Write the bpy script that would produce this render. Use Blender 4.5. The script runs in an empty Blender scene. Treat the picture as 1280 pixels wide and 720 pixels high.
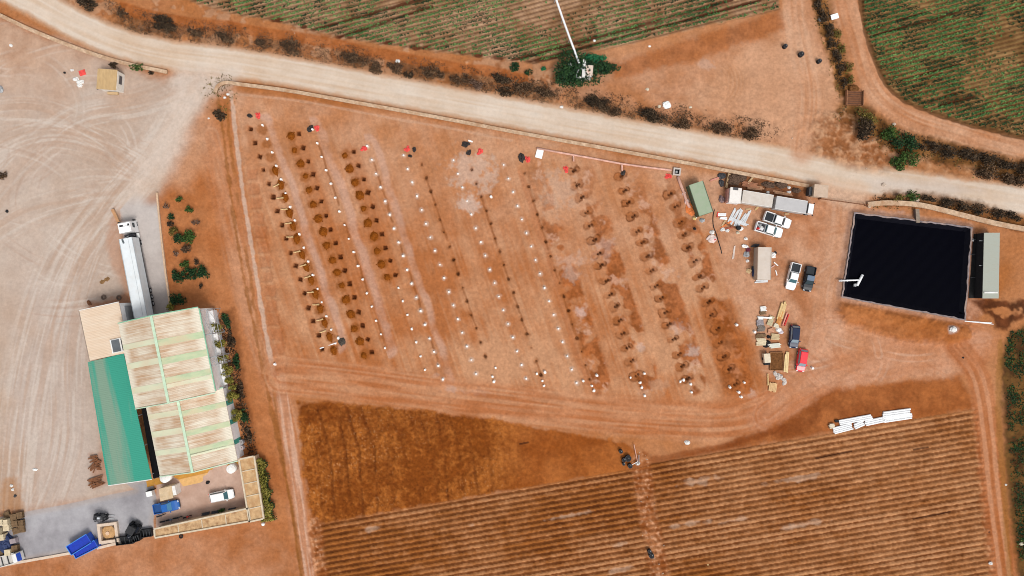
import bpy, math, random
import numpy as np
from mathutils import Vector, Matrix

# ------------------------------------------------------------------ camera, sky, sun
S = bpy.context.scene
CAM_H = 150.0            # drone height in metres
MPP = 200.0 / 1280.0     # metres of ground per photograph pixel
cam_d = bpy.data.cameras.new('camera')
cam = bpy.data.objects.new('camera', cam_d)
S.collection.objects.link(cam)
cam.location = (0, 0, CAM_H)
cam.rotation_euler = (0, 0, 0)
cam_d.sensor_width = 36.0
cam_d.lens = 18.0 / (100.0 / CAM_H)
cam_d.clip_start = 1.0
cam_d.clip_end = 5000.0
S.camera = cam

SUN_EL, SUN_AZ = math.radians(60), math.radians(148)   # azimuth clockwise from north: light comes from the south-east
world = bpy.data.worlds.new("World")
S.world = world
world.use_nodes = True
wn = world.node_tree.nodes; wl = world.node_tree.links
bg = wn.get('Background') or wn.new('ShaderNodeBackground')
sky = wn.new('ShaderNodeTexSky')
sky.sky_type = 'NISHITA'
sky.sun_disc = False
sky.sun_elevation = SUN_EL
sky.sun_rotation = SUN_AZ
sky.dust_density = 3.0
hs = wn.new('ShaderNodeHueSaturation')
hs.inputs['Saturation'].default_value = 0.18          # thin overcast: the blue is mostly washed out
wl.new(sky.outputs[0], hs.inputs['Color'])
wl.new(hs.outputs[0], bg.inputs['Color'])
bg.inputs['Strength'].default_value = 0.13
sun_d = bpy.data.lights.new('sun', 'SUN')
sun_d.energy = 1.35
sun_d.angle = math.radians(18)
sun_d.color = (1.0, 0.95, 0.88)
sun = bpy.data.objects.new('sun', sun_d)
S.collection.objects.link(sun)
sdir = Vector((math.sin(SUN_AZ) * math.cos(SUN_EL), math.cos(SUN_AZ) * math.cos(SUN_EL), math.sin(SUN_EL)))
sun.rotation_euler = sdir.to_track_quat('Z', 'Y').to_euler()
sun.location = sdir * 200
S.view_settings.view_transform = 'Standard'
S.view_settings.look = 'None'
S.view_settings.gamma = 1.0
S.view_settings.use_curve_mapping = False
S.view_settings.exposure = 0.39
S.cycles.filter_width = 1.0 if hasattr(S, 'cycles') else 1.0

C = S.collection
rng = np.random.default_rng(7)
rnd = random.Random(11)

# ------------------------------------------------------------------ helpers
LUM = 1.4
def lin(c):
    c = np.asarray(c, float) / 255.0
    return np.where(c <= 0.04045, c / 12.92, ((c + 0.055) / 1.055) ** 2.4)
def alb(r, g, b):
    """daylight appearance -> base colour"""
    a = lin((r, g, b)) / LUM
    return (float(a[0]), float(a[1]), float(a[2]))

def P(px, py, h=0.0):
    s = (CAM_H - h) / CAM_H * MPP
    return Vector(((px - 640.0) * s, (360.0 - py) * s, h))
def ang(dx, dy):
    return math.atan2(-dy, dx)

ORD = ['first','second','third','fourth','fifth','sixth','seventh','eighth','ninth','tenth','eleventh','twelfth',
       'thirteenth','fourteenth','fifteenth','sixteenth','seventeenth','eighteenth','nineteenth','twentieth']

def tag(o, label=None, cat=None, group=None, kind=None):
    if label: o['label'] = label
    if cat: o['category'] = cat
    if group: o['group'] = group
    if kind: o['kind'] = kind
    return o
def thing(name, label, cat, loc, rz=0.0, group=None):
    o = bpy.data.objects.new(name, None)
    C.objects.link(o)
    o.empty_display_size = 0.3
    o.location = loc
    o.rotation_euler = (0, 0, rz)
    return tag(o, label, cat, group)
def dup(root, loc, rz, label, group=None):
    r = root.copy(); C.objects.link(r)
    r.location = loc; r.rotation_euler = (0, 0, rz)
    r['label'] = label
    if group: r['group'] = group
    for ch in list(root.children):
        c = ch.copy(); C.objects.link(c); c.parent = r
        for g in list(ch.children):
            d = g.copy(); C.objects.link(d); d.parent = c
    return r

class MB:
    def __init__(self): self.v = []; self.f = []
    def add(self, vs, fs):
        b = len(self.v)
        self.v += [tuple(p) for p in vs]
        self.f += [tuple(i + b for i in f) for f in fs]
        return self
    def box(self, c, s, rz=0.0, rx=0.0, ry=0.0, top=1.0):
        hx, hy, hz = s[0] / 2, s[1] / 2, s[2] / 2
        M = Matrix.Translation(c) @ Matrix.Rotation(rz, 4, 'Z') @ Matrix.Rotation(ry, 4, 'Y') @ Matrix.Rotation(rx, 4, 'X')
        p = [(-hx, -hy, -hz), (hx, -hy, -hz), (hx, hy, -hz), (-hx, hy, -hz),
             (-hx * top, -hy * top, hz), (hx * top, -hy * top, hz), (hx * top, hy * top, hz), (-hx * top, hy * top, hz)]
        return self.add([M @ Vector(q) for q in p],
                        [(0, 3, 2, 1), (4, 5, 6, 7), (0, 1, 5, 4), (1, 2, 6, 5), (2, 3, 7, 6), (3, 0, 4, 7)])
    def cyl(self, a, b, r0, r1=None, n=10, caps=True):
        r1 = r0 if r1 is None else r1
        a = Vector(a); b = Vector(b); d = (b - a).normalized()
        q = d.to_track_quat('Z', 'Y')
        vs = []
        for r, c in ((r0, a), (r1, b)):
            for k in range(n):
                t = 2 * math.pi * k / n
                vs.append(c + q @ Vector((r * math.cos(t), r * math.sin(t), 0)))
        fs = [(k, (k + 1) % n, n + (k + 1) % n, n + k) for k in range(n)]
        if caps: fs += [tuple(range(n - 1, -1, -1)), tuple(range(n, 2 * n))]
        return self.add(vs, fs)
    def tube(self, pts, r, n=8):
        pts = [Vector(p) for p in pts]
        vs = []; m = len(pts)
        for i, p in enumerate(pts):
            d = (pts[min(i + 1, m - 1)] - pts[max(i - 1, 0)]).normalized()
            side = d.cross(Vector((0, 0, 1)))
            side = side.normalized() if side.length > 1e-4 else Vector((1, 0, 0))
            up = side.cross(d)
            for k in range(n):
                t = 2 * math.pi * k / n
                vs.append(p + side * (r * math.cos(t)) + up * (r * math.sin(t)))
        fs = [(i * n + k, i * n + (k + 1) % n, (i + 1) * n + (k + 1) % n, (i + 1) * n + k) for i in range(m - 1) for k in range(n)]
        fs += [tuple(range(n - 1, -1, -1)), tuple(range((m - 1) * n, m * n))]
        return self.add(vs, fs)
    def prism(self, poly, z0, z1):
        n = len(poly)
        a = sum(poly[i][0] * poly[(i + 1) % n][1] - poly[(i + 1) % n][0] * poly[i][1] for i in range(n))
        if a < 0: poly = poly[::-1]
        zz = lambda z, i: z[i] if hasattr(z, '__len__') else z
        vs = [(p[0], p[1], zz(z0, i)) for i, p in enumerate(poly)] + [(p[0], p[1], zz(z1, i)) for i, p in enumerate(poly)]
        fs = [tuple(range(n - 1, -1, -1)), tuple(range(n, 2 * n))] + [(i, (i + 1) % n, n + (i + 1) % n, n + i) for i in range(n)]
        return self.add(vs, fs)
    def loft(self, secs):
        n = len(secs[0]); m = len(secs); vs = [p for s in secs for p in s]
        fs = [(i * n + k, i * n + (k + 1) % n, (i + 1) * n + (k + 1) % n, (i + 1) * n + k) for i in range(m - 1) for k in range(n)]
        fs += [tuple(range(n - 1, -1, -1)), tuple(range((m - 1) * n, m * n))]
        return self.add(vs, fs)
    def quad(self, *p):
        return self.add(p, [tuple(range(len(p)))])
    def torus(self, c, R, r, n=20, m=8):
        vs = []
        for i in range(n):
            a = 2 * math.pi * i / n
            for k in range(m):
                t = 2 * math.pi * k / m
                vs.append((c[0] + (R + r * math.cos(t)) * math.cos(a), c[1] + (R + r * math.cos(t)) * math.sin(a), c[2] + r * math.sin(t)))
        return self.add(vs, [(i * m + k, ((i + 1) % n) * m + k, ((i + 1) % n) * m + (k + 1) % m, i * m + (k + 1) % m) for i in range(n) for k in range(m)])
    def lump(self, c, sx, sy, sz, seed=0, rough=0.2, nu=12, nv=5, floor=True):
        """rounded heap / sack / stone"""
        r = random.Random(seed); vs = []; fs = []
        v0 = 0.0 if floor else -math.pi / 2
        for j in range(nv):
            lat = v0 + (math.pi / 2 - v0) * j / nv
            for i in range(nu):
                a = 2 * math.pi * i / nu
                k = 1 + rough * (r.random() - 0.5) * 2
                vs.append((c[0] + sx * k * math.cos(lat) * math.cos(a), c[1] + sy * k * math.cos(lat) * math.sin(a), c[2] + sz * k * math.sin(lat)))
        vs.append((c[0], c[1], c[2] + sz))
        for j in range(nv - 1):
            for i in range(nu):
                fs.append((j * nu + i, j * nu + (i + 1) % nu, (j + 1) * nu + (i + 1) % nu, (j + 1) * nu + i))
        for i in range(nu): fs.append(((nv - 1) * nu + i, (nv - 1) * nu + (i + 1) % nu, nv * nu))
        fs.append(tuple(range(nu - 1, -1, -1)))
        return self.add(vs, fs)
    def build(self, name, m, parent=None, smooth=False, loc=None, rz=None):
        me = bpy.data.meshes.new(name)
        me.from_pydata(self.v, [], self.f)
        if m: me.materials.append(m)
        if smooth: me.polygons.foreach_set('use_smooth', [True] * len(me.polygons))
        me.update()
        o = bpy.data.objects.new(name, me)
        C.objects.link(o)
        if parent: o.parent = parent
        if loc is not None: o.location = loc
        if rz is not None: o.rotation_euler = (0, 0, rz)
        return o

def mesh_np(name, V, F, m, parent=None, smooth=False):
    me = bpy.data.meshes.new(name)
    nv, nf, k = len(V), len(F), F.shape[1]
    me.vertices.add(nv); me.vertices.foreach_set('co', np.ascontiguousarray(V, np.float32).ravel())
    me.loops.add(nf * k); me.loops.foreach_set('vertex_index', np.ascontiguousarray(F, np.int32).ravel())
    me.polygons.add(nf)
    me.polygons.foreach_set('loop_start', np.arange(0, nf * k, k, dtype=np.int32))
    me.polygons.foreach_set('loop_total', np.full(nf, k, np.int32))
    if smooth: me.polygons.foreach_set('use_smooth', np.ones(nf, bool))
    me.update(calc_edges=True)
    if m: me.materials.append(m)
    o = bpy.data.objects.new(name, me); C.objects.link(o)
    if parent: o.parent = parent
    return o

# ------------------------------------------------------------------ materials
MATS = {}
def mat(name, col, rough=0.8, var=0.12, scale=2.0, spec=0.3, metal=0.0, dirt=None, dirt_amt=0.0, dirt_scale=0.8, bump=0.0, stretch=(1, 1, 1)):
    """base colour broken up by two noises, with an optional dirt layer"""
    if name in MATS: return MATS[name]
    m = bpy.data.materials.new(name); m.use_nodes = True
    n = m.node_tree.nodes; l = m.node_tree.links
    b = n['Principled BSDF']
    b.inputs['Roughness'].default_value = rough
    b.inputs['Metallic'].default_value = metal
    b.inputs['Specular IOR Level'].default_value = spec
    tc = n.new('ShaderNodeTexCoord'); mp = n.new('ShaderNodeMapping')
    mp.inputs['Scale'].default_value = stretch
    l.new(tc.outputs['Object'], mp.inputs['Vector'])
    nz = n.new('ShaderNodeTexNoise'); nz.inputs['Scale'].default_value = scale; nz.inputs['Detail'].default_value = 6
    l.new(mp.outputs[0], nz.inputs['Vector'])
    mr = n.new('ShaderNodeMapRange')
    mr.inputs['From Min'].default_value = 0.3; mr.inputs['From Max'].default_value = 0.7
    mr.inputs['To Min'].default_value = 1 - var; mr.inputs['To Max'].default_value = 1 + var
    l.new(nz.outputs['Fac'], mr.inputs['Value'])
    mul = n.new('ShaderNodeVectorMath'); mul.operation = 'SCALE'
    mul.inputs[0].default_value = col[:3]
    l.new(mr.outputs[0], mul.inputs['Scale'])
    out = mul.outputs[0]
    if dirt:
        nd = n.new('ShaderNodeTexNoise'); nd.inputs['Scale'].default_value = dirt_scale; nd.inputs['Detail'].default_value = 8
        nd.inputs['Roughness'].default_value = 0.65
        l.new(mp.outputs[0], nd.inputs['Vector'])
        rd = n.new('ShaderNodeMapRange')
        rd.inputs['From Min'].default_value = 0.42; rd.inputs['From Max'].default_value = 0.68
        rd.inputs['To Min'].default_value = 0.0; rd.inputs['To Max'].default_value = dirt_amt
        l.new(nd.outputs['Fac'], rd.inputs['Value'])
        mx = n.new('ShaderNodeMix'); mx.data_type = 'RGBA'
        l.new(rd.outputs[0], mx.inputs['Factor'])
        l.new(out, mx.inputs['A']); mx.inputs['B'].default_value = (*dirt[:3], 1)
        out = mx.outputs['Result']
    l.new(out, b.inputs['Base Color'])
    if bump:
        bp = n.new('ShaderNodeBump'); bp.inputs['Strength'].default_value = bump; bp.inputs['Distance'].default_value = 0.05
        l.new(nz.outputs['Fac'], bp.inputs['Height']); l.new(bp.outputs[0], b.inputs['Normal'])
    MATS[name] = m
    return m

def leaf_mat(name, c0, c1, c2, scale=0.5):
    """foliage: a different tone for every leaf and drifting tones over the clump"""
    if name in MATS: return MATS[name]
    m = bpy.data.materials.new(name); m.use_nodes = True
    n = m.node_tree.nodes; l = m.node_tree.links
    b = n['Principled BSDF']; b.inputs['Roughness'].default_value = 0.75; b.inputs['Specular IOR Level'].default_value = 0.2
    g = n.new('ShaderNodeNewGeometry'); tc = n.new('ShaderNodeTexCoord')
    nz = n.new('ShaderNodeTexNoise'); nz.inputs['Scale'].default_value = scale; nz.inputs['Detail'].default_value = 3
    l.new(tc.outputs['Object'], nz.inputs['Vector'])
    ad = n.new('ShaderNodeMath'); ad.operation = 'MULTIPLY_ADD'; ad.inputs[1].default_value = 0.55
    l.new(g.outputs['Random Per Island'], ad.inputs[0])
    sb = n.new('ShaderNodeMapRange'); sb.inputs['From Min'].default_value = 0.3; sb.inputs['From Max'].default_value = 0.7
    sb.inputs['To Min'].default_value = 0.0; sb.inputs['To Max'].default_value = 0.45
    l.new(nz.outputs['Fac'], sb.inputs['Value']); l.new(sb.outputs[0], ad.inputs[2])
    cr = n.new('ShaderNodeValToRGB'); e = cr.color_ramp.elements
    e[0].position = 0.1; e[0].color = (*c0, 1); e[1].position = 0.9; e[1].color = (*c2, 1)
    x = cr.color_ramp.elements.new(0.5); x.color = (*c1, 1)
    l.new(ad.outputs[0], cr.inputs['Fac']); l.new(cr.outputs[0], b.inputs['Base Color'])
    MATS[name] = m
    return m

def glass(name='vehicle_glass', col=(0.012, 0.03, 0.04)):
    return mat(name, col, rough=0.12, var=0.05, spec=0.5)

# ------------------------------------------------------------------ noise on arrays
def _h(ix, iy, seed):
    n = (ix.astype(np.int64) * 374761393 + iy.astype(np.int64) * 668265263 + seed * 974634731) & 0xffffffff
    n = ((n ^ (n >> 13)) * 1274126177) & 0xffffffff
    n = n ^ (n >> 16)
    return (n & 0xffff).astype(np.float32) / 65535.0
def vnoise(x, y, seed=0):
    ix = np.floor(x); iy = np.floor(y); fx = (x - ix).astype(np.float32); fy = (y - iy).astype(np.float32)
    fx = fx * fx * (3 - 2 * fx); fy = fy * fy * (3 - 2 * fy)
    a = _h(ix, iy, seed); b = _h(ix + 1, iy, seed); c = _h(ix, iy + 1, seed); d = _h(ix + 1, iy + 1, seed)
    return (a + (b - a) * fx) * (1 - fy) + (c + (d - c) * fx) * fy
def fbm(x, y, sc, octv=4, seed=0, gain=0.5):
    s = 0; a = 1.0; t = 0
    for k in range(octv):
        w = 0.55 + 1.1 * k + 0.37 * seed; c, q = math.cos(w), math.sin(w); f = 2.03 ** k / sc
        s = s + a * vnoise((x * c - y * q) * f + 17.3 * k, (x * q + y * c) * f + 9.1 * k, seed + k); t += a; a *= gain
    return s / t          # 0..1, mean 0.5
def sstep(a, b, x):
    t = np.clip((x - a) / (b - a), 0, 1); return t * t * (3 - 2 * t)

def sd_poly(poly, X, Y, margin=60):
    """signed distance in pixels, positive inside"""
    p = np.asarray(poly, float)
    out = np.full(X.shape, -1e3, np.float32)
    sel = (X > p[:, 0].min() - margin) & (X < p[:, 0].max() + margin) & (Y > p[:, 1].min() - margin) & (Y < p[:, 1].max() + margin)
    x = X[sel]; y = Y[sel]
    d = np.full(x.shape, 1e9); ins = np.zeros(x.shape, bool)
    n = len(p)
    for i in range(n):
        ax, ay = p[i]; bx, by = p[(i + 1) % n]
        ex, ey = bx - ax, by - ay
        t = np.clip(((x - ax) * ex + (y - ay) * ey) / (ex * ex + ey * ey + 1e-9), 0, 1)
        d = np.minimum(d, (x - ax - t * ex) ** 2 + (y - ay - t * ey) ** 2)
        if ay != by:
            c = ((ay > y) != (by > y)) & (x < (bx - ax) * (y - ay) / (by - ay) + ax)
            ins ^= c
    d = np.sqrt(d)
    out[sel] = np.where(ins, d, -d)
    return out
def st_line(pts, X, Y, margin=50):
    """(distance along, signed distance across) of the nearest point of a polyline"""
    p = np.asarray(pts, float)
    s = np.zeros(X.shape, np.float32); t_ = np.full(X.shape, 1e3, np.float32)
    sel = (X > p[:, 0].min() - margin) & (X < p[:, 0].max() + margin) & (Y > p[:, 1].min() - margin) & (Y < p[:, 1].max() + margin)
    x = X[sel]; y = Y[sel]
    bd = np.full(x.shape, 1e9); bs = np.zeros(x.shape); bt = np.full(x.shape, 1e3); acc = 0
    for i in range(len(p) - 1):
        ax, ay = p[i]; bx, by = p[i + 1]; ex, ey = bx - ax, by - ay; L = math.hypot(ex, ey)
        t = np.clip(((x - ax) * ex + (y - ay) * ey) / (L * L), 0, 1)
        qx = x - ax - t * ex; qy = y - ay - t * ey; d = np.hypot(qx, qy)
        sg = np.sign(ex * qy - ey * qx); m = d < bd
        bd = np.where(m, d, bd); bs = np.where(m, acc + t * L, bs); bt = np.where(m, d * sg, bt); acc += L
    s[sel] = bs; t_[sel] = bt
    return s, t_
def curve(pts, n=8):
    """Catmull-Rom through the points"""
    p = [np.asarray(q, float) for q in pts]; p = [2 * p[0] - p[1]] + p + [2 * p[-1] - p[-2]]; out = []
    for i in range(1, len(p) - 2):
        for k in range(n):
            t = k / n
            out.append(tuple(0.5 * (2 * p[i] + (p[i + 1] - p[i - 1]) * t + (2 * p[i - 1] - 5 * p[i] + 4 * p[i + 1] - p[i + 2]) * t * t + (3 * p[i] - p[i - 1] - 3 * p[i + 1] + p[i + 2]) * t ** 3)))
    out.append(tuple(p[-2]))
    return out

# ------------------------------------------------------------------ the site plan (all in ground coordinates of the survey)
ROAD = curve([(-420, -300), (-200, -150), (-30, -38), (40, 0), (100, 33), (160, 57), (220, 70), (320, 83), (480, 112), (640, 141), (800, 170), (960, 199), (1080, 224), (1180, 237), (1280, 253), (1500, 285), (2000, 360)])
CROP_A = [(60, -400), (180, -40), (240, 2), (300, 20), (345, 27), (395, 40), (440, 50), (520, 62), (590, 70), (640, 76), (660, 79), (700, 74), (975, 12), (965, -60), (900, -400)]
CROP_B = [(1072, -40), (1080, 30), (1092, 70), (1108, 105), (1130, 125), (1165, 140), (1210, 155), (1280, 172), (1400, 195), (1900, 280), (1900, -400), (1040, -400)]
FURROW = [(390, 657), (790, 587), (818, 578), (1000, 548), (1222, 511), (1232, 600), (1246, 720), (1270, 900), (1290, 1100), (440, 1100), (405, 790), (396, 720)]
PLOUGH = [(372, 503), (420, 503), (520, 512), (600, 522), (690, 538), (780, 553), (800, 570), (790, 587), (640, 613), (390, 657), (378, 580)]
STRIP_S = [(818, 578), (900, 556), (985, 525), (1040, 487), (1120, 478), (1200, 470), (1222, 511), (1000, 548)]
POND = [(1068.5, 269.5), (1209.5, 287), (1201, 396.5), (1053.5, 369)]
SITE = [(288, 112), (450, 138), (640, 168), (845, 208), (905, 222), (900, 262), (905, 340), (950, 430), (955, 480), (950, 500), (700, 505), (500, 478), (372, 468), (350, 470), (335, 430), (315, 300)]
YARD = [(-700, -300), (-60, -10), (0, 26), (60, 48), (120, 70), (205, 96), (262, 92), (300, 98), (285, 112), (262, 118), (238, 150), (215, 190), (204, 245), (150, 262), (155, 300), (165, 380), (110, 385), (118, 450), (138, 600), (186, 600), (180, 612), (130, 624), (60, 634), (0, 644), (-300, 720), (-900, 700)]
RAMP = [(150, 262), (170, 240), (196, 243), (201, 290), (207, 340), (214, 392), (172, 402), (160, 330), (152, 290)]
CONC = [(-40, 655), (30, 640), (80, 631), (130, 620), (168, 612), (157, 604), (188, 597), (197, 625), (192, 650), (193, 668), (150, 677), (90, 691), (22, 703), (-40, 715)]
APRON = [(196, 592), (300, 570), (312, 640), (195, 662)]
TRACK_S = curve([(352, 470), (430, 478), (520, 490), (640, 505), (780, 520), (900, 525), (960, 510), (1010, 480), (1060, 462), (1140, 452), (1210, 440)])
TRACK_W = curve([(262, 170), (285, 260), (308, 360), (330, 440), (352, 500), (372, 600), (388, 720), (420, 960)])
TRACK_E = curve([(1195, 432), (1222, 470), (1235, 540), (1243, 620), (1256, 720), (1280, 950)])
TRACK_N = curve([(1040, -200), (1056, -20), (1072, 50), (1092, 112), (1135, 148), (1200, 170), (1280, 192), (1500, 240), (1900, 330)])
TRACK_C = curve([(1000, -200), (992, -10), (1000, 60), (1010, 120), (1002, 190)])
TRACK_P = curve([(1050, 250), (1045, 300), (1030, 360), (1025, 420), (1000, 480)])

def row(x, y, n, dx=5.7, dy=17.07):
    return [(x + dx * i, y + dy * i) for i in range(n)]
POST_ROWS = [row(328.9, 156.6, 17, 5.68, 17.02), row(390.8, 161.9, 17, 5.68, 17.05), row(498, 359.5, 7, 5.6, 17.1),
             row(459.4, 183.1, 18, 5.55, 17.12), row(504.4, 194.2, 17, 5.66, 17.05), row(566.6, 200.3, 17, 5.71, 17.05),
             row(630, 206, 17, 5.64, 17.05)]
PITS_SQ = [row(312.6, 160.5, 17, 5.64, 17.2), row(373, 166.5, 17, 5.75, 17.13), row(442.4, 189, 10, 5.7, 17.1)]
PITS_SM = [row(527, 205, 15, 5.65, 17.1), row(590, 211.5, 16, 5.7, 17.1), row(655.5, 216, 16, 5.45, 17.15)]
PITS_RING = [row(715, 213, 16, 5.35, 17.1), row(775.5, 219, 16, 5.45, 17.05), row(838, 242, 15, 5.65, 16.9)]
CLUSTERS = [[(619.5, 459.5), (615.7, 470.5), (617.5, 476.7)], [(681, 465), (677.9, 476), (680, 482), (671, 467)],
            [(746, 469), (728.8, 476), (740, 482), (742.3, 488)], [(788, 472), (805.5, 466.7), (800, 478), (802, 484), (805.7, 494.5)],
            [(850, 477), (854, 475), (863, 480), (864, 490)], [(912, 484), (930, 478), (923, 490), (926, 496)]]
jr = random.Random(5)
jit = lambda pts, a: [(x + jr.uniform(-a, a), y + jr.uniform(-a, a)) for x, y in pts]
PITS_SQ = [jit(r, 0.7) for r in PITS_SQ]; PITS_SM = [jit(r, 0.7) for r in PITS_SM]; PITS_RING = [jit(r, 2.0) for r in PITS_RING]
POST_ROWS = [jit(r, 0.35) for r in POST_ROWS]

# ------------------------------------------------------------------ terrain: one fine sheet, coarse out to the horizon
def axis(a0, a1, lo, hi, step):
    core = np.arange(lo, hi + step, step)
    out = []; d = step; p = core[-1]
    while p < a1:
        d *= 1.35; p += d; out.append(p)
    o2 = []; d = step; p = core[0]
    while p > a0:
        d *= 1.35; p -= d; o2.append(p)
    return np.concatenate([np.array(o2[::-1]), core, np.array(out)])
gx = axis(-9000, 10000, -70, 1350, 1.05)
gy = axis(-9000, 10000, -60, 780, 1.05)
GX, GY = np.meshgrid(gx, gy)
X = GX.ravel().astype(np.float64); Y = GY.ravel().astype(np.float64)
NV = X.size

n_big = fbm(X, Y, 130, 4, 1) - 0.5
n_mid = fbm(X, Y, 34, 4, 5) - 0.5
n_sml = fbm(X, Y, 9, 3, 9) - 0.5
n_fin = fbm(X, Y, 3.2, 2, 13) - 0.5
wob = n_sml * 9 + n_fin * 4                      # ragged edges, in pixels
wob2 = n_mid * 22 + n_sml * 8

COL = np.empty((NV, 3), np.float32)
Z = np.zeros(NV, np.float32)
RID = np.zeros(NV, np.int8)
def A(*c): return np.asarray(alb(*c), np.float32)
def paint(mask, c):
    m = np.clip(mask, 0, 1)[:, None]
    COL[:] = COL * (1 - m) + (c if isinstance(c, np.ndarray) and c.ndim == 2 else np.asarray(c)[None, :]) * m
def mixc(f, a, b):
    f = np.clip(f, 0, 1)[:, None]; return a[None, :] * (1 - f) + b[None, :] * f
def mulc(f): COL[:] = COL * f[:, None]
def pm(poly, soft=3.0, w=None, amp=1.0, margin=60):
    return sstep(-soft, soft, sd_poly(poly, X, Y, margin) + (wob if w is None else w) * amp)

# base dirt
COL[:] = mixc(0.5 + n_big * 1.6 + n_mid * 0.8, A(180, 112, 62), A(202, 144, 104))
Z += (n_big * 0.25 + n_mid * 0.12)

# verge north of the road
s_r, t_r = st_line(ROAD, X, Y, 120)
north = sstep(70, 10, np.abs(t_r + 38)) * (t_r < 0)
paint(north * sstep(-0.12, 0.12, n_mid + n_sml * 0.6) * 0.7, A(150, 92, 55))
paint(north * sstep(0.03, 0.16, n_sml + n_mid * 0.7) * 0.55, A(205, 160, 125))
Z += north * (n_sml * 0.35 + 0.15)
scrub = sstep(14, 7, np.abs(t_r + 29 + n_mid * 8)) * (t_r < 0) * sstep(120, 150, X) * sstep(975, 940, X)
paint(scrub * sstep(-0.22, 0.08, fbm(X, Y, 26, 3, 23) - 0.5) * 0.75, mixc(0.5 + n_sml * 2.5 + n_fin * 2, A(92, 58, 34), A(150, 102, 66)))
bandw = sstep(9, 5, np.abs(t_r + 44 + n_mid * 6)) * (X > 150) * (X < 660)
paint(bandw * 0.85, mixc(0.5 + n_sml * 2, A(160, 88, 40), A(182, 108, 58)))

# north-east dirt apron
ne = pm([(690, 112), (760, 82), (980, 10), (1062, -300), (1062, 40), (1062, 128), (1012, 150), (1010, 195), (940, 172), (830, 146)], 6, wob2, 0.6)
paint(ne * 0.8, mixc(0.5 + n_mid * 2.2, A(180, 118, 76), A(205, 152, 118)))
ne2 = pm([(930, 60), (1000, 40), (1055, 110), (1050, 150), (1015, 195), (930, 160), (850, 130)], 14, wob2, 1.0)
paint(ne2 * 0.6, A(214, 166, 132))
band2 = pm([(760, 82), (975, 12), (985, 35), (860, 78), (770, 98)], 5, wob, 1)
paint(band2 * 0.75, mixc(0.5 + n_sml * 2.0, A(158, 90, 44), A(180, 108, 60)))

# tracks
def track(line, hw, c0, c1, amt, streak=0.5, rut=None, soft=5, margin=70, seed=30):
    s, t = st_line(line, X, Y, margin)
    m = sstep(hw + soft, hw - soft, np.abs(t) + wob * 0.5)
    k = fbm(t, s, 2.0, 1, seed) * 0 + vnoise(t / 2.6, s / 55, seed) * 0.6 + vnoise(t / 6.5, s / 120, seed + 1) * 0.4 - 0.5
    paint(m * amt, mixc(0.5 + k * 2 * streak + n_mid * 1.2, A(*c0), A(*c1)))
    if rut:
        r = sstep(2.6, 0.8, np.abs(np.abs(t + n_mid * 4) - rut))
        paint(m * r * 0.55, A(*c1))
        Z[:] -= (m * r * 0.06)
    return m, s, t

# construction site
site = pm(SITE, 4, wob, 0.5)
u_r = (3 * X - Y) / math.sqrt(10); v_r = (X + 3 * Y) / math.sqrt(10)
streak = vnoise(u_r / 2.4, v_r / 60, 41) * 0.5 + vnoise(u_r / 6, v_r / 110, 43) * 0.5 - 0.5
paint(site, mixc(0.5 + streak * 0.9 + n_mid * 1.6 + n_big * 1.2, A(182, 112, 66), A(204, 150, 112)))
top_s = site * sstep(300, 150, Y - (X - 300) * 0.18)
paint(top_s * 0.5, mixc(0.5 + n_mid * 2, A(198, 142, 102), A(212, 166, 136)))
# broad bands along the rows: compacted pale lanes and loose orange lanes
for r_, wid, c, amt in [(POST_ROWS[0], 7, (208, 168, 148), .6), (POST_ROWS[1], 8, (207, 164, 142), .65), (PITS_SQ[1], 16, (174, 100, 48), .5), (PITS_SQ[2], 15, (174, 100, 50), .45),
                    (PITS_SQ[0], 8, (176, 104, 56), .3), (POST_ROWS[3], 7, (208, 166, 144), .6), (PITS_SM[2], 6, (176, 96, 48), .4)]:
    s, t = st_line([r_[0], r_[-1]], X, Y, 40)
    off = 10 if r_ in POST_ROWS else -4
    paint(sstep(wid, wid * 0.3, np.abs(t + off + n_mid * 10)) * amt * sstep(-0.25, 0.2, n_mid + 0.15), A(*c))
# loose excavated soil east of the ring pits
for r_, o0 in ((PITS_SM[2], -14), (PITS_RING[0], -14), (PITS_RING[1], -13), (PITS_RING[2], -10)):
    s, t = st_line([r_[0], r_[-1]], X, Y, 50)
    w_ = sstep(14, 9, np.abs(t - o0 + n_sml * 5)) * site
    lump = sstep(-0.07, 0.07, fbm(X, Y, 17, 3, 57) - 0.5)
    late = sstep(150, 330, Y)
    paint(w_ * lump * 0.85 * late, mixc(0.5 + n_sml * 2 + n_fin * 1.5, A(146, 78, 32), A(178, 102, 54)))
    pale = sstep(0.08, 0.2, fbm(X, Y, 14, 3, 61) - 0.5)
    paint(w_ * pale * 0.5 * sstep(-.3, .25, n_fin + n_sml), A(212, 172, 148))
    Z += w_ * lump * late * (0.06 + n_sml * 0.22)
lower_r = pm([(872, 370), (915, 375), (945, 470), (940, 492), (905, 492), (890, 440)], 4, wob, 1)
paint(lower_r * 0.75, mixc(0.5 + n_sml * 2 + n_fin * 1.5, A(146, 78, 30), A(178, 104, 54)))
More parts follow.
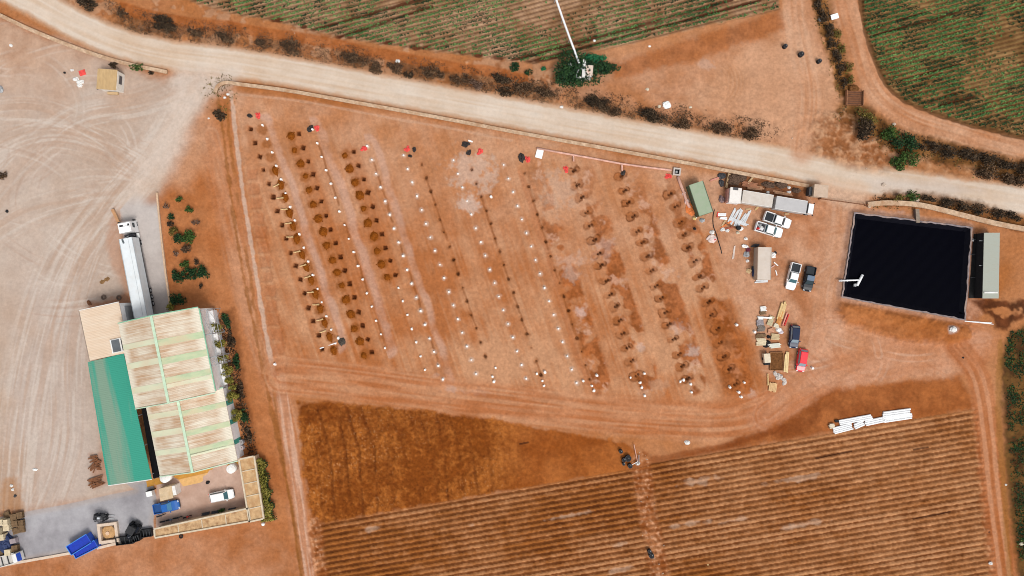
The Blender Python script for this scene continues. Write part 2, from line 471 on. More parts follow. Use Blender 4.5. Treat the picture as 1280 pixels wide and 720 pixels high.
# dark rake lines left where the trenches were closed
for r_, o0, a in ((POST_ROWS[1], -1.2, .6), (POST_ROWS[3], -1.0, .6), (PITS_SM[0], -.5, .5), (PITS_SM[1], 0, .5), (PITS_SM[2], 0, .4), (PITS_SQ[0], -14, .0)):
    s, t = st_line([r_[0], r_[-1]], X, Y, 30)
    l_ = sstep(1.9, 0.6, np.abs(t - o0 + n_sml * 2.5)) * sstep(-0.1, 0.12, vnoise(s / 22, s * 0, 71) - 0.42)
    paint(l_ * a, A(138, 78, 36)); Z -= l_ * 0.08
for cx, cy, rx, ry, c, a in [(590, 215, 30, 26, (222, 196, 178), .7), (585, 258, 14, 10, (224, 205, 192), .7), (700, 240, 22, 28, (208, 172, 148), .75), (752, 310, 18, 14, (212, 174, 156), .6),
                              (712, 324, 20, 12, (222, 186, 164), .6), (716, 345, 14, 10, (218, 184, 164), .6), (834, 342, 14, 9, (216, 180, 158), .6), (868, 440, 13, 8, (222, 196, 182), .7),
                              (800, 432, 9, 8, (216, 190, 178), .55), (726, 390, 7, 6, (226, 196, 184), .8), (846, 412, 10, 9, (210, 180, 166), .55), (826, 482, 12, 10, (208, 160, 128), .6),
                              (562, 487, 16, 6, (222, 226, 228), .95), (595, 489, 20, 4.5, (214, 200, 190), .8), (942, 494, 9, 7, (224, 196, 180), .8), (806, 490, 8, 5, (212, 168, 140), .5),
                              (103, 97, 24, 18, (212, 202, 196), .55), (206, 690, 6, 4, (222, 210, 200), .7), (545, 470, 5, 3, (222, 200, 186), .5), (885, 82, 16, 8, (212, 178, 158), .6),
                              (1100, 268, 30, 6, (206, 192, 190), .5), (1180, 280, 20, 6, (206, 196, 196), .6), (215, 232, 14, 8, (205, 150, 115), .6)]:
    dd = np.hypot((X - cx) / rx, (Y - cy) / ry) + n_sml * 1.6 + n_mid * 0.8
    paint(sstep(1.15, 0.3, dd + n_fin * 1.0) * a * (1.0 if cx == 562 else .72), A(*c))

# materials yard and the way to the gate
my = pm([(880, 222), (1010, 245), (1075, 258), (1062, 275), (1048, 372), (1060, 450), (980, 505), (955, 500), (948, 430), (905, 340), (885, 290)], 8, wob2, 0.5)
paint(my * 0.85, mixc(0.5 + n_mid * 2.4 + n_sml * .8, A(184, 122, 84), A(210, 160, 128)))
junkbed = pm([(905, 216), (940, 222), (1005, 236), (1008, 250), (905, 238)], 3, wob, 1)
paint(junkbed * 0.8, mixc(0.5 + n_sml * 2.5, A(70, 40, 22), A(132, 78, 46)))
track(TRACK_P, 15, (200, 146, 110), (218, 176, 148), 0.6, 0.8, None, 10, seed=33)

# left yard
yard = pm(YARD, 11, wob2, 0.6, 400)
yd_f = 0.5 + n_big * 1.6 + n_mid * 0.6
paint(yard, mixc(yd_f, A(194, 167, 147), A(209, 192, 179)))
topyd = yard * sstep(150, 60, Y + n_mid * 60) * sstep(215, 120, X)
paint(topyd * 0.55, mixc(0.5 + n_sml * 2 + n_mid, A(186, 132, 92), A(206, 160, 126)))
cool = yard * sstep(70, 20, np.abs(X - 70 + (Y - 450) * 0.05 + n_mid * 60)) * sstep(260, 420, Y)
paint(cool * 0.4, A(204, 190, 182))
# wheel marks sweeping through the yard
for pts, hw, am in [([(255, 95), (215, 170), (150, 240), (80, 330), (40, 450), (20, 600), (10, 800)], 44, .55),
                    ([(250, 105), (190, 200), (120, 300), (85, 420), (80, 560), (40, 680)], 34, .5),
                    ([(-80, 250), (0, 190), (60, 170), (120, 180), (190, 215)], 34, .5), ([(-60, 150), (40, 140), (120, 170), (170, 215)], 26, .5),
                    ([(-60, 330), (30, 270), (110, 245), (160, 230), (215, 165), (250, 110)], 26, .5), ([(250, 100), (180, 130), (90, 150), (0, 230), (-60, 330)], 30, .5)]:
    s, t = st_line(curve(pts), X, Y, 70)
    env = sstep(hw, hw * 0.35, np.abs(t)) * yard
    k = vnoise(t / 1.9, s / 45, int(hw * 7)) * 0.6 + vnoise(t / 5, s / 90, int(hw * 9)) * 0.6 - 0.6
    paint(env * sstep(0.02, 0.25, k) * am * .85, A(222, 208, 196))
    paint(env * sstep(0.02, 0.25, -k) * am * 0.75, A(192, 158, 134))
arcs = random.Random(44)
for k_ in range(70):                                   # single wheel tracks of lorries turning
    cx, cy = arcs.uniform(-40, 210), arcs.uniform(120, 330); R_a = arcs.uniform(40, 190); a0 = arcs.uniform(0, 6.28); da = arcs.uniform(.5, 1.4)
    pts = [(cx + R_a * math.cos(a0 + da * q / 7) * 1.1, cy + R_a * math.sin(a0 + da * q / 7) * .7) for q in range(8)]
    for o_ in (-4.5, 4.5):
        s, t = st_line(pts, X, Y, 12)
        L_a = R_a * da * .9
        paint(sstep(2.0, .6, np.abs(t - o_) + n_sml * 2) * sstep(0, 25, s) * sstep(L_a, L_a - 25, s) * yard * arcs.uniform(.12, .38) * sstep(-.25, .1, n_mid), A(184, 150, 130) if k_ % 2 else A(226, 212, 200))

# orange corridor between yard and site
cor = pm([(262, 122), (288, 114), (318, 300), (345, 480), (372, 600), (390, 720), (420, 960), (-300, 960), (-300, 735), (0, 710), (190, 672), (330, 652), (312, 560), (285, 430), (270, 380), (214, 385), (207, 330), (200, 245), (216, 190)], 7, wob, 0.6, 200)
paint(cor * 0.9, mixc(0.5 + n_mid * 1.8 + n_sml * 0.6, A(178, 106, 58), A(194, 126, 80)))
bl = pm([(-300, 720), (330, 660), (380, 700), (420, 960), (-300, 960)], 10, wob2, 0.5, 200)
paint(bl * 0.7, mixc(0.5 + n_mid * 2.4, A(176, 112, 70), A(206, 152, 118)))
track(TRACK_W, 16, (186, 116, 72), (204, 150, 116), 0.7, 0.9, None, 7, seed=35)
s, t = st_line(curve([(350, 470), (360, 540), (376, 640), (388, 720), (425, 960)]), X, Y, 40)
paint(sstep(8, 5.5, np.abs(t) + wob * 0.25) * 0.9, mixc(0.5 + (vnoise(t / 2, s / 40, 77) - 0.5) * 2, A(196, 138, 104), A(216, 172, 146)))
paint(sstep(2.2, 0.8, np.abs(t - 11 + n_mid * 4)) * 0.6, A(150, 92, 40))
# pale levelled line along the west side of the site and its dark gutter
WL = curve([(289, 116), (296, 180), (305, 250), (318, 330), (330, 405), (343, 470)])
s, t = st_line(WL, X, Y, 40)
paint(sstep(3.6, 1.6, np.abs(t) + wob * 0.3) * 0.75, A(214, 184, 164))
paint(sstep(3.0, 1.0, np.abs(t - 8 + n_sml * 5)) * 0.55 * sstep(-.1, .1, n_mid), A(150, 92, 38))
NL = curve([(290, 117), (380, 127), (480, 146), (560, 160), (640, 176)])
s, t = st_line(NL, X, Y, 40)
paint(sstep(2.2, 0.8, np.abs(t) + wob * 0.2) * 0.5, A(214, 170, 140))
s, t = st_line(curve([(270, 112), (278, 160), (287, 230), (300, 320), (322, 430), (345, 540), (366, 640), (378, 720)]), X, Y, 40)
paint(sstep(3.2, 1.0, np.abs(t) + wob * 0.5) * 0.6, A(146, 90, 36))
# soft square pads along the western line
for i in range(14):
    cx, cy = 311 + i * 2.75, 218 + i * 18.2
    d = np.maximum(np.abs(X - cx - 4), np.abs(Y - cy)) + n_sml * 5
    paint(sstep(8.2, 5.0, d + n_mid * 6) * 0.4, A(174, 100, 58)); paint(sstep(1.6, 0.4, np.abs(d - 7)) * 0.18 * sstep(-.1, .1, n_sml), A(132, 72, 34))
    Z -= sstep(8.5, 5.0, d) * 0.10

# southern haul track
m_ts, _, _ = track(TRACK_S, 24, (182, 110, 66), (204, 146, 108), 0.85, 1.0, None, 8, 80, 37)
track(curve([(960, 520), (1000, 490), (1080, 455), (1200, 440), (1215, 430)]), 24, (188, 118, 76), (206, 146, 112), 0.75, 0.9, None, 12, 80, 39)
track(curve([(1025, 430), (1040, 400), (1080, 415), (1150, 430), (1230, 425)]), 16, (196, 134, 96), (212, 158, 126), 0.6, 0.9, None, 10, 60, 45)

fork = pm([(1035, 380), (1062, 420), (1140, 436), (1205, 428), (1222, 448), (1195, 474), (1090, 474), (1010, 494), (955, 522), (975, 470), (1025, 420)], 10, wob2, 0.5)
paint(fork * 0.5, mixc(0.5 + n_mid * 2, A(200, 142, 104), A(218, 174, 146)))
arcs = random.Random(91)
for k_ in range(46):
    cx, cy = arcs.uniform(960, 1200), arcs.uniform(360, 520); R_a = arcs.uniform(40, 160); a0 = arcs.uniform(0, 6.28); da = arcs.uniform(.5, 1.3)
    pts = [(cx + R_a * math.cos(a0 + da * q / 7), cy + R_a * math.sin(a0 + da * q / 7) * .6) for q in range(8)]
    s, t = st_line(pts, X, Y, 12); L_a = R_a * da * .85
    for o_ in (-4, 4):
        paint(sstep(1.8, .5, np.abs(t - o_) + n_sml * 2) * sstep(0, 25, s) * sstep(L_a, L_a - 25, s) * np.maximum(fork, my * .7) * arcs.uniform(.15, .45), A(182, 118, 80) if k_ % 3 else A(222, 184, 158))
# road on top of everything it crosses
rd = sstep(21, 14.5, np.abs(t_r) + n_sml * 3 + n_fin * 2)
kr = vnoise(t_r / 2.2, s_r / 70, 81) * 0.6 + vnoise(t_r / 7, s_r / 160, 82) * 0.5 - 0.55
paint(rd, mixc(0.5 + kr * 1.1 + n_mid * 1.0, A(216, 188, 162), A(230, 213, 196)))
edge = sstep(5, 1.5, np.abs(np.abs(t_r) - 18 + n_sml * 5))
paint(edge * 0.5, A(196, 152, 116))
Z[:] = Z * (1 - rd) + rd * (0.05 + n_mid * 0.03)
paint(pm([(240, 150), (268, 122), (262, 180), (236, 235), (205, 240), (200, 215)], 14, wob2, 0.8) * 0.55, A(204, 158, 126))
paint(pm([(215, 84), (300, 92), (280, 108), (258, 120), (235, 165), (205, 235), (150, 255), (170, 210), (205, 150), (222, 105)], 13, wob2, 0.6) * 0.8,
      mixc(0.5 + n_mid * 2, A(212, 186, 166), A(222, 204, 190)))
gate = pm([(1020, 222), (1085, 232), (1085, 256), (1060, 262), (1030, 250)], 8, wob, 1)
paint(gate * 0.7, A(220, 186, 160))
gy_ = pm([(1080, 222), (1180, 226), (1230, 238), (1180, 246), (1090, 240)], 8, wob, 1)
paint(gy_ * 0.5, A(210, 196, 186))

# tracks in the north-east
track(TRACK_N, 15, (190, 128, 88), (214, 164, 130), 0.9, 0.8, None, 5, 80, 47)
track(TRACK_C, 15, (196, 138, 100), (216, 170, 138), 0.75, 0.9, None, 9, 80, 49)
for cx, cy in ((900, 102),):
    r0 = np.hypot(X - cx + 14, (Y - cy) * 1.0)
    paint(sstep(.1, .6, np.sin(r0 * 1.25 + n_mid * 5 + n_sml * 2)) * sstep(30, 18, np.hypot(X - cx - 6, Y - cy - 2)) * sstep(-4, 10, X - cx + n_mid * 20) * 0.3, A(180, 120, 74))
# overgrown strips (soil darkened by litter)
for pts, hw, c in ((curve([(1018, -60), (1030, 20), (1044, 60), (1056, 110)]), 10, (128, 86, 40)), (curve([(1060, 140), (1085, 150), (1120, 175), (1190, 192), (1280, 215), (1500, 260)]), 14, (92, 62, 26)),
                   (curve([(1110, 248), (1160, 250), (1220, 262), (1290, 280), (1500, 310)]), 9, (110, 70, 34))):
    s, t = st_line(pts, X, Y, 60)
    m = sstep(hw + 5, hw - 5, np.abs(t) + wob * 0.8)
    paint(m * 0.85, mixc(0.5 + n_sml * 2.4, A(*c), A(c[0] + 50, c[1] + 34, c[2] + 22))); Z -= m * 0.4
rub = pm([(1018, 148), (1060, 138), (1100, 180), (1110, 215), (1060, 212), (1010, 190)], 6, wob, 1)
paint(rub * 0.7, mixc(0.5 + n_sml * 3 + n_fin * 2, A(150, 92, 52), A(196, 148, 112))); Z += rub * (0.2 + n_sml * 0.8)
rub2 = pm([(1140, 196), (1220, 208), (1222, 228), (1150, 216)], 5, wob, 1)
paint(rub2 * 0.7, mixc(0.5 + n_sml * 3, A(160, 104, 62), A(198, 146, 106)))

# ---- fields
cropA = pm(CROP_A, 2.5, wob, 0.5, 300); cropB = pm(CROP_B, 2.5, wob, 0.4, 300)
n_row = (0.262 * X + Y) / math.sqrt(1 + 0.262 ** 2); v_row = (X - 0.262 * Y)
SP = 5.6
ph = n_row / SP * 2 * math.pi + n_mid * 1.2
crop = np.maximum(cropA, cropB)
soilA = mixc(0.5 + n_mid * 1.6 + n_sml, A(150, 112, 78), A(190, 152, 120))
paint(cropA, soilA); paint(cropB, mixc(0.5 + n_mid * 1.6 + n_sml, A(124, 92, 54), A(164, 128, 84)))
tr = sstep(0.1, 0.9, np.cos(ph))
paint(crop * tr * 0.6, A(96, 56, 32))
Z -= crop * (np.cos(ph) * 0.09)
ruts = [((390, 38), (528, -2)), ((424, 46), (540, 8)), ((640, 75), (915, 0)), ((650, 81), (950, 0)), ((650, 84), (720, 64)), ((1085, 37), (1160, 15)), ((1088, 46), (1200, 13)), ((1130, 100), (1200, 80)), ((1175, 132), (1216, 120)), ((1160, 128), (1195, 117))]
for a, b in ruts:
    s, t = st_line([a, b], X, Y, 20)
    m = sstep(2.6, 1.0, np.abs(t) + n_sml * 2)
    paint(m * crop * 0.9, A(84, 44, 26)); Z -= m * crop * 0.16
for cx, cy, rx in ((345, 25, 10), (378, 34, 5), (430, 46, 14), (483, 53, 8), (520, 59, 14), (575, 66, 6), (598, 69, 7), (620, 72, 8)):
    m = sstep(1.2, 0.5, np.hypot((X - cx) / rx, (Y - cy) / 3) + n_sml * 1.5)
    paint(m * 0.85, A(92, 46, 26)); Z -= m * 0.12
s, t = st_line(curve([(1072, -40), (1080, 30), (1092, 70), (1108, 105), (1130, 125), (1165, 140), (1210, 155), (1280, 172), (1400, 195)]), X, Y, 30)
m = sstep(4, 1.5, np.abs(t) + n_sml * 3)
paint(m * 0.7, A(80, 52, 24)); Z -= m * 0.25

pl = pm(PLOUGH, 3, wob, 0.8)
pc = mixc(0.5 + n_mid * 2.0 + n_sml * 1.2 + n_fin * 1.2, A(138, 72, 22), A(176, 104, 44))
paint(pl, pc)
er0 = random.Random(12)
up = X + (Y - 500) * -0.16
rp = vnoise(up / 5.5, Y / 42, 91) * 0.5 + vnoise(up / 14, Y / 80, 92) * 0.5 - 0.5
clod = fbm(X, Y, 2.6, 2, 95) - 0.5
inpl = pl * sstep(700, 560, X)
lines = np.zeros(NV, np.float32)
for k_, xl in enumerate(range(382, 646, 18)):
    s, t = st_line([(xl + er0.uniform(-4, 4), 506 + k_ * 1.2), (xl + 12 + er0.uniform(-3, 3), 560), (xl + 22 + er0.uniform(-4, 4), 660)], X, Y, 20)
    lines = np.maximum(lines, sstep(2.8, 0.6, np.abs(t + n_sml * 3)) * er0.uniform(.35, 1) * sstep(-.22, .1, n_mid + .1))
paint(inpl * lines * 0.65, A(92, 42, 12)); Z -= inpl * lines * 0.15
paint(inpl * sstep(0.1, 0.26, rp) * 0.35, A(120, 60, 18))
pts_ = vnoise(X / 1.5, Y / 1.7, 311)
paint(inpl * sstep(0.78, 0.95, pts_) * 0.6 * sstep(-.14, .12, n_mid), A(204, 146, 96))
paint(inpl * sstep(0.22, 0.05, pts_) * 0.45, A(92, 44, 14))
paint(inpl * sstep(0.08, 0.22, -clod) * 0.5, A(118, 58, 18))
Z += inpl * (clod * 0.3 - sstep(0.05, 0.2, rp) * 0.12)
topd = pl * sstep(540, 518, Y - (X - 400) * 0.1) * (X < 560)
paint(topd * 0.3, A(120, 60, 20))
east = pl * sstep(600, 680, X)
paint(east * 0.7, mixc(0.5 + n_mid * 2.5, A(152, 80, 30), A(178, 104, 52)))
ss = pm(STRIP_S, 5, wob, 1)
paint(ss * 0.9, mixc(0.5 + n_mid * 2.2 + n_sml * 1.2, A(134, 68, 24), A(170, 98, 48)))
s, t = st_line([(815, 576), (900, 560), (980, 536)], X, Y, 20)
paint(sstep(6, 2, np.abs(t + 1 + n_sml * 4)) * 0.6, A(132, 66, 26))

fu = pm(FURROW, 1.6, wob, 0.25, 300)
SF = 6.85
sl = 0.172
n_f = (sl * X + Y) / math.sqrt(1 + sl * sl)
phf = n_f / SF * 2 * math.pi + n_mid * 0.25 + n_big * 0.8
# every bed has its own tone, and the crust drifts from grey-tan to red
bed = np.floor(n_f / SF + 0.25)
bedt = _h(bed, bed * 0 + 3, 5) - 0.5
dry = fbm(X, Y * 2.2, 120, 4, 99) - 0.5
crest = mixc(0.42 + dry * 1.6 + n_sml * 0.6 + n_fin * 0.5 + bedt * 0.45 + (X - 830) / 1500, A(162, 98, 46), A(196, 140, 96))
trough = mixc(0.5 + dry * 1.4 + n_sml * 0.8 + bedt * 0.5, A(92, 45, 15), A(124, 70, 34))  # dry pale crests; troughs darkened to make up for weak furrow shading
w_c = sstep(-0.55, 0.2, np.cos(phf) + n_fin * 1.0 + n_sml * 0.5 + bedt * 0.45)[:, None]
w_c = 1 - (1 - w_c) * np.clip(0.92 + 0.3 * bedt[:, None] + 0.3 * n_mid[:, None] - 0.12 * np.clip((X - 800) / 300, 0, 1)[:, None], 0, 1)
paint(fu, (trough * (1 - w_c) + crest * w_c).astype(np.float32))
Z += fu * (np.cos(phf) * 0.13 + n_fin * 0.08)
# trampled cross strip and the headlands
for pts, hw in (([(800, 575), (806, 620), (815, 670), (826, 720), (860, 900)], 11), ([(392, 655), (400, 720), (430, 900)], 9), ([(1222, 512), (1231, 600), (1243, 720), (1275, 950)], 7)):
    s, t = st_line(pts, X, Y, 30)
    m = sstep(hw + 4, hw - 4, np.abs(t) + wob * 0.9)
    paint(m * 0.75, mixc(0.5 + n_sml * 2.4 + n_fin * 1.5, A(150, 82, 38), A(190, 128, 86)))
    paint(m * sstep(0.12, 0.25, n_fin + n_sml * 0.4) * 0.6, A(214, 160, 124))
for cx, cy, rx, ry in ((709, 645, 22, 3), (465, 660, 10, 4), (775, 680, 9, 3), (778, 712, 16, 4), (1000, 598, 30, 4), (875, 601, 22, 6), (920, 650, 20, 3), (590, 656, 6, 3), (860, 655, 26, 4), (1010, 655, 26, 4), (985, 660, 12, 4)):
    paint(sstep(1.2, 0.4, np.hypot((X - cx) / rx, (Y - cy + (X - cx) * sl) / ry) + n_sml * 2) * fu * 0.6, A(206, 168, 140))
for a, b in (((1020, 573), (1065, 564)), ((1142, 649), (1188, 640)), ((1142, 562), (1160, 559)), ((650, 555), (660, 553))):
    s, t = st_line([a, b], X, Y, 12)
    paint(sstep(1.5, 0.6, np.abs(t)) * 0.85, A(66, 32, 16))
track(TRACK_E, 15, (172, 100, 56), (192, 124, 82), 0.85, 0.8, None, 4, 60, 51)
s, t = st_line(TRACK_E, X, Y, 40)
for o0 in (-5.5, 5.5):
    paint(sstep(3.6, 1.6, np.abs(t - o0) + n_sml * 2) * 0.7 * sstep(440, 480, Y), A(208, 150, 114))
rg = pm([(1262, 415), (1300, 400), (1500, 440), (1560, 960), (1300, 960), (1272, 720), (1262, 640), (1254, 540), (1250, 450)], 5, wob, 1, 200)
paint(rg * 0.92, mixc(0.5 + n_sml * 2.5, A(58, 40, 20), A(104, 74, 36)))
s, t = st_line(curve([(1252, 430), (1250, 520), (1256, 600), (1264, 720)]), X, Y, 30)
paint(sstep(5, 2, np.abs(t - 2) + wob * 0.6) * 0.5, A(150, 104, 46))

# pond surround and its berm
sp = sd_poly(POND, X, Y, 70)
rim = sstep(16, 9, np.abs(sp + 6) + wob * 0.2)
paint(sstep(-12, -6, sp + wob * 0.4) * 0.7, mixc(0.5 + n_sml * 2, A(176, 130, 104), A(200, 160, 138)))
paint(sstep(2.2, 0.8, np.abs(sp + 2) + n_sml * 4) * 0.4, A(176, 160, 156))
Z += sstep(-9, -3, sp) * 0.55
berm = pm([(1050, 378), (1075, 382), (1130, 392), (1195, 404), (1212, 408), (1212, 425), (1180, 430), (1120, 424), (1060, 405), (1045, 392)], 5, wob, 0.8)
paint(berm * 0.85, mixc(0.5 + n_sml * 1.8 + n_mid, A(168, 96, 44), A(190, 118, 66))); Z += berm * (0.7 + n_sml * 0.5)
east_p = pm([(1205, 285), (1232, 288), (1228, 375), (1225, 402), (1196, 402)], 4, wob, 0.8)
paint(east_p * 0.6, mixc(0.5 + n_sml * 3, A(150, 92, 62), A(196, 150, 126)))
mud = pm([(1216, 376), (1240, 374), (1262, 378), (1300, 368), (1320, 395), (1290, 392), (1268, 402), (1258, 412), (1244, 410), (1240, 396), (1228, 388)], 3, wob, 0.8)
mudm = mud * sstep(-0.14, -0.04, fbm(X, Y, 15, 3, 121) - 0.42)
paint(mudm * 0.9, mixc(0.5 + n_sml * 2, A(62, 28, 12), A(104, 54, 28)))
for cx, cy, rx, ry in ((1189, 412, 7, 5),):
    paint(sstep(1.2, 0.5, np.hypot((X - cx) / rx, (Y - cy) / ry) + n_sml) * 0.6, A(210, 196, 190))

# concrete yard, ramp and terrace
sc_ = sd_poly(CONC, X, Y, 40)
cm = sstep(-0.8, 0.8, sc_)
paint(cm, mixc(0.5 + n_mid * 2.2 + n_sml * 0.8, A(160, 156, 160), A(184, 181, 184)))
paint(cm * sstep(9, 2, np.abs(sc_)) * 0.3, A(196, 170, 148))
sr_ = sd_poly(RAMP, X, Y, 40)
rm = sstep(-0.8, 0.8, sr_)
paint(rm * sstep(238, 262, Y + n_mid * 14), mixc(0.5 + n_mid * 1.8, A(196, 184, 178), A(210, 200, 194)))
Z -= rm * np.clip((Y - 262) / 130, 0, 1) * 1.1
ap_ = sstep(-0.8, 0.8, sd_poly(APRON, X, Y, 40))
paint(ap_, mixc(0.5 + n_mid * 2 + n_sml, A(196, 160, 140), A(212, 180, 162)))
dark_w = pm([(143, 262), (150, 268), (166, 340), (160, 372), (142, 340), (132, 300)], 5, wob, .6)
paint(dark_w * 0.5, A(196, 140, 106))
paint(pm([(112, 378), (165, 366), (170, 385), (112, 388)], 4, wob, 1) * 0.7, A(176, 116, 78))
paint(pm([(283, 390), (292, 385), (322, 560), (312, 572), (300, 500)], 4, wob, 1) * 0.6, A(110, 62, 30))  # dark ground along the east wall stands in for tree shadows
paint(pm([(112, 570), (128, 565), (136, 605), (118, 612)], 4, wob, 1) * 0.5, A(170, 110, 74))
paint(pm([(0, 600), (22, 596), (30, 640), (0, 640)], 5, wob, 1) * 0.6, A(176, 120, 66))

# ---- excavations
def local(cx, cy, r):
    i0, i1 = np.searchsorted(gx, [cx - r, cx + r]); j0, j1 = np.searchsorted(gy, [cy - r, cy + r])
    idx = (np.arange(j0, j1)[:, None] * gx.size + np.arange(i0, i1)[None, :]).ravel()
    return idx, X[idx] - cx, Y[idx] - cy
def lpaint(idx, m, c):
    m = np.clip(m, 0, 1)[:, None]; COL[idx] = COL[idx] * (1 - m) + np.asarray(alb(*c), np.float32)[None, :] * m
er = random.Random(3)
def sq_pit(cx, cy, hw, dep):
    idx, dx, dy = local(cx, cy, 10)
    a = er.uniform(-0.3, 0.1); ca, sa = math.cos(a), math.sin(a)
    d = np.maximum(np.abs(dx * ca - dy * sa), np.abs(dx * sa + dy * ca)) + n_fin[idx] * 1.2
    lpaint(idx, sstep(hw + 3.2, hw, d) * 0.4, (165, 94, 42))
    m = sstep(hw + 0.6, hw - 0.5, d)
    lpaint(idx, m * 0.9, (84, 40, 16)); Z[idx] -= m * dep
for r_ in PITS_SQ:
    for x, y in r_: sq_pit(x, y, 1.9 + er.random() * 0.7, 0.7)
for ri_, off_ in ((1, (-9.5, 3.5)), (2, (-9.8, 4.0)), (0, (14.5, 1.5))):
    for x, y in PITS_SQ[ri_]:
        idx, dx, dy = local(x + off_[0], y + off_[1], 13)
        lpaint(idx, sstep(8.5, 4.6, np.hypot(dx, dy) + n_fin[idx] * 3 + n_sml[idx] * 4) * 0.6, (150, 84, 30))
for r_ in PITS_SM:
    for x, y in r_:
        idx, dx, dy = local(x, y, 9)
        d = np.hypot(dx, dy * 0.9) + n_fin[idx] * 2.6
        q = er.uniform(.65, 1.05); lpaint(idx, sstep(4.6, 1.5, d) * 0.5 * q, (150, 88, 42)); m = sstep(2.0, 0.8, d)
        lpaint(idx, m * 0.8 * q, (80, 46, 24)); Z[idx] -= m * 0.45 * q
for r_ in PITS_RING:
    for x, y in r_:
        idx, dx, dy = local(x, y, 16)
        for ox, oy, R in ((-3.2, 1.6, 5.2 + er.uniform(-.8, 1)), (4.2, -1.6, 4.0 + er.uniform(-.6, .8))):
            d = np.hypot(dx - ox, (dy - oy) * er.uniform(.85, 1.2)) + n_sml[idx] * 5.0 + n_fin[idx] * 2.0
            lpaint(idx, sstep(R + 1, R - 1.4, d) * er.uniform(.35, .75), (158, 90, 42))
            k = sstep(1.5, 0.3, np.abs(d - R)) * sstep(-0.08, 0.16, n_sml[idx] + er.uniform(-.12, .08))
            lpaint(idx, k * 0.8, (112, 60, 26)); Z[idx] += -sstep(R, R - 2, d) * 0.16
            m = sstep(2.0, 0.8, np.hypot(dx - ox * .4 - 1, dy - oy * .6) + n_fin[idx])
            lpaint(idx, m * er.uniform(.65, .95), (56, 32, 18)); Z[idx] -= m * 0.4
for r_ in POST_ROWS[3:]:
    for x, y in r_:
        idx, dx, dy = local(x, y, 9)
        lpaint(idx, sstep(4.2, 1.2, np.hypot(dx, dy) + n_fin[idx] * 3) * 0.6, (226, 200, 182))

# everything under the pond is cut away; fine grain everywhere else
Z += np.where(sp > -2.0, -4.0, 0.0) * (np.abs(X) < 4000)
fine = 1 - np.maximum.reduce([rd * 0.85, yard * 0.6, cm * .8, rm * .8, ap_ * .8])
Z += n_fin * 0.05 * fine
far = sstep(0, 2500, np.maximum(np.abs(X - 640) - 900, np.abs(Y - 360) - 700))
Z *= (1 - far)
spk = vnoise(X / 1.15, Y / 1.15, 301) - 0.5
mulc(1 + (n_fin * 0.20 + spk * 0.10) * fine + n_sml * 0.10)
COL[:] = np.clip(COL, 0.004, 0.85)

# region ids -> separate sheets sharing their borders
for i, m in ((1, site), (2, my), (3, yard), (4, m_ts), (5, rd), (6, crop), (7, pl), (8, fu), (9, rm * (Y > 250)), (10, cm), (11, ap_)):
    RID[m > 0.5] = i
def gmat():
    m = bpy.data.materials.new('dry_earth'); m.use_nodes = True
    n = m.node_tree.nodes; l = m.node_tree.links; b = n['Principled BSDF']
    b.inputs['Roughness'].default_value = 0.95; b.inputs['Specular IOR Level'].default_value = 0.1
    at = n.new('ShaderNodeAttribute'); at.attribute_name = 'soil'; at.attribute_type = 'GEOMETRY'
    tc = n.new('ShaderNodeTexCoord')
    def nz(scale, det, rough=0.6):
        q = n.new('ShaderNodeTexNoise'); q.inputs['Scale'].default_value = scale; q.inputs['Detail'].default_value = det; q.inputs['Roughness'].default_value = rough
        l.new(tc.outputs['Object'], q.inputs['Vector']); return q
    a = nz(1.6, 5, 0.7); c = nz(0.35, 4)
    r1 = n.new('ShaderNodeMapRange'); r1.inputs['From Min'].default_value = 0.3; r1.inputs['From Max'].default_value = 0.7; r1.inputs['To Min'].default_value = 0.82; r1.inputs['To Max'].default_value = 1.16
    r2 = n.new('ShaderNodeMapRange'); r2.inputs['From Min'].default_value = 0.3; r2.inputs['From Max'].default_value = 0.7; r2.inputs['To Min'].default_value = 0.92; r2.inputs['To Max'].default_value = 1.08
    l.new(a.outputs['Fac'], r1.inputs['Value']); l.new(c.outputs['Fac'], r2.inputs['Value'])
    mm = n.new('ShaderNodeMath'); mm.operation = 'MULTIPLY'; l.new(r1.outputs[0], mm.inputs[0]); l.new(r2.outputs[0], mm.inputs[1])
    gm = n.new('ShaderNodeMix'); gm.data_type = 'FLOAT'; gm.inputs['A'].default_value = 1.0
    ga = n.new('ShaderNodeMapRange'); ga.inputs['To Min'].default_value = 0.25; l.new(at.outputs['Alpha'], ga.inputs['Value'])
    l.new(ga.outputs[0], gm.inputs['Factor']); l.new(mm.outputs[0], gm.inputs['B'])
    vm = n.new('ShaderNodeVectorMath'); vm.operation = 'SCALE'
    l.new(at.outputs['Color'], vm.inputs[0]); l.new(gm.outputs['Result'], vm.inputs['Scale'])
    l.new(vm.outputs[0], b.inputs['Base Color'])
    bp = n.new('ShaderNodeBump'); bp.inputs['Strength'].default_value = 0.5; bp.inputs['Distance'].default_value = 0.08
    l.new(a.outputs['Fac'], bp.inputs['Height']); l.new(bp.outputs[0], b.inputs['Normal'])
    return m
EARTH = gmat()
nx, ny = gx.size, gy.size
V = np.stack([(X - 640) * MPP, (360 - Y) * MPP, Z], 1).astype(np.float32)
jj, ii = np.meshgrid(np.arange(ny - 1), np.arange(nx - 1), indexing='ij')
q0 = (jj * nx + ii).ravel()
Q = np.stack([q0, q0 + nx, q0 + nx + 1, q0 + 1], 1)
FR = RID[q0]
GNAMES = ['ground', 'construction_ground', 'materials_yard', 'lorry_yard', 'haul_track', 'dirt_road', 'crop_soil', 'ploughed_field', 'furrowed_field', 'loading_ramp', 'concrete_yard', 'terrace']
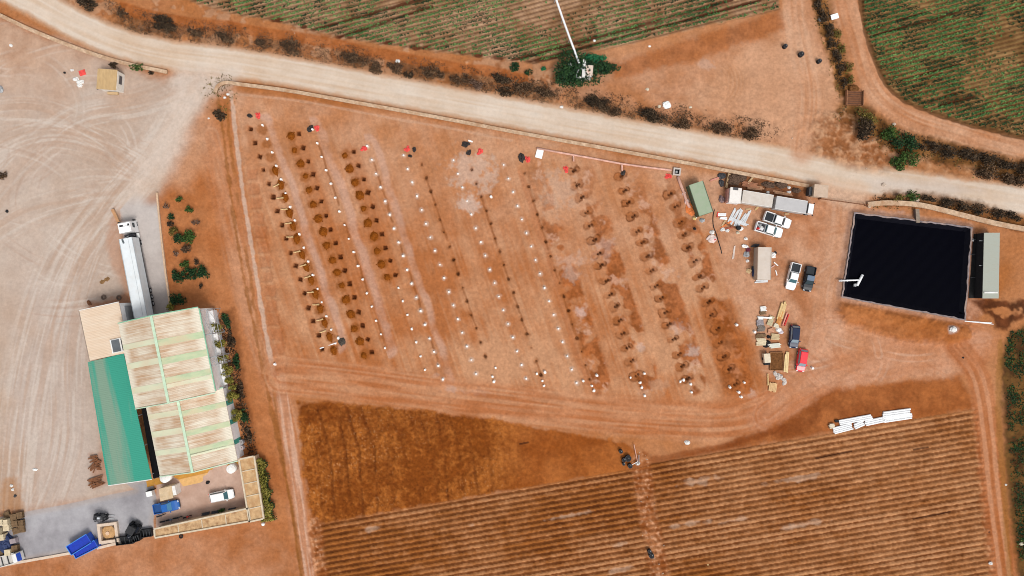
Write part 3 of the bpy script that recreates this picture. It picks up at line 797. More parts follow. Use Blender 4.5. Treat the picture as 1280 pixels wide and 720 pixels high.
for rid, nm in enumerate(GNAMES):
    q = Q[FR == rid]
    if not len(q): continue
    used, inv = np.unique(q.ravel(), return_inverse=True)
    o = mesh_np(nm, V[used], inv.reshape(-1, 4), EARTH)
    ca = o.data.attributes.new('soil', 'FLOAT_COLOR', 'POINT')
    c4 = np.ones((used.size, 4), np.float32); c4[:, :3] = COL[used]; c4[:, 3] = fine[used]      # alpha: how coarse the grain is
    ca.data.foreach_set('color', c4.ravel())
    tag(o, kind='structure')
def zat(px, py):
    i = min(max(int(np.searchsorted(gx, px)), 0), nx - 1); j = min(max(int(np.searchsorted(gy, py)), 0), ny - 1)
    return float(Z[j * nx + i])
def G(px, py, dz=0.0):
    p = P(px, py); p.z = zat(px, py) + dz; return p
# ------------------------------------------------------------------ shared materials
WHITE = mat('white_paint', (0.80, 0.80, 0.78), 0.35, 0.04, 3, 0.5)
WHITE_D = mat('dusty_white_sheet', (0.70, 0.70, 0.68), 0.5, 0.08, 1.5, 0.3, dirt=(0.42, 0.32, 0.25), dirt_amt=0.35, dirt_scale=1.2)
BLACK = mat('black_rubber', (0.018, 0.018, 0.02), 0.8, 0.2, 3, 0.2)
DARK = mat('dark_steel', (0.05, 0.05, 0.055), 0.6, 0.3, 3, 0.3)
GREY = mat('grey_metal', (0.32, 0.33, 0.34), 0.55, 0.15, 2, 0.4)
CONCR = mat('pale_concrete', (0.50, 0.43, 0.36), 0.9, 0.15, 1.5, 0.2, dirt=(0.40, 0.27, 0.18), dirt_amt=0.6, dirt_scale=0.6)
KERB = mat('kerb_concrete', (0.58, 0.46, 0.36), 0.9, 0.12, 1.5, 0.2)
RED = mat('red_plastic', (0.62, 0.03, 0.025), 0.5, 0.15, 4)
REDCLOTH = mat('red_cloth', (0.66, 0.07, 0.06), 0.9, 0.25, 3)
WOOD = mat('pale_timber', (0.52, 0.36, 0.20), 0.85, 0.2, 2, dirt=(0.3, 0.18, 0.1), dirt_amt=0.5, dirt_scale=2)
WOOD2 = mat('yellow_timber', (0.60, 0.42, 0.20), 0.85, 0.2, 3)
ORANGE = mat('orange_plastic', (0.62, 0.17, 0.04), 0.6, 0.2, 3)
PIPEW = mat('white_pvc', (0.76, 0.77, 0.78), 0.4, 0.06, 2, 0.4)
PINKP = mat('dusty_pink_pipe', (0.62, 0.36, 0.29), 0.7, 0.2, 1.5, dirt=(0.40, 0.20, 0.12), dirt_amt=0.5, dirt_scale=0.8)
SOIL = mat('damp_soil_', (0.20, 0.088, 0.028), 1.0, 0.35, 3.0, 0.05, bump=0.6)
SOIL2 = mat('dark_damp_soil', (0.14, 0.06, 0.022), 1.0, 0.35, 3.0, 0.05, bump=0.6)
RUST = mat('rusty_steel', (0.20, 0.08, 0.035), 0.85, 0.35, 2.5, dirt=(0.09, 0.035, 0.015), dirt_amt=0.7, dirt_scale=1.5)
BLUE = mat('blue_steel', (0.02, 0.09, 0.50), 0.45, 0.12, 1.5, 0.4)
BLUE_L = mat('light_blue_steel', (0.12, 0.42, 0.72), 0.45, 0.12, 1.5, 0.4)
NAVY = mat('navy_plastic', (0.02, 0.035, 0.10), 0.6, 0.15, 2)
CREAM = mat('cream_panel', (0.62, 0.55, 0.42), 0.6, 0.1, 2, dirt=(0.42, 0.3, 0.2), dirt_amt=0.5)
TANROOF = mat('tan_roof', (0.50, 0.33, 0.17), 0.85, 0.18, 1.2, dirt=(0.34, 0.16, 0.06), dirt_amt=0.8, dirt_scale=0.7)
BARK = mat('brown_bark', (0.09, 0.055, 0.03), 0.95, 0.3, 4)
STONE = mat('pale_stone', (0.50, 0.40, 0.32), 0.95, 0.2, 2)
LEAF_DK = leaf_mat('dark_green_leaves', (0.006, 0.018, 0.008), (0.013, 0.042, 0.014), (0.036, 0.088, 0.022))
LEAF_MD = leaf_mat('mid_green_leaves', (0.010, 0.026, 0.006), (0.034, 0.072, 0.012), (0.10, 0.155, 0.035))
LEAF_CR = leaf_mat('crop_leaves', (0.012, 0.050, 0.018), (0.048, 0.135, 0.036), (0.17, 0.29, 0.085), .12)
LEAF_BR = leaf_mat('bright_green_leaves', (0.008, 0.070, 0.028), (0.018, 0.14, 0.055), (0.05, 0.24, 0.10))
LEAF_OL = leaf_mat('olive_leaves', (0.045, 0.035, 0.008), (0.11, 0.085, 0.018), (0.22, 0.17, 0.04))
LEAF_YL = leaf_mat('yellow_green_leaves', (0.06, 0.06, 0.010), (0.20, 0.18, 0.03), (0.40, 0.32, 0.08))
LEAF_DRY = leaf_mat('dry_brown_leaves', (0.020, 0.012, 0.007), (0.075, 0.042, 0.022), (0.20, 0.12, 0.065))
LEAF_DRYD = leaf_mat('dark_dry_leaves', (0.012, 0.008, 0.005), (0.038, 0.024, 0.013), (0.13, 0.082, 0.046))
LEAF_GREY = leaf_mat('grey_dead_twigs', (0.05, 0.03, 0.02), (0.13, 0.075, 0.05), (0.26, 0.16, 0.11))

# ------------------------------------------------------------------ foliage
def leaf_arrays(cen, size, r, up=0.5):
    n = len(cen)
    nrm = r.normal(size=(n, 3)); nrm[:, 2] = np.abs(nrm[:, 2]) + up; nrm /= np.linalg.norm(nrm, axis=1)[:, None]
    a = r.normal(size=(n, 3)); a -= nrm * (a * nrm).sum(1)[:, None]; a /= np.linalg.norm(a, axis=1)[:, None]
    b = np.cross(nrm, a)
    s = size * (0.6 + 0.8 * r.random(n))[:, None]
    V = np.stack([cen - a * s, cen - b * s * 0.55, cen + a * s, cen + b * s * 0.55], 1).reshape(-1, 3)
    return V, np.arange(n * 4).reshape(-1, 4)
def crown_points(R, Ry, H, r, n, lobes=9, z0=0.15):
    """points spread through a few uneven lobes"""
    ang_ = r.random(lobes) * 2 * np.pi; rad = np.sqrt(r.random(lobes)) * 0.8
    lc = np.stack([np.cos(ang_) * rad * R, np.sin(ang_) * rad * Ry, H * (0.35 + 0.35 * (1 - rad) + 0.15 * r.random(lobes))], 1)
    lr = (0.34 + 0.30 * r.random(lobes))
    k = r.integers(0, lobes, n)
    d = r.normal(size=(n, 3)); d /= np.linalg.norm(d, axis=1)[:, None]
    q = r.random(n) ** 0.4
    p = lc[k] + d * (q * lr[k])[:, None] * np.array([R, Ry, H * 1.1])
    p[:, 2] = np.maximum(p[:, 2], z0)
    return p
def bush(name, label, cat, px, py, r_px, m, h=None, ry_px=None, rz=0.0, dens=1.0, leaf=0.2, seed=None, group=None, trunk=False, lobes=8):
    R = r_px * MPP; Ry = (ry_px or r_px) * MPP; h = h or min(0.5 + R * 0.7, 2.2)
    r = np.random.default_rng(seed if seed is not None else int(px * 7 + py * 13))
    t = thing(name, label, cat, G(px, py, -0.03), rz, group)
    n = int(max(50, 62 * R * Ry * dens / (leaf / 0.2) ** 2 * 2.2))
    z0 = h * 0.35 if trunk else 0.06
    pts = crown_points(R, Ry, h if not trunk else h * 0.75, r, n, lobes, 0.06)
    if trunk: pts[:, 2] += h * 0.28
    V_, F_ = leaf_arrays(pts, leaf, r)
    mesh_np('crown' if trunk else 'foliage', V_, F_, m, t)
    mb = MB()
    if trunk:
        mb.cyl((0, 0, 0), (0.05, 0.03, h * 0.55), 0.12, 0.07, 7)
    for k in range(6):
        a = r.random() * 6.28; q = 0.35 + 0.4 * r.random()
        z1 = h * (0.5 + .3 * r.random())
        mb.cyl((0, 0, h * 0.4 if trunk else 0), (math.cos(a) * R * q, math.sin(a) * Ry * q, z1), 0.045, 0.015, 5)
    mb.build('trunk' if trunk else 'stems', BARK, t)
    return t

# north verge bushes
NV_ = [(108, 6, 15, 'd', 9), (155, 18, 8, 'b', 0), (209, 31, 19, 'd', 10), (246, 41, 10, 'b', 0), (283, 47, 14, 'b', 9), (331, 54, 12, 'b', 7), (365, 61, 17, 'b', 10),
       (445, 76, 18, 'b', 9), (470, 85, 12, 'b', 8), (494, 87, 12, 'b', 8), (511, 95, 6, 'd', 5), (541, 93, 15, 'b', 9), (575, 100, 14, 'b', 8), (597, 106, 11, 'g', 7),
       (624, 100, 16, 'd', 7), (632, 115, 10, 'd', 6), (652, 112, 16, 'b', 10), (680, 118, 14, 'b', 8), (746, 131, 17, 'd', 10), (768, 141, 12, 'b', 7), (812, 145, 17, 'd', 10),
       (852, 156, 13, 'b', 7), (899, 160, 14, 'b', 9), (938, 168, 14, 'b', 8)]
KIND = {'d': ('dense blackish dry bush', LEAF_DRYD), 'b': ('brown twiggy dry bush', LEAF_DRY), 'g': ('greyish leafless bush', LEAF_GREY)}
cnt = {}
tot = {k: sum(1 for b in NV_ if b[3] == k) for k in KIND}
for x, y, r_, k, ry in NV_:
    cnt[k] = cnt.get(k, 0) + 1
    lab = '%s on the north road verge%s' % (KIND[k][0], '' if tot[k] == 1 else ', %s such from the west' % ORD[cnt[k] - 1])
    bush('dry_bush', lab, 'bush', x, y, r_, KIND[k][1], h=0.9 + r_ * 0.02, ry_px=ry or r_ * 0.75, rz=-0.18, dens=1.5 if k == 'd' else 0.9, leaf=0.17, group='dry bushes along the road verge')
# north-east overgrown strips
def strip(name, lab, cat, pts, m, group, leaf=0.18, dens=1.0, rz=0.0):
    for i, p in enumerate(pts):
        bush(name, lab % ORD[i], cat, p[0], p[1], p[2], m, ry_px=p[3] if len(p) > 3 else None, rz=rz, leaf=leaf, dens=dens, group=group)
strip('dry_bush', 'dark scrub bush between the two northern dirt tracks, %s from the north', 'bush',
      [(1022, 6, 7, 9), (1028, 22, 7, 9), (1035, 38, 7, 9), (1040, 54, 6, 8), (1046, 70, 7, 9), (1051, 88, 6, 9), (1056, 103, 7, 7)], LEAF_DRYD, 'scrub between the tracks', dens=1.1)
strip('olive_bush', 'olive scrub bush edging the northern track, %s from the north', 'bush',
      [(1046, 40, 5, 8), (1052, 62, 5, 8), (1060, 85, 5, 8), (1063, 100, 6, 6)], LEAF_OL, 'olive scrub beside the track', dens=0.7)
bush('olive_bush', 'broad yellowish olive bush just south of the rusty cattle grid', 'bush', 1080, 148, 16, LEAF_OL, ry_px=10, rz=-0.5, dens=0.9)
bush('dry_bush', 'black dead bush in the corner south of the cattle grid', 'bush', 1073, 165, 13, LEAF_DRYD, ry_px=15, dens=1.6)
bush('green_bush', 'dark green bush at the head of the overgrown ditch', 'bush', 1109, 163, 13, LEAF_MD, ry_px=10, rz=-0.6, dens=1.3)
bush('green_bush', 'long dark green bush along the overgrown ditch', 'bush', 1127, 178, 17, LEAF_DK, ry_px=10, rz=-0.5, dens=1.4)
bush('green_bush', 'tall leafy bright green bush at the edge of the main road', 'bush', 1127, 203, 15, LEAF_MD, ry_px=13, dens=1.6, h=2.2)
strip('dry_bush', 'blackish bush along the eastern ditch, %s from the west', 'bush',
      [(1160, 184, 13, 7), (1184, 190, 14, 7), (1208, 195, 14, 8), (1232, 201, 14, 8), (1258, 207, 14, 8), (1278, 213, 12, 8)], LEAF_DRYD, 'bushes in the eastern ditch', dens=1.3, rz=-0.2)
strip('dry_bush', 'round brown bush on the bank above the eastern road, %s from the west', 'bush',
      [(1232, 216, 13, 10), (1254, 224, 10, 8), (1272, 228, 11, 8)], LEAF_DRY, 'brown bushes on the bank', dens=1.2)
bush('green_bush', 'small fresh green bush on the verge above the reservoir', 'bush', 1139, 246, 9, LEAF_MD, ry_px=6, dens=1.1)
bush('olive_bush', 'low olive bush west of the fresh green one above the reservoir', 'bush', 1121, 248, 9, LEAF_OL, ry_px=5, dens=0.8)
strip('dry_bush', 'dark verge bush between the road and the pale wall, %s from the west', 'bush',
      [(1160, 250, 10, 5), (1180, 254, 10, 6), (1200, 258, 11, 6), (1221, 262, 11, 6), (1243, 267, 11, 6), (1264, 271, 11, 6)], LEAF_DRYD, 'verge bushes above the reservoir wall', dens=1.2, rz=-0.2)
# pump-house thicket
bush('green_tree', 'big dark green spreading tree around the white pump house', 'tree', 716, 92, 33, LEAF_DK, h=3.2, ry_px=24, dens=1.6, leaf=0.24, trunk=True, lobes=16)
bush('green_bush', 'bright emerald bush behind the pump house', 'bush', 741, 75, 19, LEAF_BR, ry_px=8, rz=0.1, dens=1.3, h=1.4)
bush('green_bush', 'dark green bush straggling east of the pump house', 'bush', 756, 87, 19, LEAF_DK, ry_px=9, rz=-0.15, dens=1.3, h=1.4)
bush('green_bush', 'small dark green bush west of the pump-house tree', 'bush', 644, 86, 7, LEAF_DK, dens=1.2, h=.9)
bush('green_bush', 'low round green bush between two verge bushes near the pump house', 'bush', 660, 92, 5, LEAF_DK, dens=1.0, h=.8)
bush('green_bush', 'tiny isolated green shrub on bare soil beside the crop edge', 'bush', 679, 86, 3, LEAF_BR, dens=1.2, h=.5)
# lorry yard
bush('green_bush', 'small green bush against the north-west wall', 'bush', 172, 84, 8, LEAF_MD, ry_px=6, h=1.1)
bush('dry_bush', 'small black bush west of the green one at the north-west wall', 'bush', 144, 81, 6, LEAF_DRYD, ry_px=5, h=.9)
bush('dry_bush', 'tiny brown bush near the east end of the north-west wall', 'bush', 189, 91, 3, LEAF_DRYD, h=.6)
bush('dry_bush', 'round black bush at the site corner beside the road junction', 'bush', 276, 145, 7, LEAF_DRYD, dens=1.8, h=1.4)
bush('dry_bush', 'round brown bush at the western edge of the lorry yard', 'bush', 5, 220, 5, LEAF_DRY, dens=1.6, h=.9)
# planted bed east of the loading ramp
BED = [(226, 250, 4.2, LEAF_MD, 'small green shrub at the north end of the planted bed'), (239, 263, 5, LEAF_MD, 'green shrub second from the north in the planted bed'),
       (209, 258, 4.5, LEAF_GREY, 'grey leafless shrub nearest the ramp wall'), (215, 272, 4, LEAF_DK, 'round dark shrub upper one of a touching pair by the ramp'),
       (215, 280, 4, LEAF_DRYD, 'blackish shrub lower one of a touching pair by the ramp'), (247, 280, 5.5, LEAF_GREY, 'pale leafless shrub at the east edge of the planted bed'),
       (217, 289, 5.5, LEAF_OL, 'olive shrub beside the dark big one in the planted bed'), (225, 298, 7.5, LEAF_DK, 'large dark green shrub left of the brightest one'),
       (238, 296, 9, LEAF_MD, 'largest bright green shrub in the planted bed'), (236, 313, 6.5, LEAF_DRY, 'brown withered shrub below the bright green one'),
       (221, 317, 4.5, LEAF_GREY, 'thin faded shrub left of the withered brown one'), (248, 328, 4, LEAF_DRYD, 'small round black shrub by itself in the bed'),
       (233, 331, 6, LEAF_MD, 'fresh green shrub at the top of the lower clump'), (223, 345, 8, LEAF_DK, 'dark shrub at the west end of the lower clump'),
       (236, 342, 7, LEAF_DK, 'dark shrub in the middle of the lower clump'), (246, 343, 7, LEAF_DK, 'dark shrub right of the middle of the lower clump'),
       (256, 340, 8, LEAF_DK, 'rounded dark green shrub at the east end of the lower clump'), (253, 358, 3, LEAF_DRYD, 'tiny black shrub below the lower clump'),
       (224, 374, 9, LEAF_DK, 'tall dark green shrub at the warehouse corner'), (215, 381, 6, LEAF_YL, 'yellowish shrub between ramp wall and warehouse')]
for x, y, r_, m, lab in BED:
    bush('garden_shrub', lab, 'shrub', x, y, r_, m, dens=1.7 if m is not LEAF_GREY else 0.7, leaf=0.16, h=0.8 + r_ * 0.1, group='shrubs planted beside the ramp')
# young trees along the warehouse wall
for i, (x, y, r_) in enumerate([(272, 410, 4.5), (276, 429, 5.5), (281, 446, 4.5), (284, 461, 4.8), (289, 478, 5), (291, 493, 5), (296, 517, 5)]):
    t_ = bush('young_tree', 'young yellow-green tree along the east wall of the warehouse, %s from the north' % ORD[i], 'tree', x + 3, y, r_ * 1.45, LEAF_YL, h=2.8, dens=2.4, leaf=0.16,
              group='young trees beside the warehouse', trunk=True, lobes=6)
for i, (x, y, r_) in enumerate([(283, 402, 6), (290, 424, 6), (296, 452, 6), (301, 486, 6), (306, 520, 6), (310, 545, 6)]):
    bush('green_bush', 'dark low bush under the young trees, %s from the north' % ORD[i], 'bush', x, y, r_ * .8, LEAF_DRYD if i % 2 else LEAF_DK, ry_px=11, rz=0.17, h=.7, dens=1.5, group='dark bushes by the warehouse wall')
def hedge():
    t = thing('hedge', 'long clipped yellow-green hedge outside the terrace wing', 'hedge', G(331.5, 610), ang(13, 76))
    r = np.random.default_rng(77)
    n = 4200
    L, W, Hh = 12.2, 2.5, 1.8
    p = np.stack([(r.random(n) - .5) * L, (r.random(n) - .5) * W, 0.2 + r.random(n) ** 0.5 * Hh], 1)
    p[:, 1] *= 0.85 + 0.25 * np.sin(p[:, 0] * 2.3) ; p[:, 2] += 0.2 * np.sin(p[:, 0] * 3.1 + 1)
    V_, F_ = leaf_arrays(p, 0.16, r)
    mesh_np('foliage', V_, F_, LEAF_YL, t)
    p2 = p.copy(); p2[:, 1] = p2[:, 1] * 1.25; p2[:, 2] *= 0.75
    V_, F_ = leaf_arrays(p2[:1800], 0.17, r)
    mesh_np('foliage', V_, F_, LEAF_DK, t)
    mb = MB()
    mb.cyl((-5.7, 0, .5), (5.7, 0, .5), .05, n=6)
    for k in range(10): mb.cyl((-5.6 + k * 1.24, 0, 0), (-5.5 + k * 1.24, .0, 1.2), 0.05, 0.03, 6)
    mb.build('stems', BARK, t)
hedge()

# crops and loose growth nobody could count
def scatter(name, cen, leaf, m, up=0.5, k=4, spread=0.14):
    r = np.random.default_rng(len(cen))
    c = np.repeat(cen, k, axis=0) + r.normal(size=(len(cen) * k, 3)) * np.array([spread, spread, spread * 0.4])
    c[:, 2] = np.maximum(c[:, 2], np.repeat(cen[:, 2], k) - 0.05)
    V_, F_ = leaf_arrays(c, leaf, r, up)
    o = mesh_np(name, V_, F_, m); tag(o, kind='stuff'); return o
def zarr(px, py):
    i = np.clip(np.searchsorted(gx, px), 0, nx - 1); j = np.clip(np.searchsorted(gy, py), 0, ny - 1)
    return Z[j * nx + i]
def to3(px, py, dz):
    return np.stack([(px - 640) * MPP, (360 - py) * MPP, zarr(px, py) + dz], 1)
def crop_rows(poly, x0, x1, y0, y1, dens, seed):
    out = []; r = np.random.default_rng(seed)
    q = math.sqrt(1 + 0.262 ** 2)
    k0 = int(min(0.262 * x0 + y0, 0.262 * x0 + y1) / q / SP) - 2; k1 = int((0.262 * x1 + y1) / q / SP) + 2
    for k in range(k0, k1):
        xs = np.arange(x0, x1, 1.0) + r.random(len(np.arange(x0, x1, 1.0))) * 1.0
        ys = (k + 0.5) * SP * q - 0.262 * xs + r.normal(size=len(xs)) * 0.42
        keep = (ys > y0) & (ys < y1) & (sd_poly(poly, xs, ys, 10) > 2)
        xs, ys = xs[keep], ys[keep]
        g = fbm(xs, ys, 60, 3, 201) + 0.16 * (fbm(xs, ys, 9, 2, 203) - 0.5) + 0.10 * (_h(np.full(xs.shape, k), np.zeros(xs.shape), 9) - 0.5)
        keep = r.random(len(xs)) < np.clip((g - dens[0]) * dens[1], 0.02, 0.95)
        out.append(np.stack([xs[keep], ys[keep]], 1))
    o = np.concatenate(out); return to3(o[:, 0], o[:, 1], 0.12)
ca_ = crop_rows(CROP_A, 180, 1000, -60, 82, (0.34, 3.0), 1)
cb_ = crop_rows(CROP_B, 1040, 1350, -60, 200, (0.24, 3.0), 2)
h1 = vnoise(ca_[:, 0] / 3.1, ca_[:, 1] / 1.3, 211) < 0.36
scatter('leafy_crop', ca_[~h1], 0.17, LEAF_CR, spread=.11); scatter('dark_leafy_crop', ca_[h1], 0.16, LEAF_DK, spread=.1)
h1 = vnoise(cb_[:, 0] / 4.1, cb_[:, 1] / 1.3, 213) < 0.42
scatter('leafy_crop', cb_[~h1], 0.18, LEAF_CR, k=5, spread=.11); scatter('dark_leafy_crop', cb_[h1], 0.16, LEAF_DK, k=5)
def weeds(name, mask_fn, box, n, m, leaf, dz=0.08, k=3, seed=5, up=0.4):
    r = np.random.default_rng(seed)
    px = box[0] + r.random(n) * (box[2] - box[0]); py = box[1] + r.random(n) * (box[3] - box[1])
    w = mask_fn(px, py); keep = r.random(n) < w
    return scatter(name, to3(px[keep], py[keep], dz), leaf, m, up, k)
def verge(px, py):
    s, t = st_line(ROAD, px, py, 120)
    return (t < -19) * (t > -46) * np.clip((fbm(px, py, 14, 3, 221) - 0.40) * 4, 0, 1) * (px > 130) * (px < 962)
weeds('dry_verge_grass', verge, (100, -20, 990, 190), 80000, LEAF_DRY, 0.10, seed=6)
weeds('dark_verge_scrub', lambda a, b: verge(a - 20, b + 4) * .8 * (st_line(ROAD, a, b, 120)[1] > -40), (100, -20, 990, 190), 70000, LEAF_DRYD, 0.085, seed=7)
weeds('pale_verge_grass', lambda a, b: verge(a + 7, b + 3) * 0.6, (100, -20, 990, 190), 20000, LEAF_GREY, 0.10, seed=8)
def ditch(px, py):
    o = 0
    for pts, hw in ((curve([(1018, -60), (1030, 20), (1044, 60), (1056, 110)]), 12), (curve([(1060, 140), (1085, 150), (1120, 175), (1190, 192), (1280, 215), (1420, 245)]), 18), (curve([(1095, 250), (1160, 250), (1220, 262), (1290, 280), (1420, 300)]), 9)):
        s, t = st_line(pts, px, py, 60); o = np.maximum(o, sstep(hw, hw * .4, np.abs(t)))
    return o * np.clip((fbm(px, py, 10, 3, 231) - 0.35) * 3, 0, 1)
weeds('ditch_weeds', ditch, (1000, -60, 1400, 310), 24000, LEAF_DRYD, 0.14, seed=9)
weeds('olive_ditch_weeds', lambda a, b: ditch(a + 4, b - 6) * .6, (1000, -60, 1400, 310), 16000, LEAF_OL, 0.13, seed=10)
def redge(px, py): return sstep(0, 8, sd_poly([(1258, 415), (1300, 400), (1500, 440), (1560, 800), (1300, 800), (1274, 720), (1266, 640), (1258, 540), (1252, 450)], px, py, 30)) * np.clip((fbm(px, py, 16, 3, 241) - 0.36) * 3, 0.05, 1)
weeds('ground_cover', redge, (1245, 400, 1400, 780), 26000, LEAF_DK, 0.15, seed=12)
weeds('sparse_ground_cover', lambda a, b: redge(a, b) * np.clip((fbm(a, b, 20, 2, 251) - .45) * 5, 0, 1), (1245, 400, 1400, 780), 14000, LEAF_MD, 0.15, seed=14)
def corner(px, py): return sstep(26, 6, np.hypot(px - 275, (py - 118) * .7)) * np.clip((fbm(px, py, 8, 2, 261) - .4) * 3, 0, 1)
weeds('corner_weeds', corner, (240, 90, 310, 190), 2200, LEAF_OL, 0.11, seed=15)
def tree_shade_strip(px, py): return sstep(9, 3, np.abs(px - 297 - (py - 480) * .2)) * (py > 392) * (py < 570)
weeds('tree_shade_leaves', tree_shade_strip, (270, 385, 330, 580), 4200, LEAF_DRYD, 0.14, seed=16)  # dark leaf scatter added to imitate shadow under the young trees
def stones(px, py):
    o = np.clip((fbm(px, py, 22, 3, 271) - 0.55) * 2.2, 0, 1) * 0.5
    s, t = st_line(ROAD, px, py, 120)
    o = o * ((t < -19) & (t > -60) | (np.hypot(px - 1055, py - 180) < 48) | (np.hypot(px - 1180, py - 215) < 36))
    s, t = st_line([(800, 575), (806, 620), (815, 670), (826, 720)], px, py, 30); o = np.maximum(o, (np.abs(t) < 12) * .35)
    s, t = st_line([(1226, 540), (1233, 620), (1243, 720)], px, py, 30); o = np.maximum(o, (np.abs(t) < 7) * .25 * (py > 600))
    return o
r = np.random.default_rng(21)
px = r.random(60000) * 1340 - 30; py = r.random(60000) * 800 - 40
kp = r.random(60000) < stones(px, py) * .25
c3 = to3(px[kp], py[kp], 0.03)
oct_ = np.array([(1, 0, 0), (0, 1, 0), (-1, 0, 0), (0, -1, 0), (0, 0, .8), (0, 0, -.5)], float)
sz = (0.05 + 0.13 * r.random(len(c3)) ** 3)
VV = (c3[:, None, :] + oct_[None] * sz[:, None, None] * (0.7 + .6 * r.random((len(c3), 6, 1)))).reshape(-1, 3)
ff = np.array([(0, 1, 4), (1, 2, 4), (2, 3, 4), (3, 0, 4), (1, 0, 5), (2, 1, 5), (3, 2, 5), (0, 3, 5)])
tag(mesh_np('loose_stones', VV, (np.arange(len(c3))[:, None, None] * 6 + ff[None]).reshape(-1, 3), STONE), kind='stuff')
# ------------------------------------------------------------------ boundary walls (low rammed-earth walls with a broad pale cap)
def wall_run(name, label, pts, w, h, m_side, m_cap, cat='wall', cap_over=0.06):
    p = [P(*q) for q in pts]
    t = thing(name, label, cat, Vector((p[0].x, p[0].y, 0)))
    def ribbon(hw, z0, z1):
        secs = []
        for i, q in enumerate(p):
            d = (p[min(i + 1, len(p) - 1)] - p[max(i - 1, 0)]); n = Vector((-d.y, d.x, 0)).normalized()
            a = q + n * hw - p[0]; b = q - n * hw - p[0]
            secs.append([(a.x, a.y, z0), (b.x, b.y, z0), (b.x, b.y, z1), (a.x, a.y, z1)])
        mb = MB(); mb.loft(secs); return mb
    ribbon(w / 2, -0.3, h).build('wall_body', m_side, t)
    ribbon(w / 2 + cap_over, h, h + 0.09).build('coping', m_cap, t)
    return t
MUDW = mat('mud_wall', (0.36, 0.22, 0.13), 0.95, 0.25, 1.5, dirt=(0.2, 0.1, 0.05), dirt_amt=0.6, dirt_scale=1.0)
CAPM = mat('pale_mud_coping', (0.48, 0.34, 0.23), 0.95, 0.25, 2.2, dirt=(0.34, 0.18, 0.09), dirt_amt=0.8, dirt_scale=0.6)
wall_run('boundary_wall', 'pale earth wall along the north edge of the lorry yard', curve([(-70, -8), (-20, 10), (40, 38), (100, 62), (150, 78), (210, 91)]), 0.6, 0.45, MUDW, CAPM)
wall_run('boundary_wall', 'long pale earth wall between the road and the building site',
         curve([(270, 116), (274, 108), (284, 104), (300, 106), (360, 114), (440, 128), (540, 146), (640, 165), (740, 183), (840, 201), (920, 216), (1010, 233)]), 0.55, 0.5, MUDW, CAPM)
wall_run('boundary_wall', 'curving pale wall between the road and the black reservoir',
         curve([(1083, 256), (1110, 254), (1150, 257), (1200, 269), (1240, 279), (1290, 289), (1400, 312)]), 0.85, 0.6, MUDW, CAPM)
wall_run('reservoir_spur', 'short dark concrete spur reaching from the bank into the reservoir', [(1143.5, 262), (1144.5, 279)], 0.6, 0.9, mat('dark_concrete', (0.13, 0.10, 0.09), 0.9, 0.2), mat('stained_concrete', (0.22, 0.17, 0.13), 0.9, 0.2), 'pier')
RAMPW = mat('ramp_wall_render', (0.52, 0.36, 0.24), 0.9, 0.15, 2)
wall_run('retaining_wall', 'long thin retaining wall on the east side of the loading ramp', [(197, 241), (199, 262), (203, 300), (208, 342), (215, 393)], 0.28, 0.35, RAMPW, RAMPW, cap_over=0.03)
wall_run('retaining_wall', 'short orange wing wall left of the white lorry cab', [(142, 262), (147, 272), (153, 285)], 0.5, 0.5, RAMPW, mat('orange_render', (0.45, 0.24, 0.12), .9, .15), cap_over=0.03)
wall_run('kerb', 'pale concrete kerb along the south edge of the grey yard', [(-40, 716), (22, 703), (92, 690.5)], 0.5, 0.14, KERB, KERB, 'kerb', 0.0)
wall_run('kerb', 'short pale kerb between the blue skips and the black machines', [(122, 685), (152, 677.5)], 0.5, 0.14, KERB, KERB, 'kerb', 0.0)
# gate: a long rusty barrier beam
def gate():
    a, b = P(1024, 249), P(1080, 256.5); L = (b - a).length
    t = thing('gate', 'long thin rusty barrier gate between gatehouse and reservoir wall', 'gate', a, math.atan2((b - a).y, (b - a).x))
    mb = MB(); mb.box((L / 2, 0, 1.05), (L, 0.09, 0.09)); mb.box((L / 2, 0, 0.35), (L, 0.07, 0.07))
    for k in range(9): mb.box((L * (k + .02) / 8.05, 0, 0.7), (0.06, 0.06, 0.78))
    mb.build('barrier_frame', RUST, t)
    for x in (-0.12, L + 0.12):
        MB().cyl((x, 0, -0.2), (x, 0, 1.4), 0.13, n=10).build('gate_post', RUST, t)
gate()

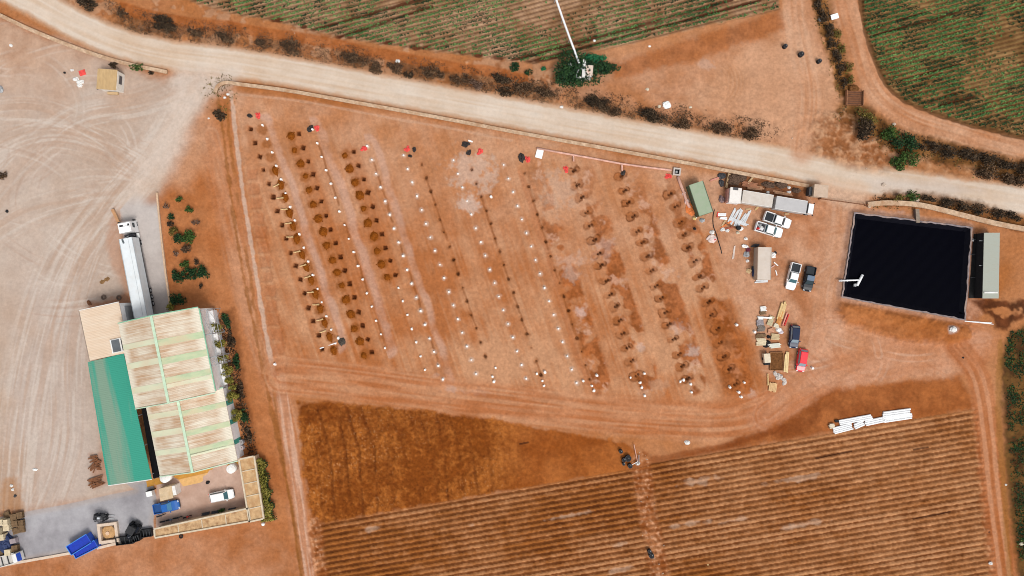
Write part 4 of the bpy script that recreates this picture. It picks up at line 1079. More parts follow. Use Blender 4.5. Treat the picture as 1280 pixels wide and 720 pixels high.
# ------------------------------------------------------------------ warehouse
WHO = P(173.9, 403.2)
WU = (P(265.7, 384.7) - WHO); WL_ = WU.length; WU.normalize()
WROT = math.atan2(WU.y, WU.x)
def roof_mat(name, base, dirt, amt, eaves=True):
    """painted sheet roof: fine ribs and rust-brown dust dragged down the slope"""
    m = bpy.data.materials.new(name); m.use_nodes = True
    n = m.node_tree.nodes; l = m.node_tree.links; b = n['Principled BSDF']; b.inputs['Roughness'].default_value = 0.6; b.inputs['Specular IOR Level'].default_value = 0.25
    tc = n.new('ShaderNodeTexCoord')
    def noise(sc, vec, det=6, ro=0.6):
        mp = n.new('ShaderNodeMapping'); mp.inputs['Scale'].default_value = vec; l.new(tc.outputs['Object'], mp.inputs['Vector'])
        q = n.new('ShaderNodeTexNoise'); q.inputs['Scale'].default_value = sc; q.inputs['Detail'].default_value = det; q.inputs['Roughness'].default_value = ro
        l.new(mp.outputs[0], q.inputs['Vector']); return q.outputs['Fac']
    a = noise(1.0, (0.12, 2.4, 0.12)); c = noise(0.22, (1, 1.3, 1), 4)
    ad = n.new('ShaderNodeMath'); ad.operation = 'MULTIPLY_ADD'; ad.inputs[1].default_value = 0.55; l.new(a, ad.inputs[0]); 
    c2 = n.new('ShaderNodeMath'); c2.operation = 'MULTIPLY'; c2.inputs[1].default_value = 0.55; l.new(c, c2.inputs[0]); l.new(c2.outputs[0], ad.inputs[2])
    r = n.new('ShaderNodeMapRange'); r.inputs['From Min'].default_value = 0.42; r.inputs['From Max'].default_value = 0.66; r.inputs['To Min'].default_value = 0.0; r.inputs['To Max'].default_value = amt
    l.new(ad.outputs[0], r.inputs['Value'])
    # rain keeps the eaves clean: dust settles in the middle of each slope
    sx = n.new('ShaderNodeSeparateXYZ'); l.new(tc.outputs['Object'], sx.inputs[0])
    e1 = n.new('ShaderNodeMath'); e1.operation = 'SUBTRACT'; e1.inputs[1].default_value = WL_ / 2; l.new(sx.outputs['X'], e1.inputs[0])
    e2 = n.new('ShaderNodeMath'); e2.operation = 'ABSOLUTE'; l.new(e1.outputs[0], e2.inputs[0])
    e3 = n.new('ShaderNodeMapRange'); e3.inputs['From Min'].default_value = WL_ / 2 - .3; e3.inputs['From Max'].default_value = WL_ / 2 - 1.4; l.new(e2.outputs[0], e3.inputs['Value'])
    e4 = n.new('ShaderNodeMath'); e4.operation = 'MULTIPLY'; l.new(e3.outputs[0], e4.inputs[0]); l.new(r.outputs[0], e4.inputs[1])
    mx = n.new('ShaderNodeMix'); mx.data_type = 'RGBA'; mx.inputs['A'].default_value = (*base, 1); mx.inputs['B'].default_value = (*dirt, 1)
    l.new((e4 if eaves else r).outputs[0], mx.inputs['Factor']); l.new(mx.outputs['Result'], b.inputs['Base Color'])
    w = n.new('ShaderNodeTexWave'); w.bands_direction = 'Y'; w.inputs['Scale'].default_value = 1.1; w.inputs['Distortion'].default_value = 0.0
    l.new(tc.outputs['Object'], w.inputs['Vector'])
    bp = n.new('ShaderNodeBump'); bp.inputs['Strength'].default_value = 0.35; bp.inputs['Distance'].default_value = 0.06
    l.new(w.outputs['Fac'], bp.inputs['Height']); l.new(bp.outputs[0], b.inputs['Normal'])
    return m
ROOF_W = roof_mat('cream_sheet_roof', (0.64, 0.58, 0.47), (0.44, 0.28, 0.17), 1.0)
ROOF_A = roof_mat('peach_sheet_roof', (0.66, 0.54, 0.42), (0.60, 0.44, 0.31), 0.8, False)
SKYL = mat('pale_green_skylight', (0.58, 0.60, 0.43), 0.45, 0.10, 1.0, dirt=(0.56, 0.46, 0.32), dirt_amt=0.8, dirt_scale=0.5, stretch=(.4, 1, 1))
SKYL_G = mat('green_skylight', (0.42, 0.50, 0.31), 0.45, 0.12, 1.0, dirt=(0.52, 0.43, 0.28), dirt_amt=0.9, dirt_scale=0.5, stretch=(.4, 1, 1))
RIDGE = mat('mint_ridge', (0.46, 0.60, 0.44), 0.5, 0.1, 1.5)
TRIMG = mat('mint_trim', (0.22, 0.44, 0.30), 0.5, 0.12, 1.5)
WALLW = mat('white_wall_sheet', (0.80, 0.80, 0.80), 0.6, 0.05, 1.0, dirt=(0.5, 0.45, 0.4), dirt_amt=0.25)
TEALW = mat('teal_wall_band', (0.05, 0.30, 0.24), 0.55, 0.08)
def gable(parent, x0, x1, y0, y1, he, hr, over, lights, sub=True, roofm=ROOF_W):
    """y runs along the building (negative = south); lights are (y, width, side)"""
    xm = (x0 + x1) / 2
    w = MB()
    w.prism([(x0, y0), (x1, y0), (x1, y1), (x0, y1)], -0.3, he)
    for y in (y0, y1):
        s = 0.001 if y == y0 else -0.001
        w.add([(x0, y + s, he), (x1, y + s, he), (xm, y + s, hr - 0.12)], [(0, 1, 2)])
    wall = w.build('wall', WALLW, parent)
    rise = (hr - he) / (xm - x0)
    roofs = []
    for sgn, xe in ((-1, x0), (1, x1)):
        m = MB(); xo = xe + sgn * over; zo = he - rise * over
        ya, yb = y0 + 0.25, y1 - 0.25
        m.add([(xm, ya, hr), (xo, ya, zo), (xo, yb, zo), (xm, yb, hr), (xm, ya, hr - .1), (xo, ya, zo - .1), (xo, yb, zo - .1), (xm, yb, hr - .1)],
              [(0, 1, 2, 3) if sgn < 0 else (3, 2, 1, 0), (4, 7, 6, 5) if sgn < 0 else (5, 6, 7, 4), (1, 5, 6, 2), (0, 4, 5, 1), (2, 6, 7, 3)])
        ro = m.build('roof', roofm, parent); roofs.append(ro)
        for (yy, wd, sd, mm) in lights:
            if sd != sgn: continue
            a = 0.04
            q = MB(); xi = xm + sgn * 0.22; zi = hr - rise * 0.22
            xq = xo - sgn * 0.05; zq = zo + rise * 0.05
            q.add([(xi, yy + wd / 2, zi + a), (xq, yy + wd / 2, zq + a), (xq, yy - wd / 2, zq + a), (xi, yy - wd / 2, zi + a),
                   (xi, yy + wd / 2, zi), (xq, yy + wd / 2, zq), (xq, yy - wd / 2, zq), (xi, yy - wd / 2, zi)],
                  [(0, 1, 2, 3) if sgn < 0 else (3, 2, 1, 0), (0, 4, 5, 1), (1, 5, 6, 2), (2, 6, 7, 3)])
            q.build('skylight', mm, ro)
    r = MB(); r.box((xm, (y0 + y1) / 2, hr + 0.06), (0.5, abs(y1 - y0) + 0.5, 0.1)); r.build('ridge_cap', RIDGE, parent)
    for sgn, xe in ((-1, x0), (1, x1)):
        L = (xm - x0) + over; an = math.atan(rise)
        for y, mm in ((y0 + 0.27, TRIMG), (y1 - 0.27, RIDGE)):
            q = MB(); q.box((xm + sgn * L / 2, y, (hr + he - rise * over) / 2 + 0.03), (L / math.cos(an), 0.18, 0.22), ry=sgn * an); q.build('verge_trim', mm, parent)
    return roofs
WH = thing('warehouse', 'big two-level gabled warehouse with stained cream and green striped roof', 'warehouse', WHO, WROT)
NLEN, SLEN = 15.7, 13.7
X1 = WL_
gable(WH, 0, X1, 0, -NLEN, 7.5, 10.2, 0.25,
      [(-4.4, 1.0, -1, SKYL), (-8.0, 1.1, -1, SKYL), (-12.6, 1.1, -1, SKYL), (-4.9, 1.2, 1, SKYL_G), (-8.3, 1.2, 1, SKYL_G), (-11.9, 1.1, 1, SKYL_G), (-12.9, .7, 1, SKYL)])
gable(WH, 0.35, X1 + 0.35, -NLEN - 0.02, -NLEN - SLEN, 4.3, 7.1, 0.2,
      [(-18.2, 1.0, -1, SKYL), (-21.6, 1.1, -1, SKYL), (-25.2, 1.0, -1, SKYL), (-18.6, 1.0, 1, SKYL_G), (-22.4, 1.0, 1, SKYL_G), (-25.9, 1.1, 1, SKYL_G), (-26.5, .5, 1, SKYL)])
for yy in (-18.6, -22.3, -26.2):                      # teal bands on the east wall of the lower hall
    q = MB(); q.box((X1 + 0.352, yy, 1.95), (0.03, 0.9, 4.3)); q.build('wall_band', TEALW, WH)
g = MB(); g.box((X1 + 0.36, -NLEN / 2, 7.35), (0.2, NLEN, 0.18)); g.build('gutter', TRIMG, WH)
# white plinth roof and the braced steel frame along the east wall
p_ = MB(); p_.prism([(X1 + .01, -0.6), (X1 + 0.75, -0.6), (X1 + 0.75, -NLEN + .6), (X1 + .01, -NLEN + .6)], -0.3, 2.2); p_.build('lean_to', WALLW, WH)
fr = MB()
def bar(mb, a, b, w=0.12): mb.cyl(a, b, w / 2, n=6)
def frame_bay(y0, y1, braced):
    f = MB()
    xo = X1 + 1.5
    for y in (y0, y1):
        bar(f, (xo, y, -0.2), (xo, y, 6.6)); bar(f, (X1 + .05, y, 6.6), (xo, y, 6.6)); bar(f, (X1 + .05, y, 3.0), (xo, y, 3.0), .1)
    bar(f, (xo, y0, 6.6), (xo, y1, 6.6)); bar(f, (xo, y0, 3.2), (xo, y1, 3.2))
    if braced:
        bar(f, (X1 + .1, y0, 6.62), (xo, y1, 6.62), .1); bar(f, (xo, y0, 6.64), (X1 + .1, y1, 6.64), .1)
        bar(f, (xo, y0, 0.2), (xo, y1, 6.5), .1); bar(f, (xo, y1, 0.2), (xo, y0, 6.5), .1)
    f.build('steel_frame', GREY, WH)
frame_bay(-0.4, -5.0, True); frame_bay(-5.1, -9.3, False); frame_bay(-9.4, -10.9, True)

# cream annexe west of the warehouse
def annexe():
    a = P(117.6, 387.6); b = P(166.5, 377.2); u = (b - a); L = u.length; rz = math.atan2(u.y, u.x)
    t = thing('annexe', 'peach sheet-roofed annexe on the north-west corner of the warehouse', 'building', a, rz)
    D = 9.6
    w = MB(); w.prism([(0.15, -.15), (L - .12, -.15), (L - .12, -D + .15), (0.15, -D + .15)], -0.3, [5.0, 5.35, 5.35, 5.0]); w.build('wall', WALLW, t)
    r = MB(); z0, z1 = 5.02, 5.4
    r.prism([(0, 0), (L, 0), (L, -D), (0, -D)], [z0, z1, z1, z0], [z0 + .12, z1 + .12, z1 + .12, z0 + .12])
    ro = r.build('roof', ROOF_A, t)
    f = MB(); f.box((L / 2, 0.07, 5.24), (L, 0.12, 0.2), ry=-math.atan2(.38, L)); f.build('fascia', WHITE_D, t)
    f = MB(); f.box((-0.07, -D / 2, 5.06), (0.12, D, 0.2)); f.build('fascia', mat('dark_fascia', (0.25, 0.2, 0.16), .8, .2), t)
    h = MB(); h.prism([(L - 3.1, -D + 0.4), (L - 0.55, -D + .4), (L - 0.55, -D + 3.0), (L - 3.1, -D + 3.0)], 5.4, 5.66); hh = h.build('roof_light', WHITE_D, ro)
    g_ = MB(); g_.box((L - 2.1, -D + 1.7, 5.68), (1.5, 2.3, 0.05)); g_.build('pane', mat('dark_grey_glass', (0.10, 0.11, 0.12), 0.35, 0.15, 1, .5), ro)
    g_ = MB(); g_.box((L - 0.85, -D + 1.7, 5.68), (0.38, 2.3, 0.06)); g_.build('vent_slot', BLACK, ro)
    d = MB(); d.box((L - .1, -2.2, 1.9), (0.06, 3.0, 3.4)); d.build('loading_door', GREY, t)
annexe()
# teal canopy
def teal():
    cs = [P(110, 452.5, 4.3), P(155, 442, 5.0), P(190, 598.7, 5.0), P(135.5, 606.5, 4.3)]
    o = Vector((cs[3].x, cs[3].y, 0))
    t = thing('canopy', 'long teal sheet canopy with a dusty grey streak, west of the warehouse', 'canopy', o)
    m = bpy.data.materials.new('teal_sheet'); m.use_nodes = True
    n = m.node_tree.nodes; l = m.node_tree.links; b = n['Principled BSDF']; b.inputs['Roughness'].default_value = 0.6; b.inputs['Specular IOR Level'].default_value = .25
    tc = n.new('ShaderNodeTexCoord'); mp = n.new('ShaderNodeMapping'); mp.inputs['Rotation'].default_value = (0, 0, math.radians(-11))
    l.new(tc.outputs['Object'], mp.inputs['Vector'])
    mp2 = n.new('ShaderNodeMapping'); mp2.inputs['Scale'].default_value = (0.9, 0.06, 0.5); l.new(mp.outputs[0], mp2.inputs['Vector'])
    q = n.new('ShaderNodeTexNoise'); q.inputs['Scale'].default_value = 1.0; q.inputs['Detail'].default_value = 5; l.new(mp2.outputs[0], q.inputs['Vector'])
    sx = n.new('ShaderNodeSeparateXYZ'); l.new(mp.outputs[0], sx.inputs[0])
    # the west half has faded and collected dust
    rx = n.new('ShaderNodeMapRange'); rx.inputs['From Min'].default_value = 3.4; rx.inputs['From Max'].default_value = 0.4; rx.inputs['To Min'].default_value = -0.14; rx.inputs['To Max'].default_value = 0.36
    d1 = n.new('ShaderNodeMath'); d1.operation = 'SUBTRACT'; d1.inputs[1].default_value = 2.7; l.new(sx.outputs['X'], d1.inputs[0])
    d2 = n.new('ShaderNodeMath'); d2.operation = 'ABSOLUTE'; l.new(d1.outputs[0], d2.inputs[0]); l.new(d2.outputs[0], rx.inputs['Value'])
    ad = n.new('ShaderNodeMath'); ad.operation = 'ADD'; l.new(q.outputs['Fac'], ad.inputs[0]); l.new(rx.outputs[0], ad.inputs[1])
    rr = n.new('ShaderNodeMapRange'); rr.inputs['From Min'].default_value = 0.5; rr.inputs['From Max'].default_value = 0.8; rr.inputs['To Max'].default_value = 0.8; l.new(ad.outputs[0], rr.inputs['Value'])
    mx = n.new('ShaderNodeMix'); mx.data_type = 'RGBA'; mx.inputs['A'].default_value = (0.035, 0.27, 0.19, 1); mx.inputs['B'].default_value = (0.21, 0.27, 0.20, 1)
    l.new(rr.outputs[0], mx.inputs['Factor']); l.new(mx.outputs['Result'], b.inputs['Base Color'])
    # western edge stays teal: ribs only as bump
    w = n.new('ShaderNodeTexWave'); w.bands_direction = 'Y'; w.inputs['Scale'].default_value = 0.9; l.new(mp.outputs[0], w.inputs['Vector'])
    bp = n.new('ShaderNodeBump'); bp.inputs['Strength'].default_value = 0.4; bp.inputs['Distance'].default_value = 0.05; l.new(w.outputs['Fac'], bp.inputs['Height']); l.new(bp.outputs[0], b.inputs['Normal'])
    lo = [c - o for c in cs]
    mb = MB(); mb.prism([(c.x, c.y) for c in lo], [c.z for c in lo], [c.z + .12 for c in lo]); mb.build('roof', m, t)
    f = MB(); f.cyl(lo[2] + Vector((0, -.05, .05)), lo[3] + Vector((0, -.05, .05)), 0.1, n=6); f.build('fascia', WHITE_D, t)
    for i in range(5):
        k = i / 4
        for a, c in ((lo[0], lo[3]), (lo[1], lo[2])):
            q_ = a.lerp(c, 0.03 + k * .94); s = 0.3 if a is lo[0] else -0.3
            MB().cyl((q_.x + s, q_.y, -0.3), (q_.x + s, q_.y, q_.z), 0.09, n=8).build('post', GREY, t)
    bk = MB()
    for a in (lo[0], lo[1], ): pass
    bk.prism([(lo[0].x + .5, lo[0].y - .4), (lo[1].x - .3, lo[1].y - .4), (lo[1].x - .3, lo[1].y - .6), (lo[0].x + .5, lo[0].y - .6)], -0.3, 4.2); bk.build('back_wall', WALLW, t)
teal()
# shaded gap between canopy and lower hall: black sheet added to imitate its shade
def lane_shade():
    cs = [P(176.5, 509, 3.4), P(184, 508, 3.4), P(203, 596, 3.4), P(191.5, 598, 3.4)]
    o = Vector((cs[0].x, cs[0].y, 0)); t = thing('lane_shade', 'narrow black sheet imitating deep shade in the lane beside the teal canopy', 'shade_sheet', o)
    lo = [c - o for c in cs]
    mb = MB(); mb.prism([(c.x, c.y) for c in lo], 3.4, 3.43); mb.build('shade_sheet', mat('black_lane_shade', (0.008, 0.008, 0.009), .95, .1, spec=.05), t)
    for i in (0, 3):
        c = lo[i]; MB().cyl((c.x + .2, c.y, -.3), (c.x + .2, c.y, 3.4), 0.06, n=6).build('post', DARK, t)
lane_shade()

# ------------------------------------------------------------------ terrace south of the warehouse
OCHRE = mat('ochre_floor', (0.44, 0.21, 0.035), .85, .12, 1.5); TAN = mat('tan_floor', (0.58, 0.34, 0.13), .85, .12, 1.5)
def slab(name, label, cat, pts, h0, h1, m, hpx=0.0):
    p = [P(x, y, hpx) for x, y in pts]; o = Vector((p[0].x, p[0].y, 0))
    mb = MB(); mb.prism([(q.x - o.x, q.y - o.y) for q in p], h0, h1)
    ob = mb.build(name, m, None); ob.location = o
    return tag(ob, label, cat)
slab('tiled_floor', 'mustard strip right under the warehouse eaves', 'floor strip', [(214, 594), (297, 575), (298, 582), (223, 599.5)], -0.1, 0.03, OCHRE)  # floor is darker mustard next to the eaves, tan beyond
slab('tiled_floor', 'tan strip between mustard strip and parked white car', 'floor strip', [(223, 599.5), (287, 585), (290, 594.5), (229, 608)], -0.1, 0.03, TAN)
def parapet_roof(name, label, pts, h, m, par, bays, axis_pts):
    """flat roof with raised white edge and cross ribs"""
    p = [P(x, y, h) for x, y in pts]; o = Vector((p[0].x, p[0].y, 0)); lo = [q - o for q in p]
    t = thing(name, label, 'building', o)
    c = sum(lo, Vector()) / 4
    w = MB(); w.prism([(q.x + (c.x - q.x) * .03, q.y + (c.y - q.y) * .03) for q in lo], -0.3, h - .1); w.build('wall', mat('tan_wall', (.46, .34, .22), .9, .1), t)
    r = MB(); r.prism([(q.x, q.y) for q in lo], h - .1, h); r.build('roof', m, t)
    for i in range(4):
        a, b = lo[i], lo[(i + 1) % 4]; mid = (a + b) / 2; d = b - a
        q = MB(); q.box((mid.x + (c.x - mid.x) * .002, mid.y, h + 0.1), (d.length - .32 if i % 2 else d.length, 0.3, 0.26), rz=math.atan2(d.y, d.x)); q.build('parapet', par, t)
    for k in range(1, bays):
        a = lo[0].lerp(lo[1], k / bays); b = lo[3].lerp(lo[2], k / bays); d = b - a; mid = (a + b) / 2
        q = MB(); q.box((mid.x, mid.y, h + .05), (d.length - .5, 0.16, 0.12), rz=math.atan2(d.y, d.x)); q.build('roof_rib', par, t)
    return t
PARA = mat('cream_parapet', (0.54, 0.45, 0.33), .8, .1, 1.5)
STAINR = mat('stained_tan_roof', (0.52, 0.34, 0.18), .9, .15, 1.5, dirt=(0.22, 0.10, 0.04), dirt_amt=0.85, dirt_scale=1.1, stretch=(1, 1, 1))
parapet_roof('terrace_wing', 'low tan-roofed wing on the east side of the terrace', [(299, 574), (318, 570), (330, 648), (312, 652)][1:] + [(299, 574)], 2.6, TANROOF, PARA, 5, None)
parapet_roof('terrace_wing', 'low streaked tan-roofed wing on the south side of the terrace', [(193, 661), (311, 635), (313, 651), (194, 672)], 2.6, STAINR, PARA, 4, None)
def water_tank(px, py, r, h, lab):
    t = thing('water_tank', lab, 'tank', P(px, py))
    MB().cyl((0, 0, 0), (0, 0, h), r, n=24).build('tank', WHITE, t, True)
    MB().cyl((0, 0, h), (0, 0, h + .18), r * .96, r * .35, n=24).build('lid', WHITE_D, t)
water_tank(212, 594, 0.95, 2.2, 'fat white water tank at the warehouse south-west corner')
water_tank(293, 583.5, 0.85, 2.0, 'white water tank at the warehouse south-east corner')
def small_hut():
    a, b, c, d = P(198.5, 611, 2.3), P(213.5, 607.5, 2.3), P(216, 622, 2.3), P(200.5, 626, 2.3); o = Vector((a.x, a.y, 0)); lo = [q - o for q in (a, b, c, d)]
    t = thing('hut', 'small flat-roofed tan hut beside the blue pickup', 'hut', o)
    MB().prism([(q.x, q.y) for q in lo], -.2, 2.2).build('wall', mat('sand_wall', (.5, .4, .27), .9, .1), t)
    MB().prism([(q.x * 1.04, q.y * 1.04) for q in lo], 2.2, 2.35).build('roof', mat('sand_roof', (.55, .42, .27), .9, .15, 1.5, dirt=(.4, .25, .12), dirt_amt=.6), t)
    MB().box(((lo[1].x + lo[2].x) / 2 + .35, (lo[1].y + lo[2].y) / 2 + .2, 1.1), (0.7, 1.8, 2.2), rz=.2).build('white_panel', WHITE_D, t)
small_hut()
def ac_box(px, py):
    t = thing('storage_bin', 'square white bin with open dark lid beside the small hut', 'bin', P(px, py), 0.22)
    MB().box((0, 0, .45), (1.15, 1.0, .9)).build('bin_body', WHITE, t)
    MB().box((.35, .62, .6), (1.5, .12, 1.2)).build('lid', BLACK, t)
ac_box(189, 616)
slab('floor_plate', 'mustard floor plate between teal canopy and white tank', 'floor strip', [(183, 601), (203, 596), (205, 604), (184, 609)], -.1, .05, OCHRE)
tag(MB().lump((0, 0, 0), .45, .35, .7, 4).build('red_sack', REDCLOTH, loc=P(216, 614)), 'dark red sack by the small hut', 'sack')
slab('tiled_floor', 'tan paved bay under the blue pickup and the bicycles', 'floor strip', [(196, 637), (222, 632), (224, 641), (198, 648)], -.1, .03, mat('clay_paving', (.5, .33, .21), .9, .12))

# ------------------------------------------------------------------ reservoir
def reservoir():
    r_ = [P(x, y) for x, y in POND]; c = sum(r_, Vector()) / 4
    WAT = mat('black_water', (0.0008, 0.0009, 0.003), 0.4, 0.1, 1, 0.02)
    n = 40; g_ = MB()
    # still, nearly black water, a few centimetres of slack in the surface
    vs = []; fs = []
    for j in range(n + 1):
        for i in range(n + 1):
            a = r_[0].lerp(r_[1], i / n); b = r_[3].lerp(r_[2], i / n); q = a.lerp(b, j / n)
            vs.append((q.x, q.y, 0.12 + 0.015 * math.sin(i * 1.3 + j * .7)))
    for j in range(n):
        for i in range(n): k = j * (n + 1) + i; fs.append((k, k + n + 1, k + n + 2, k + 1))
    tag(g_.add(vs, fs).build('reservoir_water', WAT), kind='structure')
    LIN = mat('black_liner', (0.004, 0.004, 0.007), 0.8, 0.2, 1.5, 0.04); LINP = mat('dusty_liner_edge', (0.20, 0.17, 0.18), .9, .3, 1.0, dirt=(.42, .28, .2), dirt_amt=.7, dirt_scale=.5)
    t = thing('pond_liner', 'black plastic liner with dusty grey edge around the reservoir', 'pond liner', c)
    def ring(o0, z0, o1, z1, m, nm, wav=0.0):
        mb = MB(); vs = []; K = 26
        for i in range(4):
            a, b = r_[i], r_[(i + 1) % 4]; d = (b - a).normalized(); nrm = Vector((-d.y, d.x, 0))
            if nrm.dot(c - a) > 0: nrm = -nrm
            dn = (r_[(i + 2) % 4] - b).normalized(); n2 = Vector((-dn.y, dn.x, 0))
            if n2.dot(c - b) > 0: n2 = -n2
            for k in range(K):
                f = k / K; q = a.lerp(b, f)
                if k == 0:
                    dp = (a - r_[(i - 1) % 4]).normalized(); n0 = Vector((-dp.y, dp.x, 0))
                    if n0.dot(c - a) > 0: n0 = -n0
                    nn = (nrm + n0) / (1 + nrm.dot(n0))
                else: nn = nrm
                wv = wav * rnd.uniform(-1, 1)
                vs.append((q + nn * (o0 + wv) - c, z0)); vs.append((q + nn * (o1 + wv * .6) - c, z1))
        m_ = len(vs) // 2
        mb.add([(v.x, v.y, z) for v, z in vs], [(2 * i, 2 * i + 1, 2 * ((i + 1) % m_) + 1, 2 * ((i + 1) % m_)) for i in range(m_)])
        mb.build(nm, m, t)
    ring(-1.3, -0.5, 0.3, 0.75, LIN, 'liner_slope', .0); ring(0.24, 0.76, 0.52, 0.80, LINP, 'liner_lip', .12)
reservoir()
def intake():
    t = thing('intake_pipe', 'white T-shaped intake pipe reaching over the west reservoir edge', 'pipe', P(1046, 351))
    b = P(1071, 350) - P(1046, 351)
    MB().tube([(0, 0, .9), (b.x * .5, b.y * .5, .95), (b.x, b.y, .75)], .16).build('pipe', PIPEW, t, True)
    p0 = P(1069.5, 357) - P(1046, 351); p1 = P(1076.5, 343.5) - P(1046, 351)
    MB().tube([(p0.x, p0.y, .6), (p1.x, p1.y, .6)], .26, 10).build('float', PIPEW, t, True)
    MB().cyl((b.x - .7, b.y - 1.0, .5), (b.x - .7, b.y - 1.0, 1.0), .3, n=10).build('valve', GREY, t)
    for i, k in enumerate((.15, .45)): MB().box((b.x * k, b.y * k, .35), (.16, .5, .9)).build('support', GREY, t)
intake()
def long_shed():
    h = 2.8
    a, b, c, d = P(1230, 291, h), P(1249, 291, h), P(1247.5, 373, h), P(1228, 373, h); o = Vector((a.x, a.y, 0)); lo = [q - o for q in (a, b, c, d)]
    t = thing('shed', 'long grey-green roofed shed with dark side east of the reservoir', 'shed', o)
    MB().prism([(q.x + (.12 if i in (0, 3) else -.12), q.y) for i, q in enumerate(lo)], -.3, h - .05).build('wall', mat('black_board_wall', (.012, .012, .014), .9, .2), t)
    MB().prism([(q.x, q.y) for q in lo], [h - .05, h + .1, h + .1, h - .05], [h + .05, h + .2, h + .2, h + .05]).build('roof', mat('grey_green_roof', (.34, .36, .31), .6, .08, .8, dirt=(.26, .25, .2), dirt_amt=.5, stretch=(1, 4, 1)), t)
    m = lo[2].lerp(lo[1], .09); m2 = lo[3].lerp(lo[0], .09); MB().box(((m.x + m2.x) / 2, (m.y + m2.y) / 2, h + .24), (2.6, .32, .06)).build('ridge_flashing', WHITE_D, t)
    for k in (0.12, .5): 
        y = lo[0].y + (lo[3].y - lo[0].y) * k; MB().box((lo[0].x - .25, y, 2.3), (.8, .08, .08)).build('bracket', GREY, t)
    fl = MB(); fl.prism([(lo[0].x - 1.1, lo[0].y), (lo[0].x + .1, lo[0].y), (lo[3].x + .1, lo[3].y), (lo[3].x - 1.1, lo[3].y)], -.1, .06); fl.build('dark_strip', mat('near_black_strip', (.012, .012, .012), .95, .3), t)  # near-black strip on the ground along the west wall
long_shed()
def culvert():
    t = thing('cattle_grid', 'square rusty cattle grid beside the northern dirt track', 'cattle grid', G(1067, 123, 0.02), -.03)
    MB().box((0, 0, .1), (3.1, 2.8, .3)).build('frame', RUST, t)
    for k in range(6): MB().cyl((-1.45, -1.1 + k * .44, .3), (1.45, -1.1 + k * .44, .3), .07, n=6).build('rail', mat('dark_rust', (.11, .05, .03), .9, .3), t)
    for s in (-1, 1): MB().box((s * 1.62, 0, .4), (.16, 2.9, .8)).build('side_wall', mat('rusty_side', (.26, .12, .06), .9, .3), t)
    MB().lump((0, 1.9, -.1), 1.0, .8, .5, 3).build('spoil', SOIL2, t)
culvert()
def gatehouse():
    t = thing('gatehouse', 'small square pale-roofed gatehouse at the east end of the site wall', 'hut', P(1019.5, 240.5), -.1)
    MB().box((0, 0, 1.1), (2.5, 2.1, 2.4)).build('wall', mat('sandy_wall', (.46, .34, .24), .9, .12), t)
    MB().box((.1, 0, 2.36), (2.7, 2.4, .14)).build('roof', mat('dusty_pink_roof', (.5, .38, .29), .9, .12, 1.2, dirt=(.4, .27, .18), dirt_amt=.6), t)
    MB().box((-1.6, -.1, .8), (.5, 1.6, 1.6)).build('generator_cabinet', DARK, t)
gatehouse()
def kiosk():
    t = thing('kiosk', 'tan roofed kiosk standing alone in the north-west of the lorry yard', 'kiosk', P(143.5, 104), -.07)
    MB().box((0, 0, 1.3), (3.7, 3.5, 2.7)).build('wall', mat('white_kiosk_wall', (.66, .62, .56), .8, .08), t)
    MB().box((-.1, 0, 2.7), (3.75, 3.9, .14)).build('roof', mat('ochre_sheet_roof', (.47, .32, .16), .8, .1, 1.0, dirt=(.38, .23, .10), dirt_amt=.5, stretch=(3, 1, 1)), t)
    MB().box((-1.93, 0, 2.5), (.12, 4.0, .5)).build('fascia', DARK, t)  # dark strip along the west edge of the roof
    MB().box((1.87, .3, 1.5), (.06, 1.6, 1.0)).build('window', mat('kiosk_window', (.06, .06, .07), .3, .1), t)
    MB().box((0, -2.1, .35), (2.0, .5, .5)).build('bench', WOOD, t)
kiosk()
def pump_house():
    t = thing('pump_house', 'small white pump house in the middle of the green thicket', 'pump house', P(734, 94), -.08)
    MB().box((0, 0, 1.5), (1.25, 2.1, 3.4)).build('wall', WALLW, t)
    MB().box((0.1, 0, 3.25), (1.35, 2.0, .12)).build('roof', mat('pinkish_slab', (.60, .48, .40), .85, .1), t)
    MB().box((-.95, .35, 1.6), (.6, 3.4, 3.2)).build('side_tank', WHITE_D, t)
    MB().box((0, -.1, 3.36), (.3, .3, .12)).build('hatch', mat('reddish_hatch', (.4, .18, .12), .8, .2), t)
pump_house()
def irrigation():
    a = P(724, 82, 3.0)
    t = thing('irrigation_pipe', 'long straight white irrigation pipe crossing the crop to the pump house', 'pipe', Vector((a.x, a.y, 0)))
    q = [P(724, 79, 3.0), P(712, 47, 3.0), P(703, 22, 3.0), P(694, -4, 3.0), P(684, -34, 3.0), P(673, -66, 3.0)]
    MB().tube([(p.x - a.x, p.y - a.y, p.z) for p in q], .21, 8).build('pipe', PIPEW, t, True)
    MB().tube([(0, 0, 3.0), (-.1, -.8, 2.9), (-.5, -1.6, 2.8), (-.4, -2.4, 2.7)], .12, 8).build('hose', GREY, t, True)
    MB().lump((.7, -.5, 3.0), .4, .35, .4, 5, floor=False).build('valve', GREY, t)
    MB().lump((.1, -2.2, 2.7), .45, .35, .4, 7, floor=False).build('motor', WHITE_D, t)
    for p in q[1:]:
        MB().cyl((p.x - a.x, p.y - a.y, -.3), (p.x - a.x, p.y - a.y, 3.0), .06, n=6).build('stand', GREY, t)
irrigation()
tag(MB().lump((0, 0, 2.6), .42, .35, .4, 9, floor=False).build('plastic_waste', WHITE_D, loc=P(711.5, 85.5)), 'white plastic lump caught in the crown of the big green tree', 'plastic waste')
